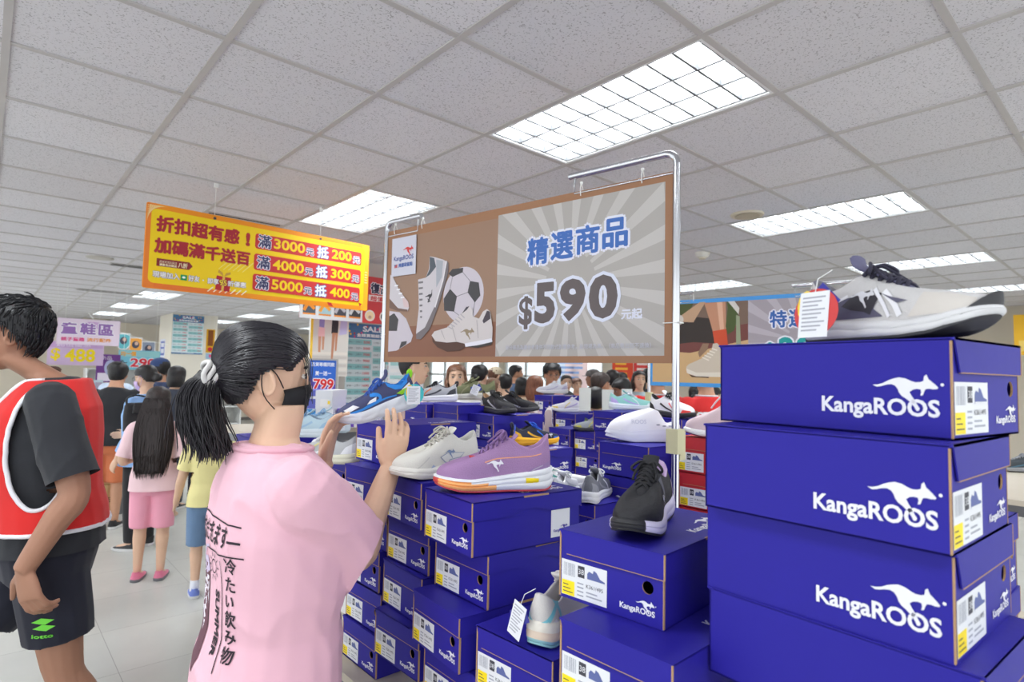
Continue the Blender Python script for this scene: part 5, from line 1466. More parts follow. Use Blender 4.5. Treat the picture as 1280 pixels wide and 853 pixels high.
# collar rib, sleeve hems and the print on the back
def shirt_details(p):
    t = p['root']; bv = bvh_of(p['shirt']); H = WH
    mb = MB(); P = []
    for k in range(37):
        a = 2 * pi * k / 36; o = p['sp'](-.010 + .2 * cos(a), .2 * sin(a), .852); c = p['sp'](-.010, 0, .836)
        hit = bv.ray_cast(o, (c - o).normalized())
        if hit[0]: P.append(hit[0] + hit[1] * .001)
    if len(P) > 8: mb.tube(P, .006, n=8, flat=1.0); mb.build('collar_rib', cloth((228, 174, 190), .1), t, smooth=True)
    BACK = M('print_ink', (44, 34, 44), .8)
    def lay(name, cols, items):
        b = MB()
        for vs, fs, mi in items:
            fr = Matrix(((0, 0, 0, -.45), (-1, 0, 0, 0), (0, 1, 0, 0), (0, 0, 0, 1)))
            drape(b, vs, fs, fr, Vector((1, 0, 0)), bv, off=.0016, mi=mi, maxlen=.012)
        if b.f: b.build(name, cols, t, smooth=True)
    def put(s_, x, y, w=None, h=None, rot=0, fat=0):
        b = MB(); write(b, s_, 0, 0, w, h, 0, Matrix.Translation((x, y, 0)) @ Matrix.Rotation(rot, 4, 'Z'), fat=fat); return [(q[0], q[1]) for q in b.v], b.f, 0
    X, Z = -.092, 1.125          # u of the block's left edge (viewer's left on the back) and its middle height
    it = [(*poly2([(X, Z + .115), (X + .215, Z + .105), (X + .215, Z + .108), (X, Z + .118)]), 0), (*poly2([(X, Z + .040), (X + .225, Z + .045), (X + .225, Z + .048), (X, Z + .043)]), 0)]
    it.append(put('いただきます—', X + .002, Z + .060, w=.215, h=.042, fat=.0008))
    lay('back_print', [BACK], it)
    Z = Z + .012
    it = [put('冷', X + .176, Z - .000, h=.031, fat=.0006), put('た', X + .176, Z - .036, h=.028, fat=.0006), put('い', X + .176, Z - .067, h=.022, fat=.0006), put('飲', X + .176, Z - .105, h=.031, fat=.0006), put('み', X + .178, Z - .138, h=.026, fat=.0006), put('物', X + .178, Z - .174, h=.030, fat=.0006)]
    it.append((*poly2([(X + .158, Z + .02), (X + .160, Z + .02), (X + .166, Z - .20), (X + .163, Z - .20)]), 0))
    it.append(put('SUMMER', X + .130, Z - .045, w=.13, h=.020, rot=-pi / 2, fat=.0012))
    for k in range(10):
        a = 2 * pi * k / 10; it.append((*poly2([(X + .118 + .020 * cos(a - .1), Z + .0 + .020 * sin(a - .1)), (X + .118 + .032 * cos(a), Z + .032 * sin(a)), (X + .118 + .020 * cos(a + .1), Z + .020 * sin(a + .1))]), 0))
    ring_o = [(X + .118 + .015 * cos(2 * pi * k / 16), Z + .015 * sin(2 * pi * k / 16)) for k in range(16)]; ring_i = [(X + .118 + .0125 * cos(2 * pi * k / 16), Z + .0125 * sin(2 * pi * k / 16)) for k in range(16)]
    it.append((ring_o + ring_i, [(i, (i + 1) % 16, (i + 1) % 16 + 16, i + 16) for i in range(16)], 0))
    lay('side_print', [BACK], it)
    g = [(*poly2([(X + .020, Z - .02), (X + .090, Z - .02), (X + .078, Z - .20), (X + .055, Z - .235), (X + .034, Z - .20)]), 0), (*poly2([(X + .026, Z - .03), (X + .084, Z - .03), (X + .080, Z - .10), (X + .066, Z - .06), (X + .055, Z - .15), (X + .042, Z - .07), (X + .034, Z - .12)]), 1),
         (*poly2([(X + .016, Z - .018), (X + .055, Z - .032), (X + .094, Z - .014), (X + .075, Z + .012), (X + .035, Z + .010)]), 2), (*poly2([(X + .030, Z - .01), (X + .055, Z - .022), (X + .078, Z - .008), (X + .055, Z + .006)]), 0),
         (*poly2([(X + .056, Z + .005), (X + .060, Z + .005), (X + .066, Z + .035), (X + .090, Z + .040), (X + .090, Z + .034), (X + .070, Z + .030)]), 2)]
    lay('drink_print', [M('drink_brown', (104, 66, 78), .8), M('drink_white', (232, 226, 236), .8), M('drink_lilac', (206, 190, 216), .8)], g)
shirt_details(PW)

# the sneaker she holds
toe = at(431, 534, 1.630); heel = at(517, 508, 1.735)
ax = (heel - toe).normalized(); vw = (-CAMF + CAMX * .25).normalized(); up = (CAMU - ax * CAMU.dot(ax)).normalized(); sdv = up.cross(-ax)
HS = sneaker('navy, blue and white chunky sneaker held up by the woman in pink', S_navywave, (0, 0, 0), L=.235, name='running_shoe')
cen = (toe + heel) / 2
fx = -ax; fy = up.cross(fx).normalized()
HS.rotation_euler = Matrix(((fx.x, fy.x, up.x), (fx.y, fy.y, up.y), (fx.z, fy.z, up.z))).to_euler(); HS.location = cen
hang_tag(HS, (-.098, .052, .066), (.040, .052), yaw=pi, back=(88, 82, 140), disc=(64, 190, 196), roll=.25)

# ---- the staff member in the red vest
M_LOC = at(66, 620, 2.16); M_LOC.z = 0
mv = -CAMX - CAMF * .78; M_RZ = math.atan2(mv.y, mv.x)
M_M = Matrix.Translation(M_LOC) @ Matrix.Rotation(M_RZ, 4, 'Z'); M_I = M_M.inverted(); M_R = M_I.to_3x3()
def vest_man():
    wl = M_I @ at(30, 712, 1.90)
    dL = M_R @ (-CAMU + CAMX * .25); nL = M_R @ (-CAMF - CAMX * .15); tL = M_R @ (-CAMX)
    return person('man in red staff vest, black t-shirt and navy shorts at the left edge', M_LOC, M_RZ, 1.78, 'm', SKIN3, shirt=(38, 40, 46), bottom=(26, 28, 44), bottom_len='short', shirt_hem=.51, sleeve=.44, sleeve_r=1.05, hair=('short', (26, 26, 30)), arms=(None, wl), hand_dirs=(None, (dL, nL, tL, dict(curls=(.45, .5, .55, .6), thumb=(.45, .85, -.2)))),
               head_fwd=.055, lean=.06, head_nod=.06, bulk=1.12, ease=1.5, voxel=.008, body_voxel=.0055, legs=(.62, -.16), strands=900, wrinkle=.004)
PM = vest_man()
def vest(p):
    t = p['root']; H = 1.78; b = MB(); ring = p['ring']
    T_ = [(0, .545, .068, .097), (0, .58, .066, .095), (.004, .62, .062, .088), (.006, .67, .064, .089), (.006, .73, .067, .096), (.0, .785, .060, .098), (-.006, .815, .050, .086), (-.010, .842, .040, .062)]
    b.loft([ring(c, z, rx, ry, .026 if z < .80 else .020) for c, z, rx, ry in T_])
    mid = p['sp'](.012, 0, .715); ra, rz_ = .088, .205
    hole = lambda c: ((c.x - mid.x) / ra) ** 2 + ((c.z - mid.z) / rz_) ** 2 < 1 and abs(c.y) > .06
    nk = p['sp'](-.006, 0, .845)
    neck = lambda c: ((c.x - nk.x - .02) / .085) ** 2 + (c.y / .085) ** 2 < 1 and c.z > nk.z - .05
    vn = lambda c: c.x > .05 and abs(c.y) < .018 + max(0, (c.z - .62 * H)) * .28
    v = fuse(b, 'vest', cloth((214, 38, 36), .15), t, voxel=.008, smooth=2, keep=lambda c: not hole(c) and not neck(c) and not vn(c) and c.z > .553 * H)
    so = v.modifiers.new('thick', 'SOLIDIFY'); so.thickness = .002
    # boundary piping
    bm = bmesh.new(); bm.from_mesh(v.data); es = [e for e in bm.edges if e.is_boundary]; adj = {}
    for e in es:
        a, c = e.verts; adj.setdefault(a.index, []).append(c.index); adj.setdefault(c.index, []).append(a.index)
    co = {vv.index: vv.co.copy() for vv in bm.verts}; bm.free(); seen = set()
    for st in adj:
        if st in seen: continue
        lp = [st]; seen.add(st)
        while True:
            nx = [q for q in adj[lp[-1]] if q not in seen]
            if not nx: break
            lp.append(nx[0]); seen.add(nx[0])
        if len(lp) < 24: continue
        P = [co[i] for i in lp] + [co[lp[0]]]
        for _ in range(5): P = [P[0]] + [(P[i - 1] + P[i] * 2 + P[i + 1]) / 4 for i in range(1, len(P) - 1)] + [P[-1]]
        mb = MB(); mb.tube(P[::2] + [P[-1]], .0075, n=6); mb.build('piping', cloth((232, 232, 238), .1), v, smooth=True)
    b = MB(); bx = bvh_of(v); o = p['sp'](-.06, .3, .545); hit = bx.ray_cast(o, Vector((0, -1, 0)))
    if hit[0]: q = hit[0]; b.box(q.x - .012, q.x + .012, q.y, q.y + .004, q.z - .035, q.z); b.box(q.x - .005, q.x + .005, q.y + .003, q.y + .005, q.z - .024, q.z - .012, 1); b.build('care_label', [G((230, 230, 232), .6), G((60, 60, 70), .6)], v)
    # mark on the leg of the shorts
    sh = [c for c in t.children if c.name.startswith('shorts')][0]; bs = bvh_of(sh); b = MB()
    fr = Matrix(((-1, 0, 0, 0), (0, 0, 0, .5), (0, 1, 0, 0), (0, 0, 0, 1)))
    hip, kn, an = p['LG'][1]; c = hip.lerp(kn, .52); cx, cz = -(c.x + .040), c.z
    dm = lambda x, z, w, h: poly2([(x - w, z), (x - w * .2, z + h), (x + w, z + h * .35), (x + w * .2, z - h * .65)])
    for vs, fs in (dm(cx, cz + .030, .030, .014), dm(cx + .004, cz + .008, .030, .014)): drape(b, vs, fs, fr, Vector((0, -1, 0)), bs, off=.003, maxlen=.02)
    g_ = MB(); write(g_, 'lotto', 0, 0, w=.055, h=.012, fat=.0008); drape(b, [(q[0] + cx - .026, q[1] + cz - .024) for q in g_.v], g_.f, fr, Vector((0, -1, 0)), bs, off=.003, maxlen=.02)
    if b.f: b.build('side_mark', G((120, 226, 70), .5), sh)
vest(PM)
# ------------------------------------------------------------------ the display behind: tables, more boxes, more shoes
TT = .666
WOOD = M('table_laminate', (196, 186, 170), .5, var=.05, scale=5)
STEEL = M('grey_steel', (120, 122, 126), .4, metal=.7)
def display_table(label, x0, x1, y0, y1, z=TT):
    t = thing('display_table', label, 'table', ((x0 + x1) / 2, (y0 + y1) / 2, 0), group='long display tables under the boxes')
    w, d = (x1 - x0) / 2, (y1 - y0) / 2
    b = MB(); b.box(-w, w, -d, d, z - .026, z - .001); b.build('tabletop', WOOD, t)
    b = MB()
    for a, c in ((-w + .04, -d + .04), (w - .06, -d + .04)): b.box(a, a + .02, -d + .05, d - .05, z - .08, z - .027)
    b.box(-w + .05, w - .05, -d + .04, -d + .06, z - .08, z - .027); b.box(-w + .05, w - .05, d - .06, d - .04, z - .08, z - .027); b.build('apron', STEEL, t)
    for sx in (-1, 1):
        for sy in (-1, 1):
            b = MB(); b.tube([(sx * (w - .06), sy * (d - .06), 0), (sx * (w - .06), sy * (d - .06), z - .03)], .018, n=10); b.build('leg', STEEL, t, smooth=True, angle=50)
    return t
def riser(label, x0, x1, y0, y1, z0, z1):
    t = thing('display_riser', label, 'display riser', ((x0 + x1) / 2, (y0 + y1) / 2, z0), group='white risers lifting box stacks')
    w, d = (x1 - x0) / 2, (y1 - y0) / 2; h = z1 - z0 - .001
    b = MB(); b.box(-w, w, -d, d, h - .018, h); b.build('top', WHITE, t)
    for sx in (-1, 1):
        b = MB(); b.box(sx * w - (.018 if sx > 0 else 0), sx * w + (.018 if sx < 0 else 0), -d, d, 0, h - .018); b.build('side_panel', WHITE, t)
    b = MB(); b.box(-w + .018, w - .018, d - .03, d - .012, 0, h - .018); b.build('back_panel', WHITE, t)
display_table('display table under the front pile of shoe boxes', .84, 1.95, .40, 2.22)
display_table('display table carrying the boxes behind the front pile', 1.97, 3.1, .40, 2.20)
display_table('display table carrying the boxes with the olive and black shoes', .86, 3.1, 2.24, 3.16)
display_table('display table carrying the far box columns', 3.12, 3.85, 2.3, 3.62)
riser('riser under the stack with the black running shoe', .86, 1.07, .50, .70, TT, .910)
riser('riser under the box with the white and teal shoe', .86, 1.12, .79, .98, TT, .787)
riser('riser under the near right stack', .85, 1.32, .18, .39, 0, 1.0915)

def stack(kind, corner, d, n, labels, yaw=0.0, which=(-1, -1), show=None, group='shoe boxes stacked on the tables behind', w=BW, l=BL):
    """a pile whose top corner shows at a pixel, d away; n boxes down to the table, the top `show` are built"""
    c = at(*corner, d); h = (c.z - TT) / n; a = R(yaw)
    lx, ly = which[0] * l / 2, which[1] * w / 2
    x = c.x - (cos(a) * lx - sin(a) * ly); y = c.y - (sin(a) * lx + cos(a) * ly)
    show = show or len(labels)
    for k in range(show): place_box(kind, labels[k], x + (k % 2) * .006, y - (k % 3) * .005, c.z - h * (k + 1), yaw + (k % 3 - 1) * 1.2, h=h - .0006, group=group, w=w, l=l)
    if show < n:
        ca, sa = abs(cos(a)), abs(sin(a)); riser('riser under the ' + labels[show - 1].split(',')[0].replace('violet shoe box ', 'box '), x - .13, x + .13, y - .085, y + .085, TT, c.z - h * show)
    return Vector((x, y, c.z))

TOP = {}
TOP['K1'] = stack('end', (617.8, 520), 2.75, 6, ['violet shoe box under the pair of black sneakers', 'violet shoe box second down below the pair of black sneakers'], w=.20)
TOP['K0'] = stack('plain', (573, 507), 2.85, 6, ['violet shoe box under the olive sneaker', 'violet shoe box second down below the olive sneaker'])
TOP['K00'] = stack('plain', (534, 506), 3.0, 6, ['violet shoe box under the grey trail shoe, left of the olive sneaker', 'violet shoe box second down below the grey trail shoe'])
TOP['N1'] = stack('plain', (715, 559.5), 2.75, 5, ['violet shoe box under the black, blue and yellow sneaker', 'violet shoe box second down below the blue and yellow sneaker', 'violet shoe box third down below the blue and yellow sneaker'], which=(1, -1))
TOP['Q2'] = stack('end', (672, 618), 1.98, 4, ['violet shoe box under the white strapped slip-on, behind the purple shoe'])
TOP['Q1'] = stack('end', (745, 632), 1.86, 4, ['violet shoe box in the gap with two grey and white shoes on it', 'violet shoe box second down in the gap behind the black shoe'])
TOP['S1'] = stack('plain', (812, 559.5), 1.92, 6, ['violet shoe box under the white clog', 'violet shoe box second down below the white clog', 'violet shoe box third down below the white clog'])
TOP['RED'] = stack('red end', (846, 545), 1.98, 6, ['red shoe box with a label, topmost of the red stack', 'red shoe box second down in the red stack', 'red shoe box third down in the red stack'], which=(-1, 1), group='red shoe boxes behind the banner stand')
TOP['F'] = stack('end', (747.5, 542), 4.0, 4, ['violet shoe box under the grey hiking shoes, top of a far column', 'violet shoe box second down in the far column under the grey hiking shoes', 'violet shoe box third down in the far column under the grey hiking shoes', 'violet shoe box lowest in the far column under the grey hiking shoes'])
TOP['G2'] = stack('end', (713, 537), 4.15, 4, ['violet shoe box in the far row beside the grey hiking shoes', 'violet shoe box second down beside the far column', 'violet shoe box third down beside the far column'])
TOP['G4'] = stack('end', (686, 540), 4.5, 4, ['violet shoe box under the leaning pale pink shoes'])
TOP['G1'] = stack('end', (720, 518), 4.45, 5, ['violet shoe box under the white sneaker with lilac and yellow trim', 'violet shoe box second down below the white sneaker with lilac and yellow trim'])
TOP['G0'] = stack('end', (691, 495), 4.75, 6, ['violet shoe box under the small white shoe, by the man in glasses', 'violet shoe box second down below the small white shoe', 'violet shoe box third down below the small white shoe'])
TOP['G3'] = stack('end', (762, 516), 4.5, 5, ['violet shoe box under the blank white cards'])
TOP['H1'] = stack('plain', (778, 516), 3.3, 6, ['violet shoe box under the mint sneaker, behind the white clog', 'violet shoe box second down below the mint sneaker'])
TOP['I1'] = stack('plain', (853, 525), 2.75, 6, ['violet shoe box under the black, white and red sneaker', 'violet shoe box second down below the black, white and red sneaker'])
TOP['L1'] = stack('plain', (316, 548), 2.45, 5, ['violet shoe box under the pair of pale blue shoes', 'violet shoe box second down below the pale blue shoes'], l=.30)
TOP['L2'] = stack('end', (436, 578), 2.13, 5, ['violet shoe box under the grey and yellow shoe, behind the raised arm', 'violet shoe box with a label second down below the grey and yellow shoe'], w=.23)
place_box('end', 'violet shoe box at the right edge beside the near stack', 1.215, .345, 1.2135, 88, h=.1225, group='shoe boxes in the near stack at the right edge')
place_box('end', 'lower violet shoe box at the right edge beside the near stack', 1.222, .345, 1.0915, 88.5, h=.1215, group='shoe boxes in the near stack at the right edge')

def on_box(key, dx=0, dy=0): p = TOP[key]; return (p.x + dx, p.y + dy, p.z + .0008)
XR, YR = 0.0, pi / 2            # headings along the store axes
def shoe_at(label, sch, px, py, key=None, z=None, rz=0.0, L=.28, mirror=False, res=.6, group=None, **k):
    z = TOP[key].z + .0010 if key else z; p = at_z(px, py, z)
    return sneaker(label, sch, (p.x, p.y, z), rz, L=L, mirror=mirror, res=res, group=group, **k)
SR = math.atan2(CAMX.y, CAMX.x)    # pointing right in the picture
W_, BK_, GR_ = (232, 233, 236), (36, 36, 40), (150, 152, 158)
o = shoe_at('black, blue and yellow sneaker pointing right on a shoe box', plain((46, 50, 66), [(250, 184, 30)], (240, 170, 20), (36, 90, 200), (60, 60, 70), (250, 190, 40), (40, 110, 220), mid_h=1.3, pull=(40, 42, 60), roo=(.70, .13, .10, (226, 226, 230))), 668, 556, 'N1', rz=SR + .55, L=.27)
b = MB(); b.tube([(-.13, -.03, .10), (-.145, -.045, .03), (-.15, -.05, -.02)], .004, n=6); b.build('hang_cord', G((60, 90, 190), .6), o)
S_bk = plain(BK_, [(66, 66, 70)], (30, 30, 32), (28, 28, 30), (150, 120, 90), (196, 198, 204), (60, 60, 64), mid_h=1.15, pull=BK_)
shoe_at('black sneaker of a pair, toe towards the viewer, on a shoe box', S_bk, 622, 517, 'K1', rz=SR - .95, L=.27, mirror=True)
shoe_at('black sneaker of a pair, pointing right, behind its twin', S_bk, 643, 515, 'K1', rz=SR - .35, L=.27)
o = shoe_at('olive green sneaker with a white tag and pale sole', plain((112, 116, 82), [(206, 204, 196)], (190, 186, 176), (120, 120, 90), (90, 92, 64), (92, 96, 66), (140, 136, 104), mid_h=1.25), 585, 500, 'K0', rz=SR + pi + .15, L=.33)
hang_tag(o, (-.045, .075, .085), (.045, .055), yaw=pi, back=(50, 60, 150), roll=.4)
shoe_at('grey trail shoe with black collar and orange loop', plain((176, 178, 182), [W_], (210, 206, 206), BK_, (60, 60, 64), (60, 62, 68), (226, 120, 50), mid_h=1.2, pull=BK_), 540, 502, 'K00', rz=SR + pi - .1, L=.29)
S_pb = plain((190, 214, 226), [(214, 226, 232)], (188, 204, 214), (150, 186, 220), (150, 170, 190), (160, 194, 220), (214, 228, 238), wave=.006, mid_h=1.25)
shoe_at('pale blue running shoe, nearer of the pair beside the black mask', S_pb, 376, 546, 'L1', rz=SR + pi, L=.28)
o = shoe_at('pale blue running shoe with a navy tag, behind its twin', S_pb, 398, 541, 'L1', rz=SR + pi + .25, L=.28, mirror=True)
hang_tag(o, (-.10, .06, .06), (.035, .045), yaw=pi, back=(40, 44, 110))
shoe_at('grey and pale yellow sneaker behind the raised arm', plain((186, 188, 190), [(224, 222, 200)], (196, 190, 170), W_, (120, 122, 126), W_, (216, 206, 140)), 402, 578, 'L2', rz=SR + pi - .15, L=.28)
shoe_at('small white running shoe on the far box by the man in glasses', plain((222, 222, 232), [W_], (200, 200, 210), W_, acc=(190, 186, 214)), 690, 492, 'G0', rz=SR + pi - .2, L=.29, res=.5)
shoe_at('white sneaker with lilac and yellow trim on a far box', plain((228, 226, 232), [W_], (214, 210, 216), W_, acc=(182, 168, 214), acc2=(232, 206, 90)), 712, 515, 'G1', rz=SR + pi, L=.30, res=.5)
shoe_at('grey hiking shoe with dark sole on the far column', plain((156, 162, 170), [(60, 60, 66)], (40, 40, 44), GR_, (60, 60, 66), (90, 96, 104), (206, 200, 80)), 741, 539, 'F', rz=SR + pi + .1, L=.28, res=.5)
p = on_box('F', .06, .06); sneaker('dark shoe with lime green trim behind the grey hiking shoe', plain((80, 90, 88), [(140, 144, 148)], (60, 60, 60), (150, 226, 40), (70, 74, 74), (170, 222, 60), (60, 64, 70)), p, SR + .25, L=.25, res=.5)
shoe_at('mint and white running shoe behind the white clog', plain((150, 212, 204), [(222, 230, 236)], (206, 214, 220), W_, (170, 200, 214), (190, 170, 226), (220, 236, 236), mid_h=1.2), 789, 512, 'H1', rz=SR + .1, L=.28)
shoe_at('black, white and red sneaker behind the banner stand', plain((226, 226, 230), [(44, 44, 48)], (36, 36, 40), BK_, (40, 40, 44), BK_, (224, 60, 56), H=1.05), 840, 522, 'I1', rz=SR - 1.0, L=.28)
shoe_at('white and teal strapped slip-on shoe lying behind the purple shoe', plain((232, 232, 232), [W_], (220, 220, 220), None, (150, 190, 184), (90, 160, 150), (206, 206, 210), H=.75), 700, 611, 'Q2', rz=SR + .3, L=.25)
o = shoe_at('grey and white shoe, heel showing, in the gap behind the black shoe', plain((120, 122, 130), [W_], (222, 222, 226), W_, GR_, (150, 152, 160), W_, mid_h=1.2), 746, 622, 'Q1', rz=SR + 1.2, L=.25)
a_ = SR + 1.2; sneaker('white shoe beside the grey and white one, in the gap behind the purple shoe', plain((232, 232, 236), [W_], W_, W_, acc=(196, 198, 206), H=.8), (o.location.x - sin(a_) * .112, o.location.y + cos(a_) * .112, o.location.z), a_, L=.24, res=.6)
S_tl = plain((214, 210, 206), [(232, 226, 214), (226, 206, 186), (150, 200, 206)], (150, 200, 206), (206, 200, 196), (190, 186, 186), (128, 204, 214), (228, 224, 220), mid_h=1.35, midfn=lambda a, s: 2 if s < .22 else (1 if s < .55 else 0))
S_tl['overlays'] = [(ribbon([(.18, .13), (.16, .22), (.10, .33)], .030), (128, 204, 214)), (ribbon([(.02, .16), (.10, .25), (.20, .31)], .030), (128, 204, 214)), ([(.03, .13), (.16, .13), (.10, .19)], (236, 234, 232))]
p = at_z(676, 800, 1.0300)
o = sneaker('white, beige and teal running shoe with paper tag, heel first, between stacks', S_tl, (p.x + .10, p.y + .02, 1.0295), .30, L=.28)
hang_tag(o, (-.150, .030, .080), (.036, .070), yaw=-pi / 2 - .30, back=(52, 56, 150), roll=.30)
o2 = [c for c in COL.objects if c.get('label') == 'large grey and navy running shoe with paper tags on the top right box'][0]
hang_tag(o2, (-.060, -.070, .070), (.046, .066), yaw=.10, back=(44, 46, 150), disc=(206, 60, 60), tilt=-.12)

# pale pink pair tied together, leaning on the far boxes
S_pk = plain((228, 206, 212), [(236, 232, 230)], (214, 196, 200), W_, acc=(236, 230, 232), acc2=(206, 220, 206))
for k, (px, py, a) in enumerate(((672, 527, -.4), (681, 533, .2))):
    p = at(px - 2 + 7 * k, py, 4.42 - .10 * k); p.z = TOP['G4'].z + .075
    sneaker(('pale pink shoe leaning behind the black pair', 'pale pink shoe, lower of the leaning pair')[k], S_pk, p, 0, L=.22, res=.5, rot=(0, R(58 + 10 * k), SR + 1.2 + a))
# white clog
def clog(label, loc, rz, L=.29):
    t = thing('clog', label, 'clog', loc, rz); N = 40
    pts = [Vector((p[0], p[1] * 1.08, 0)) for p in LAT + MED]; loop = spline([pts[-1]] + pts + [pts[0], pts[1]], 6)[6:-6]
    P = [loop[int(i * len(loop) / N)] for i in range(N)]
    b = MB(); rings = []
    for s, o in ((0, .96), (.15, 1.02), (.35, .99), (.55, 1.03), (.75, .99), (1, .97)):
        rings.append([((.5 + (p.x - .5) * o - .5) * L, p.y * o * L, (s * interp(p.x, [0, .5, 1], [.17, .15, .12]) + interp(p.x, [0, .7, 1], [.01, 0, .05])) * L) for p in P])
    b.loft(rings); b.build('sole', G((226, 228, 240), .5), t, smooth=True, angle=60)
    up = MB(); rows = []; M_ = 9
    for k in range(M_ + 1):
        u = k / M_; r = []
        for p in P:
            a = p.x; bz = interp(a, [0, .5, 1], [.17, .15, .13]); toe = a > .36
            ta = interp(a, [0, .1, .3, .36, 1], [.04, .09, .26, .30, .42]); w = interp(ta, [.04, .1, .2, .3, .38, .42], [0, .07, .085, .075, .05, 0]); tz = interp(ta, [.04, .1, .2, .27, .32, .42], [.275, .255, .225, .29, .40, .44])
            p0 = Vector((a + (.5 - a) * .03, p.y * .96, bz)); p3 = Vector((ta, math.copysign(w, p.y), tz)); dd = p3 - p0; dd.z = 0; q = dd.length / (dd.length + abs(tz - bz))
            p1 = p0 + Vector((0, 0, (tz - bz) * (.5 + .15 * q))); p2 = p3 - dd * (.3 + .15 * q) - Vector((0, 0, (tz - bz) * (.3 * (1 - q) + .12 * q)))
            v = p0 * (1 - u) ** 3 + p1 * 3 * u * (1 - u) ** 2 + p2 * 3 * u * u * (1 - u) + p3 * u ** 3; r.append(((v.x - .5) * L, v.y * L, v.z * L))
        rows.append(r)
    c_ = [tuple(Vector(x) * 1) for x in rows[-1]]
    rows.append([((x[0] * .94 + (-.30) * L * .06), x[1] * .88, x[2] - .01 * L) for x in c_]); rows.append([(x[0] * .92 - .02 * L, x[1] * .85, .18 * L) for x in c_])
    up.loft(rows, cap0=False); up.build('upper', G((236, 237, 246), .45), t, smooth=True, angle=70)
    bv = BVHTree.FromPolygons([Vector(v) for v in up.v], up.f)
    for sd in (1, -1):
        b = MB(); fr = Matrix(((L, 0, 0, -.5 * L), (0, 0, 0, .45 * L * sd), (0, L, 0, 0), (0, 0, 0, 1)))
        for cx in (.34, .26, .18):
            cz = .22 if cx < .3 else .235
            pts2 = [(cx + .026 * cos(2 * pi * k / 12), cz - .012 + .010 * sin(2 * pi * k / 12)) for k in range(12)]; vs, fs = poly2(pts2); drape(b, vs, fs, fr, Vector((0, -sd, 0)), bv, off=.0008, maxlen=.03)
        if b.f: b.build('vent_slot', G((150, 152, 170), .7), t)
        b = MB(); g_ = MB(); write(g_, 'ROOS', 0, 0, w=.20, h=.055, off=.02)
        vs = [((.70 - q[0]) if sd > 0 else (.50 + q[0]), q[1] + .235 + (.0)) for q in g_.v]; drape(b, vs, g_.f, fr, Vector((0, -sd, 0)), bv, off=.0010, maxlen=.02)
        if b.f: b.build('embossed_word', G((206, 208, 224), .5), t)
    return t
p = at_z(806, 553, TOP['S1'].z); clog('chunky white clog pointing left on a shoe box behind the black shoe', (p.x + .02, p.y + .02, TOP['S1'].z + .001), SR + pi + .05, L=.27)
# pink sock sneaker on the red boxes
S_sock = plain((222, 200, 206), [W_], (120, 44, 70), None, (230, 214, 216), (206, 184, 192), H=1.75, collar=[.36, .36, .35, .345, .34, .335, .30, .26, .20, .16])
p = at_z(897, 549, TOP['RED'].z); t = sneaker('pale pink high sock sneaker with a burgundy cuff on the red box', S_sock, (p.x + .05, p.y, TOP['RED'].z + .001), SR + pi - .3, L=.26)
b = MB(); zz = .165; rings = [[((-.30 + .19 * cos(a)) * .26, .098 * sin(a) * .26, z) for a in [2 * pi * k / 24 for k in range(24)]] for z in (.148, .152, .158, .170, .173)]
b.loft(rings, lambda k, i: 1 if k == 1 else 0, cap0=False, cap1=False); b.build('cuff', [G((96, 40, 60), .8), G((236, 200, 110), .7)], t, smooth=True)
# blank white cards standing among the far boxes
for k, (px, py, d) in enumerate(((731, 513, 4.35), (759.5, 515, 4.4), (783.5, 513, 4.6))):
    p = at(px, py, d); t = thing('price_card', ('blank white card standing beside the white and lilac sneaker', 'blank white card standing before the man in the black t-shirt', 'blank white card standing left of the woman in the grey hoodie')[k], 'card', p, math.atan2(CAMX.y, CAMX.x) + .15 * (k - 1), group='blank white price cards')
    b = MB(); b.prism([(-.042, 0), (.042, 0), (.044, .165), (-.044, .165)], -.001, .001, axis='y'); b.build('card', G((228, 230, 226), .6), t)
    b = MB(); b.box(-.045, .045, -.02, .02, -.006, 0); b.build('foot', G((200, 204, 206), .3), t)
# other makers' boxes left of the raised sneaker
def plain_box(label, px, py, d, c1, c2, n, yaw):
    p = at(px, py, d)
    t = thing('shoe_box', label, 'shoe box', (p.x, p.y, p.z), R(yaw), group='pale shoe boxes by the blue price board')
    b = MB(); b.box(-.10, .10, -.15, .15, 0, .075, 0); b.box(-.1005, .0, -.1505, .1505, .002, .06, 1); b.build('body', [G(c1, .5), G(c2, .5)], t)
    b = MB(); b.box(-.103, .103, -.153, .153, .075, .112, 0); b.box(-.1035, .0, -.1535, .1535, .077, .1124, 1); b.build('lid', [G(c1, .5), G(c2, .5)], t)
    b = MB(); b.box(.03, .085, -.1545, -.1510, .015, .06, 0); b.box(.075, .088, -.1548, -.1510, .03, .05, 1); b.build('sticker', [G((236, 238, 240), .5), G((244, 214, 60), .5)], t)
zt_ = at(404, 532, 3.7).z
for k in range(2): plain_box(('pale blue and white shoe box, lowest by the blue price board', 'pale blue and white shoe box, upper one by the blue price board', 'pale blue and white shoe box, top one by the blue price board')[k], 404, 532 - 22.2 * k, 3.7, (226, 230, 236), ((70, 150, 214), (90, 100, 190), (110, 120, 200))[k], k, -42)
plain_box('white and violet shoe box right of the blue price board', 450, 532, 3.75, (230, 230, 232), (110, 70, 190), 0, -42)
pb = at(418, 532, 3.75); display_table('display table under the pale shoe boxes by the blue price board', pb.x - .60, pb.x + .20, pb.y - .20, pb.y + .35, z=pb.z)
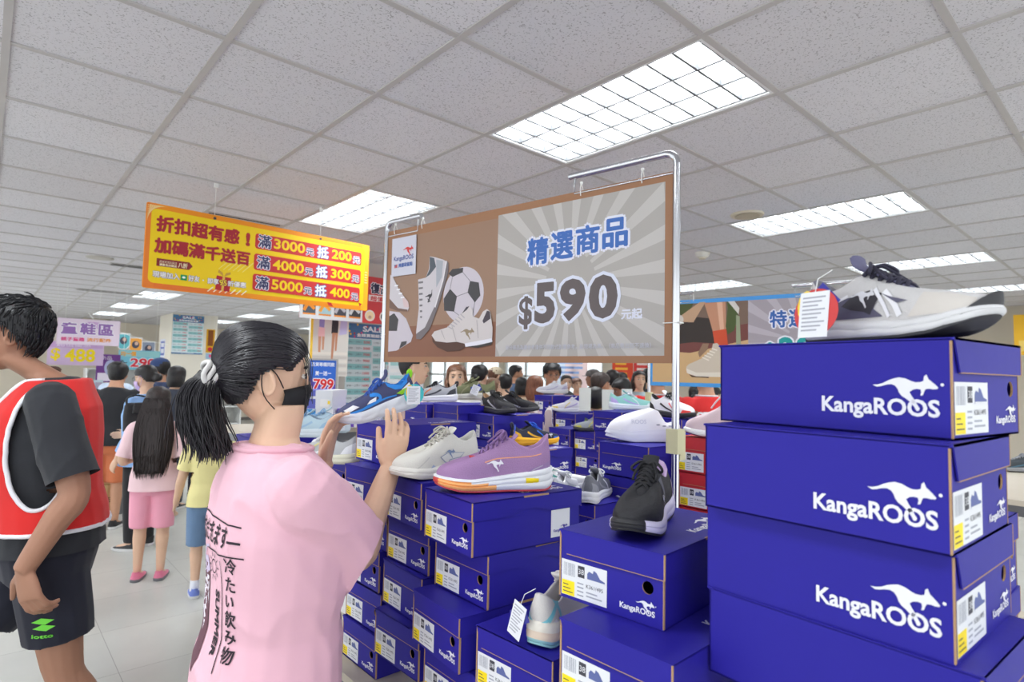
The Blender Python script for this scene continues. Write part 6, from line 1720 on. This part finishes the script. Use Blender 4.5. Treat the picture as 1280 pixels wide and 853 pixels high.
# ------------------------------------------------------------------ the crowd
PLACED = []
def stand(label, px, py_top, d, face_dir, grp=None, h=None, **k):
    """a person whose hair top shows at px,py_top, d away; face_dir (right, away)"""
    for _ in range(30):
        top = at(px, py_top, d)
        if all((top.x - q[0]) ** 2 + (top.y - q[1]) ** 2 > .20 for q in PLACED): break
        d += .11
    PLACED.append((top.x, top.y)); hh = h or (top.z - .012) / 1.0
    v = CAMX * face_dir[0] + CAMF * face_dir[1]
    k.setdefault('voxel', .016 if d > 5 else .012)
    return person(label, (top.x, top.y, 0), math.atan2(v.y, v.x), hh, group=grp, **k)
AWAY, TOWARD, LEFT, RIGHT = (0, 1), (0, -1), (-1, 0), (1, 0)
BLK = (24, 22, 24); BRN = (92, 56, 40); DBR = (48, 34, 30)
def back_words(p, s_, rgb, w, z, h=None, part='shirt', name='back_lettering'):
    sh = p['shirt'] if part == 'shirt' else p[part]; bv = bvh_of(sh); g_ = MB(); write(g_, s_, -w / 2, z, w=w, h=h, fat=.004 if w > .1 else 0); b = MB()
    fr = Matrix(((0, 0, 0, -.6), (-1, 0, 0, 0), (0, 1, 0, 0), (0, 0, 0, 1)))
    drape(b, [(q[0], q[1]) for q in g_.v], g_.f, fr, Vector((1, 0, 0)), bv, off=.004, maxlen=.03)
    if b.f: b.build(name, G(rgb, .7), p['root'])

# --- at the left, by the shelves
p = stand('man in black t-shirt and orange shorts seen from behind at the far table', 143, 452, 5.75, (-.25, 1), sex='m', skin=SKIN2, shirt=(30, 31, 36), bottom=(206, 116, 74), bottom_len='knee', shirt_hem=.50, sleeve=.55, bulk=1.15, ease=1.6, lean=.16, hair=('short', BLK), shoes=(40, 40, 44), arms=((.34, -.14, 1.02), (.34, .14, 1.02)), face=False, wrinkle=.004)
p = stand('girl with very long black hair, pink t-shirt and pink shorts, seen from behind', 199, 487, 4.40, (-.30, 1), skin=SKIN, shirt=(240, 206, 212), bottom=(240, 164, 186), bottom_len='knee', shirt_hem=.475, sleeve=.42, ease=1.7, hair=('long', (40, 30, 30)), hair_len=.56, hair_w=1.3, shoes=(232, 130, 160), head_k=1.12, strands=420, face=False, wrinkle=.003, hair_back=.075, arms=((.16, -.16, .80), (.18, .15, .86)))
p = stand('woman with a low bun, lilac face mask and pale blue shirt over wide black trousers', 184, 457, 5.15, (-1, .10), skin=SKIN, shirt=(142, 182, 232), bottom=(30, 30, 34), bottom_len='long', shirt_hem=.46, sleeve=.86, ease=2.0, hair=('bun', BLK), mask=(206, 180, 224), glasses=True, head_nod=.22, shoes=(44, 44, 48), arms=((.25, -.15, .95), (.05, .22, .78)), wrinkle=.004, bulk=1.05)
bagp = at(172, 520, 4.95); t = thing('shoulder_bag', 'black shoulder bag held against the woman in pale blue', 'bag', bagp, .6)
b = MB(); rings = []
for z, a, c in ((-.13, .10, .05), (-.12, .125, .07), (0, .13, .075), (.09, .125, .06), (.11, .10, .03)): rings.append([(a * cos(x) * (1 if abs(cos(x)) < .8 else .97), c * sin(x), z) for x in [2 * pi * k / 20 for k in range(20)]])
b.loft(rings); b.build('body', cloth((38, 38, 42)), t, smooth=True, angle=60)
b = MB(); b.tube(spline([(-.11, 0, .09), (-.09, .02, .15), (.0, .03, .17), (.09, .02, .15), (.11, 0, .09)], 5), .012, n=8, flat=.5); b.build('strap', cloth((30, 30, 34)), t, smooth=True)
b = MB(); b.prism([(-.12, .03), (.12, .03), (.11, .11), (-.11, .11)], -.078, -.066, axis='y'); b.build('flap', cloth((44, 44, 48)), t)
p = stand('child in a yellow t-shirt and denim shorts, mostly hidden by the woman in pink', 268, 512, 4.12, (-.5, .8), skin=SKIN, shirt=(236, 226, 160), bottom=(104, 132, 166), bottom_len='knee', shirt_hem=.49, sleeve=.36, ease=1.5, hair=('bob', BLK), head_k=1.18, shoes=(110, 130, 206), sock=(232, 232, 240), arms=(None, (.10, .20, .62)), face=False, wrinkle=.003)
p = stand('person in a navy cap facing left behind the woman with the bun', 201, 449, 6.9, LEFT, sex='m', skin=SKIN2, shirt=(60, 74, 110), bottom=(50, 52, 60), hair=('short', BLK), face=False)
HMc, s = p['HM'], p['s']
def cap_on(p, rgb, bill=True):
    HM, s, t = p['HM'], p['s'], p['root']; b = MB()
    b.loft([[HM @ (q * s) for q in ell(-.006, 0, z, .112 * k, .092 * k, 20)] for z, k in ((.035, 1.03), (.07, 1.02), (.10, .90), (.125, .65), (.140, .30), (.144, .05))], cap0=False)
    b.build('cap', cloth(rgb, .1), t, smooth=True)
    if bill:
        b = MB(); P = [(.085 + .085 * cos(a) - .01, .075 * sin(a)) for a in [-pi / 2 + pi * k / 12 for k in range(13)]]; b.prism([(x, y) for x, y in P] + [(.06, .075), (.06, -.075)], .036, .041, 0, HM @ Matrix.Scale(s, 4)); b.build('cap_bill', cloth(rgb, .1), t)
cap_on(p, (48, 70, 118))
stand('person with brown hair behind the woman in pale blue', 209, 460, 7.4, (.3, 1), shirt=(150, 150, 160), hair=('bob', (112, 70, 50)), face=False)
stand('person with black bobbed hair near the far column, seen from behind', 222, 458, 6.6, (.2, 1), shirt=(60, 66, 80), hair=('bob', BLK), face=False)
stand('shop clerk with dark hair in a white and blue top at the far shelf', 146, 453, 7.6, (-.2, -1), sex='m', skin=SKIN2, shirt=(196, 212, 232), hair=('short', BLK), head_nod=.3)
stand('person with a brown bun and coral top beyond the red vest', 68, 458, 8.2, (.6, 1), shirt=(232, 130, 110), hair=('bun', (84, 56, 44)), face=False)
stand('person with dark hair behind the ponytail of the woman in pink', 257, 462, 7.0, (.3, 1), shirt=(90, 92, 104), hair=('short', BLK), face=False)

# --- between the banner and the boxes
stand('woman with dark hair in profile under the left end of the brown banner', 517, 438, 4.25, (1, .05), shirt=(214, 190, 190), hair=('pony', BLK), arms=(None, None), h=1.70)
stand('woman with brown hair facing the viewer behind the olive sneaker', 571, 456, 5.0, (.1, -1), shirt=(226, 226, 226), hair=('long', (120, 80, 58)), hair_len=.16)
stand('person with black hair and black top right of the woman with brown hair', 600, 456, 6.0, (.5, 1), shirt=(40, 42, 48), hair=('bun', BLK), face=False)
p = stand('man in a beige cap in the crowd behind the black sneakers', 619, 460, 8.0, (.9, .4), sex='m', shirt=(226, 190, 160), hair=('short', BRN), face=False); cap_on(p, (206, 194, 168), True)
stand('person with brown hair in profile below the beige cap', 616, 473, 6.2, (1, .1), shirt=(226, 214, 206), hair=('bob', (116, 84, 64)))
stand('person with short black hair and white top seen from behind, above the black sneakers', 632, 468, 6.6, (.1, 1), shirt=(224, 226, 230), hair=('short', BLK), face=False)
stand('tall man with short hair and slate blue shirt looking right in the crowd', 645, 457, 9.0, (1, -.1), sex='m', skin=SKIN2, shirt=(84, 106, 140), hair=('short', BLK))
stand('person with a black bob and bare shoulders seen from behind', 652, 472, 7.2, (-.1, 1), skin=SKIN2, shirt=(214, 190, 160), hair=('bob', BLK), sleeve=0, face=False)
stand('person with a brown bob and bright pink top', 669, 470, 5.7, (.2, 1), shirt=(232, 96, 150), hair=('bob', (124, 76, 54)), face=False)
p = stand('man in glasses and black t-shirt looking down at a white shoe', 690, 454, 5.4, (.15, -1), sex='m', skin=SKIN2, shirt=(40, 42, 48), hair=('short', BLK), glasses=True, head_nod=.22, strands=260, arms=((.42, -.10, 1.30), (.35, .16, 1.20)), hand_curl=.5)
stand('woman with dark tied hair facing the viewer, right of the man in glasses', 708, 469, 8.0, (.1, -1), shirt=(200, 120, 110), hair=('bun', BLK))
stand('far person in a coral top near the window', 721, 473, 9.2, (.3, -1), shirt=(226, 150, 130), hair=('short', BRN))
stand('person with dark brown hair leaning over the far boxes', 735, 472, 6.6, (1, .3), shirt=(90, 80, 80), hair=('bun', DBR), lean=.2, face=False)
p = stand('man in a grey cap beyond the far boxes', 742, 463, 8.2, (-1, .2), sex='m', skin=SKIN3, shirt=(120, 124, 120), hair=('short', BLK), face=False); cap_on(p, (104, 100, 100))
stand('man in black t-shirt with cropped hair in profile behind the white cards', 751, 466, 5.9, (.9, .4), sex='m', skin=SKIN2, shirt=(36, 36, 40), hair=('short', (60, 50, 48)))
stand('small child in a yellow top behind the white cards', 745, 488, 5.2, (.1, 1), shirt=(246, 212, 40), hair=('short', BLK), head_k=1.15, face=False)
stand('person in a red vest beyond the white cards', 766, 463, 7.2, (.4, 1), sex='m', shirt=(214, 40, 40), hair=('short', BLK), face=False)
stand('child in a bright blue t-shirt looking down at the shoes', 778, 475, 5.6, (-.8, -.2), skin=SKIN2, shirt=(40, 110, 214), hair=('short', BLK), head_nod=.4, head_k=1.08)
stand('person with dark hair in front of the red notices', 777, 466, 8.2, (.2, 1), shirt=(50, 52, 60), hair=('short', BLK), face=False)
stand('woman with long dark hair and pale grey hoodie facing the viewer', 799, 464, 7.4, (.05, -1), skin=SKIN, shirt=(168, 186, 194), hair=('long', (40, 34, 34)), hair_len=.22, sleeve=.9)
stand('person with dark hair right of the woman in the grey hoodie', 812, 461, 7.9, (.6, .6), shirt=(70, 74, 84), hair=('short', BLK), face=False)
for label, px, d, hh, fd, rg in (('staff member in a red vest lettered on the back, left of the banner stand', 822, 5.35, 1.66, (-.10, 1), 0), ('staff member in a red vest lettered on the back, right of the banner stand', 882, 5.0, 1.67, (-.28, 1), 0)):
    p = stand(label, px, 440, d, fd, sex='m', skin=SKIN2, h=hh, shirt=(216, 40, 38), bottom=(40, 44, 60), hair=('short', BLK), face=False, sleeve=.05, bulk=1.1, ease=1.6)
    back_words(p, 'STAFF', (236, 232, 232), .29, hh * .715, .085)
    b = MB(); sp = p['sp']; b.tube([sp(-.010 + .046 * cos(a), .056 * sin(a), .846) for a in [2 * pi * k / 20 for k in range(21)]], .007, n=6); b.build('collar_piping', cloth((230, 226, 230), .1), p['root'], smooth=True)
stand('person in a white top with a hair clip, right of the red vests', 868, 481, 6.1, (.5, 1), shirt=(232, 232, 236), hair=('bun', BLK), face=False, lean=.15)
stand('person with dark hair and navy top at the edge of the right stack', 891, 483, 6.4, (.8, .3), skin=SKIN2, shirt=(40, 44, 62), hair=('short', BLK), face=False)
stand('person peering between the two red vests', 817, 483, 7.4, (.1, -1), skin=SKIN2, shirt=(120, 120, 130), hair=('short', BLK))
# ------------------------------------------------------------------ far boards, pennants, shelves
EX = (1, 0, 0); EYn = (0, -1, 0)
def hung(o, w, h, z):
    for x in (w * .12, w * .88):
        b = MB(); b.tube([(x, h - .01, -.004), (x, ROOF - z, -.004)], .002, n=5); b.build('thread', WIRE, o.root)
p = at(70, 430, 8.0); s = Board('zone_sign', 'pink and white zone sign hung at far left', 'sign', (p.x, p.y, p.z), EX); s.slab_rect(.72, .36, (226, 206, 226), .006)
s.rect(.01, .01, .71, .35, (232, 216, 232)); s.circle(.40, .28, .13, (206, 170, 214), ry=.05)
for k, ch in enumerate('童鞋區'): s.text(ch, .05 + .21 * k, .15, (150, 110, 180), w=.17, h=.15, fat=.006, outline=(244, 240, 246), ofat=.016)
s.text('親子童趣', .05, .05, (226, 80, 140), w=.26, h=.05, fat=.002); s.text('流行配件', .34, .05, (240, 150, 50), w=.28, h=.05, fat=.002); s.flush('print'); hung(s, .72, .36, p.z)
p = at(58, 456, 8.3); s = Board('price_sign', 'lilac price sign with large yellow digits at far left', 'sign', (p.x, p.y, p.z), EX); s.slab_rect(.66, .34, (214, 190, 222), .006)
s.rect(.01, .25, .65, .33, (206, 170, 216)); s.text('超值優惠', .10, .265, (236, 226, 244), w=.40, h=.05); s.text('488', .20, .05, (250, 226, 0), w=.36, h=.19, off=.03); s.text('$', .04, .06, (250, 226, 0), w=.11, h=.18, off=.02); s.flush('print'); hung(s, .66, .34, p.z)
p = at(147, 462, 9.0); s = Board('price_sign', 'turquoise price sign with red digits left of the cream column', 'sign', (p.x, p.y, p.z), EX); s.slab_rect(.56, .30, (120, 196, 216), .006)
s.rect(.01, .2, .55, .29, (150, 206, 210)); s.text('均一價', .03, .21, (240, 170, 60), w=.20, h=.07, fat=.003); s.text('均一', .03, .06, (70, 60, 80), w=.09, h=.09, fat=.002); s.text('290', .16, .04, (214, 40, 60), w=.34, h=.14, off=.03, outline=(236, 240, 244), ofat=.01); s.flush('print'); hung(s, .56, .30, p.z)
p = at(119, 478, 8.8); s = Board('notice_board', 'purple and white notice standing on the far shelf', 'notice', (p.x, p.y, p.z), EX); s.slab_rect(.30, .42, (110, 60, 140), .006)
s.rect(.02, .02, .28, .14, (232, 226, 240)); s.circle(.18, .22, .08, (180, 190, 220), ry=.12); s.text('新品', .05, .34, (240, 236, 244), w=.14, h=.06); s.flush('print')
b = MB(); b.box(.13, .17, -1.2, .0, -.02, -.008); b.build('post', WHITE, s.root)
# pennants on a cord across the far wall
cols = [(92, 74, 96), (90, 176, 186), (232, 160, 60), (130, 140, 160)]
cords = [at(137, 411, 13.2), at(155, 417, 13.2), at(170, 422, 13.2), at(186, 427, 13.2)]
b = MB(); b.tube([tuple(c) for c in [Vector((at(110, 400, 13.2).x, at(110, 400, 13.2).y, ROOF - .01)), at(120, 404, 13.2)] + cords + [Vector((3.02, 14.7, at(196, 431, 13.2).z))]], .006, n=5); cd = b.build('cord', WIRE); tag(cd, 'thin cord with picture pennants strung left of the cream column', 'cord')
for k, c in enumerate(cords):
    s = Board('hanging_pennant', ('dark picture pennant, leftmost on the cord', 'teal picture pennant on the cord', 'orange picture pennant on the cord', 'grey picture pennant nearest the column')[k], 'pennant', c, tuple(CAMX), group='picture pennants on the cord')
    w, h = .30, .36; s.slab([(-w / 2, 0), (w / 2, 0), (w / 2, -h * .75), (w * .25, -h), (-w * .25, -h), (-w / 2, -h * .75)], (226, 226, 228), .004); s.poly([(-w * .45, -.02), (w * .45, -.02), (w * .45, -h * .72), (w * .22, -h * .95), (-w * .22, -h * .95), (-w * .45, -h * .72)], cols[k]); s.circle(0, -h * .45, w * .28, (60, 60, 80), 14); s.circle(.02, -h * .38, w * .14, (206, 170, 150), 10); s.flush('print')
# small notice on the column, yellow banner past it
s = Board('column_notice', 'small blue and white notice on the narrow side of the cream column', 'notice', (3.028, 15.55, 1.78), (0, -1, 0)); s.slab_rect(.5, .42, (222, 226, 238), .004); s.rect(.05, .05, .45, .37, (90, 110, 190)); s.rect(.10, .10, .40, .20, (226, 230, 240)); s.rect(.10, .24, .40, .33, (226, 230, 240)); s.flush('print')
p = at(257, 441, 12.0); s = Board('hanging_banner', 'narrow yellow banner just right of the cream column', 'banner', (p.x, p.y, p.z), EX); s.slab_rect(.16, .48, (240, 180, 20), .005); s.rect(.03, .14, .13, .46, (150, 84, 30)); s.flush('print'); s.circle(.08, .07, .045, (214, 40, 50), 12); s.flush('print'); hung(s, .16, .48, p.z)
p = at(257, 449, 12.4); s = Board('shelf_sign', 'pale blue and pink sign below the yellow banner', 'sign', (p.x, p.y, p.z), EX); s.slab_rect(.40, .12, (170, 206, 232), .005); s.text('特價', .06, .02, (226, 60, 130), w=.2, h=.08, fat=.004); s.flush('print'); hung(s, .4, .12, p.z)
# boards between the woman in pink and the brown banner
p = at(374, 397, 5.3); s = Board('retro_banner', 'red and white banner with shoe pictures behind the yellow sign', 'banner', (p.x, p.y, p.z), EX); s.slab_rect(1.34, .46, (206, 62, 66), .005)
s.rect(.0, .0, .62, .20, (226, 230, 234))
for k in range(4):
    x = .03 + .15 * k; s.rect(x, .05, x + .12, .17, ((84, 96, 110), (170, 206, 214), (70, 72, 84), (66, 68, 74))[k]); s.poly(ribbon([(x + .01, .07), (x + .05, .13), (x + .11, .09)], .03), ((240, 150, 50), (250, 170, 60), (190, 190, 200), (206, 206, 210))[k]); s.rect(x, .035, x + .12, .05, (240, 150, 50))
s.text('復古運動鞋', .70, .30, (44, 36, 70), w=.50, h=.10, fat=.004, outline=(238, 232, 240), ofat=.010); s.rect(.68, .22, 1.10, .28, (238, 226, 226)); s.text('超值價均一', .70, .225, (206, 62, 66), w=.36, h=.045, fat=.002)
for x, c in ((.70, (240, 214, 170)), (.86, (60, 54, 60)), (1.02, (230, 214, 206))): s.circle(x, .075, .055, (236, 226, 220), 18); s.circle(x, .075, .042, c, 16); s.circle(x, .06, .018, (200, 160, 140), 10)
s.flush('print'); hung(s, 1.34, .46, p.z)
p = at(386, 470, 5.6); s = Board('sport_poster', 'tall poster of two runners on steps beside the grey column', 'poster', (p.x, p.y, p.z), tuple(CAMX + CAMF * .25)); s.slab_rect(.46, .80, (214, 212, 206), .004)
for k in range(6): s.rect(.01, .02 + .05 * k, .45, .055 + .05 * k, (226, 222, 214) if k % 2 else (200, 196, 190))
s.poly([(.0, .0), (.03, .0), (.03, .8), (.0, .8)], (246, 206, 60))
s.poly([(.10, .60), (.16, .60), (.165, .72), (.10, .73)], (150, 140, 200)); s.poly([(.09, .50), (.17, .50), (.17, .61), (.095, .62)], (236, 190, 196)); s.poly([(.10, .30), (.125, .30), (.13, .50), (.095, .50)], (206, 150, 120)); s.poly([(.145, .33), (.165, .33), (.17, .50), (.14, .50)], (206, 150, 120)); s.circle(.13, .755, .022, (70, 50, 44), 10)
s.poly([(.25, .54), (.33, .54), (.335, .74), (.255, .75)], (44, 44, 52)); s.poly([(.255, .18), (.275, .18), (.30, .55), (.26, .55)], (190, 134, 104)); s.poly([(.30, .32), (.32, .32), (.33, .55), (.30, .55)], (190, 134, 104)); s.poly([(.345, .52), (.44, .54), (.44, .78), (.36, .74)], (190, 186, 226)); s.flush('print')
s.root.scale = (.76, .76, .76); pz = p.z / .76
b = MB(); b.box(.21, .25, -pz + .01, .4, -.03, -.008); b.box(.05, .41, -pz, -pz + .02, -.18, .14); b.build('stand', STEEL, s.root)
p = at(384, 492, 4.2); s = Board('price_board', 'blue and violet framed price board with red digits by the raised shoe', 'price board', (p.x, p.y, p.z), tuple(CAMX + CAMF * .15)); 
b = MB()
for x0, x1, y0, y1 in ((0, .205, 0, .012), (0, .205, .238, .25), (0, .012, .012, .238), (.193, .205, .012, .238)): b.prism([(x0, y0), (x1, y0), (x1, y1), (x0, y1)], -.008, .006)
b.build('frame', M('grey_frame', (170, 170, 168), .4, metal=.3), s.root); s.slab_rect(.181, .226, (50, 110, 214), .004, x0=.012, y0=.012)
s.rect(.012, .012, .193, .10, (96, 70, 190)); s.text('百貨專櫃同款', .022, .195, (226, 232, 246), w=.16, h=.028, fat=.001); s.text('買一送一', .05, .130, (240, 244, 250), w=.11, h=.030, fat=.001); s.text('799', .04, .03, (226, 40, 44), w=.14, h=.075, off=.03, outline=(244, 240, 244), ofat=.006); s.flush('print')
b = MB(); b.box(.09, .115, -p.z + .01, .02, -.02, -.008); b.box(.0, .205, -p.z, -p.z + .014, -.12, .10); b.build('stand', STEEL, s.root)
p = at(484, 505, 5.85); s = Board('price_table_sheet', 'white price sheet with red prices under the left end of the brown banner', 'poster', (p.x, p.y, p.z), EX); s.slab_rect(.42, .60, (232, 238, 240), .004)
for k in range(8): s.rect(.02, .05 + .066 * k, .40, .085 + .066 * k, (170, 216, 214) if k % 2 else (240, 240, 240)); s.text(str(700 + 100 * k), .24, .055 + .066 * k, (214, 70, 84), w=.12, h=.026, off=.02)
s.flush('print'); b = MB(); b.box(.19, .23, -p.z + .01, 0, -.03, -.01); b.box(.05, .37, -p.z, -p.z + .02, -.16, .12); b.build('stand', STEEL, s.root)
# notices in the window wall
for k, (px, w, c) in enumerate(((765, .46, (226, 74, 40)), (792, .46, (222, 60, 56)), (694, .50, (214, 226, 240)), (706, .5, (240, 214, 214)))):
    p = at(px, 484, 13.0); y = p.y if k < 2 else p.y
    s = Board('wall_notice', ('orange red notice with yellow lines by the shop window', 'red notice with white lines right of the orange notice', 'pale blue notice in the shop window behind the man in glasses', 'pale pink notice beside the pale blue one')[k], 'notice', (p.x, p.y, 1.30), tuple(CAMX), group='notices by the shop window')
    s.slab_rect(w, 1.0, c, .004); rnd = random.Random(k)
    for q in range(7): s.rect(w * .15, .86 - .11 * q, w * rnd.uniform(.6, .88), .91 - .11 * q, (250, 190, 60) if k == 0 else ((246, 226, 220) if k == 1 else (140, 170, 220)))
    s.flush('print'); b = MB(); b.box(w * .45, w * .55, -1.29, 0, -.03, -.01); b.box(w * .1, w * .9, -1.30, -1.28, -.2, .15); b.build('stand', STEEL, s.root)
# yellow wall panel and shelf at the right edge
p = at(1268, 444, 8.2); s = Board('wall_panel', 'yellow panel on the far wall at the right edge', 'panel', (p.x, p.y, p.z), (.2, -1, 0)); s.slab_rect(.9, .56, (246, 190, 40), .01); s.rect(.05, .05, .85, .2, (250, 214, 110)); s.flush('print'); b = MB(); b.box(.4, .5, -p.z + .01, 0, -.04, -.012); b.box(.15, .75, -p.z, -p.z + .02, -.2, .15); b.build('stand', STEEL, s.root)

def wall_shelf(label, x0, x1, y0, y1, n, top):
    t = thing('display_shelf', label, 'shelf', ((x0 + x1) / 2, (y0 + y1) / 2, 0)); w, d = (x1 - x0) / 2, (y1 - y0) / 2
    for sx in (-1, 1):
        b = MB(); b.box(sx * w - .015, sx * w + .015, -d, d, 0, top); b.build('side_panel', WHITE, t)
    for k in range(n):
        z = .1 + (top - .12) * k / (n - 1); b = MB(); b.box(-w + .015, w - .015, -d, d, z, z + .02); b.build('shelf_board', WHITE, t)
    b = MB(); b.box(-w, w, d - .01, d, 0, top); b.build('back_panel', G((214, 214, 212), .6), t)
    return t
# the table the man in black leans on, kraft cartons under it and shoes on it
c = at(112, 600, 6.2); TZ = .74
display_table('display table with shoes at far left, before the man in black', c.x - .55, c.x + .32, c.y - .25, c.y + .55, z=TZ)
for k, (dx, dy, dz, w) in enumerate(((.12, .10, 0, .30), (.13, .12, .30, .28), (-.25, .05, 0, .32))):
    t = thing('carton', ('brown carton on the floor behind the orange shorts', 'brown carton stacked on another behind the orange shorts', 'brown carton under the far left table')[k], 'carton', (c.x + dx, c.y + dy, dz), .1 * k, group='brown cartons under the far table')
    b = MB(); b.box(-w / 2, w / 2, -.2, .2, 0, .297); b.build('body', M('carton_brown', (186, 142, 98), .8, var=.06), t); b = MB(); b.box(-.03, .03, -.202, .202, .10, .2985); b.build('tape', G((206, 172, 120), .4), t)
    b = MB(); write(b, 'SHOES', -w * .3, .12, w=w * .6, h=.05, mat=frame_of((0, -.2005, 0), (1, 0, 0), (0, 0, 1)), off=.02); b.build('stencil', G((90, 60, 44), .7), t)
for k, (dx, dy, a, sch) in enumerate(((-.20, -.10, 1.9, plain((206, 206, 210), [W_], BK_, W_)), (.02, -.12, 2.1, plain((60, 60, 64), [W_], GR_, W_)), (.22, -.08, 1.7, plain((214, 206, 196), [W_], GR_, BK_)), (.26, .06, 2.2, plain((70, 84, 110), [W_], W_, W_)), (-.05, .2, 1.8, plain((230, 190, 196), [W_], W_, W_)), (.25, .22, 1.9, plain((40, 40, 44), [W_], BK_, W_)))):
    sneaker(('grey and black shoe on the far left table, nearest its left end', 'dark shoe with white sole on the far left table', 'beige shoe on the far left table', 'slate blue shoe at the right of the far left table', 'pale pink shoe at the back of the far left table', 'black and white shoe at the back of the far left table')[k], sch, (c.x + dx, c.y + dy, TZ + .001), a, L=.27, res=.4, group='shoes on the far left table')
wall_shelf('white shelf unit with leaflets along the far left wall', 1.9, 3.0, 17.6, 18.1, 4, 1.5)
wall_shelf('white shelf unit under the turquoise price sign', 3.95, 5.2, 16.6, 17.1, 4, 1.45)
# leaflet stand with pale blue cards beside the man in black
p = at(105, 520, 8.0); t = thing('leaflet_stand', 'pale blue leaflet stand beyond the red vest', 'leaflet stand', (p.x, p.y, 0), .3)
b = MB(); b.box(-.20, .20, -.02, .02, .75, 1.36); b.build('panel', G((196, 214, 222), .5), t)
b = MB(); b.box(-.02, .02, -.02, .02, 0, .75); b.box(-.2, .2, -.15, .15, 0, .02); b.build('foot', STEEL, t)
for r_ in range(5):
    b = MB()
    for q in range(4): b.box(-.18 + .095 * q, -.105 + .095 * q, -.032, -.021, .80 + .11 * r_, .89 + .11 * r_)
    b.build('leaflet_row', G((120 + 14 * r_, 170, 190), .5), t)
# right edge: low table with shoes beyond the near stack
c = at(1292, 615, 2.9); zt2 = c.z
display_table('display table with dark shoes at the right edge', c.x - .35, c.x + .8, c.y - .5, c.y + .25, z=zt2)
q = at_z(1274, 590, zt2 + .001); sneaker('dark grey sneaker on the table at the right edge', plain((66, 74, 80), [(150, 152, 156)], BK_, GR_, acc=(70, 110, 130)), (q.x, q.y, zt2 + .001), SR + 2.6, L=.28, res=.5)
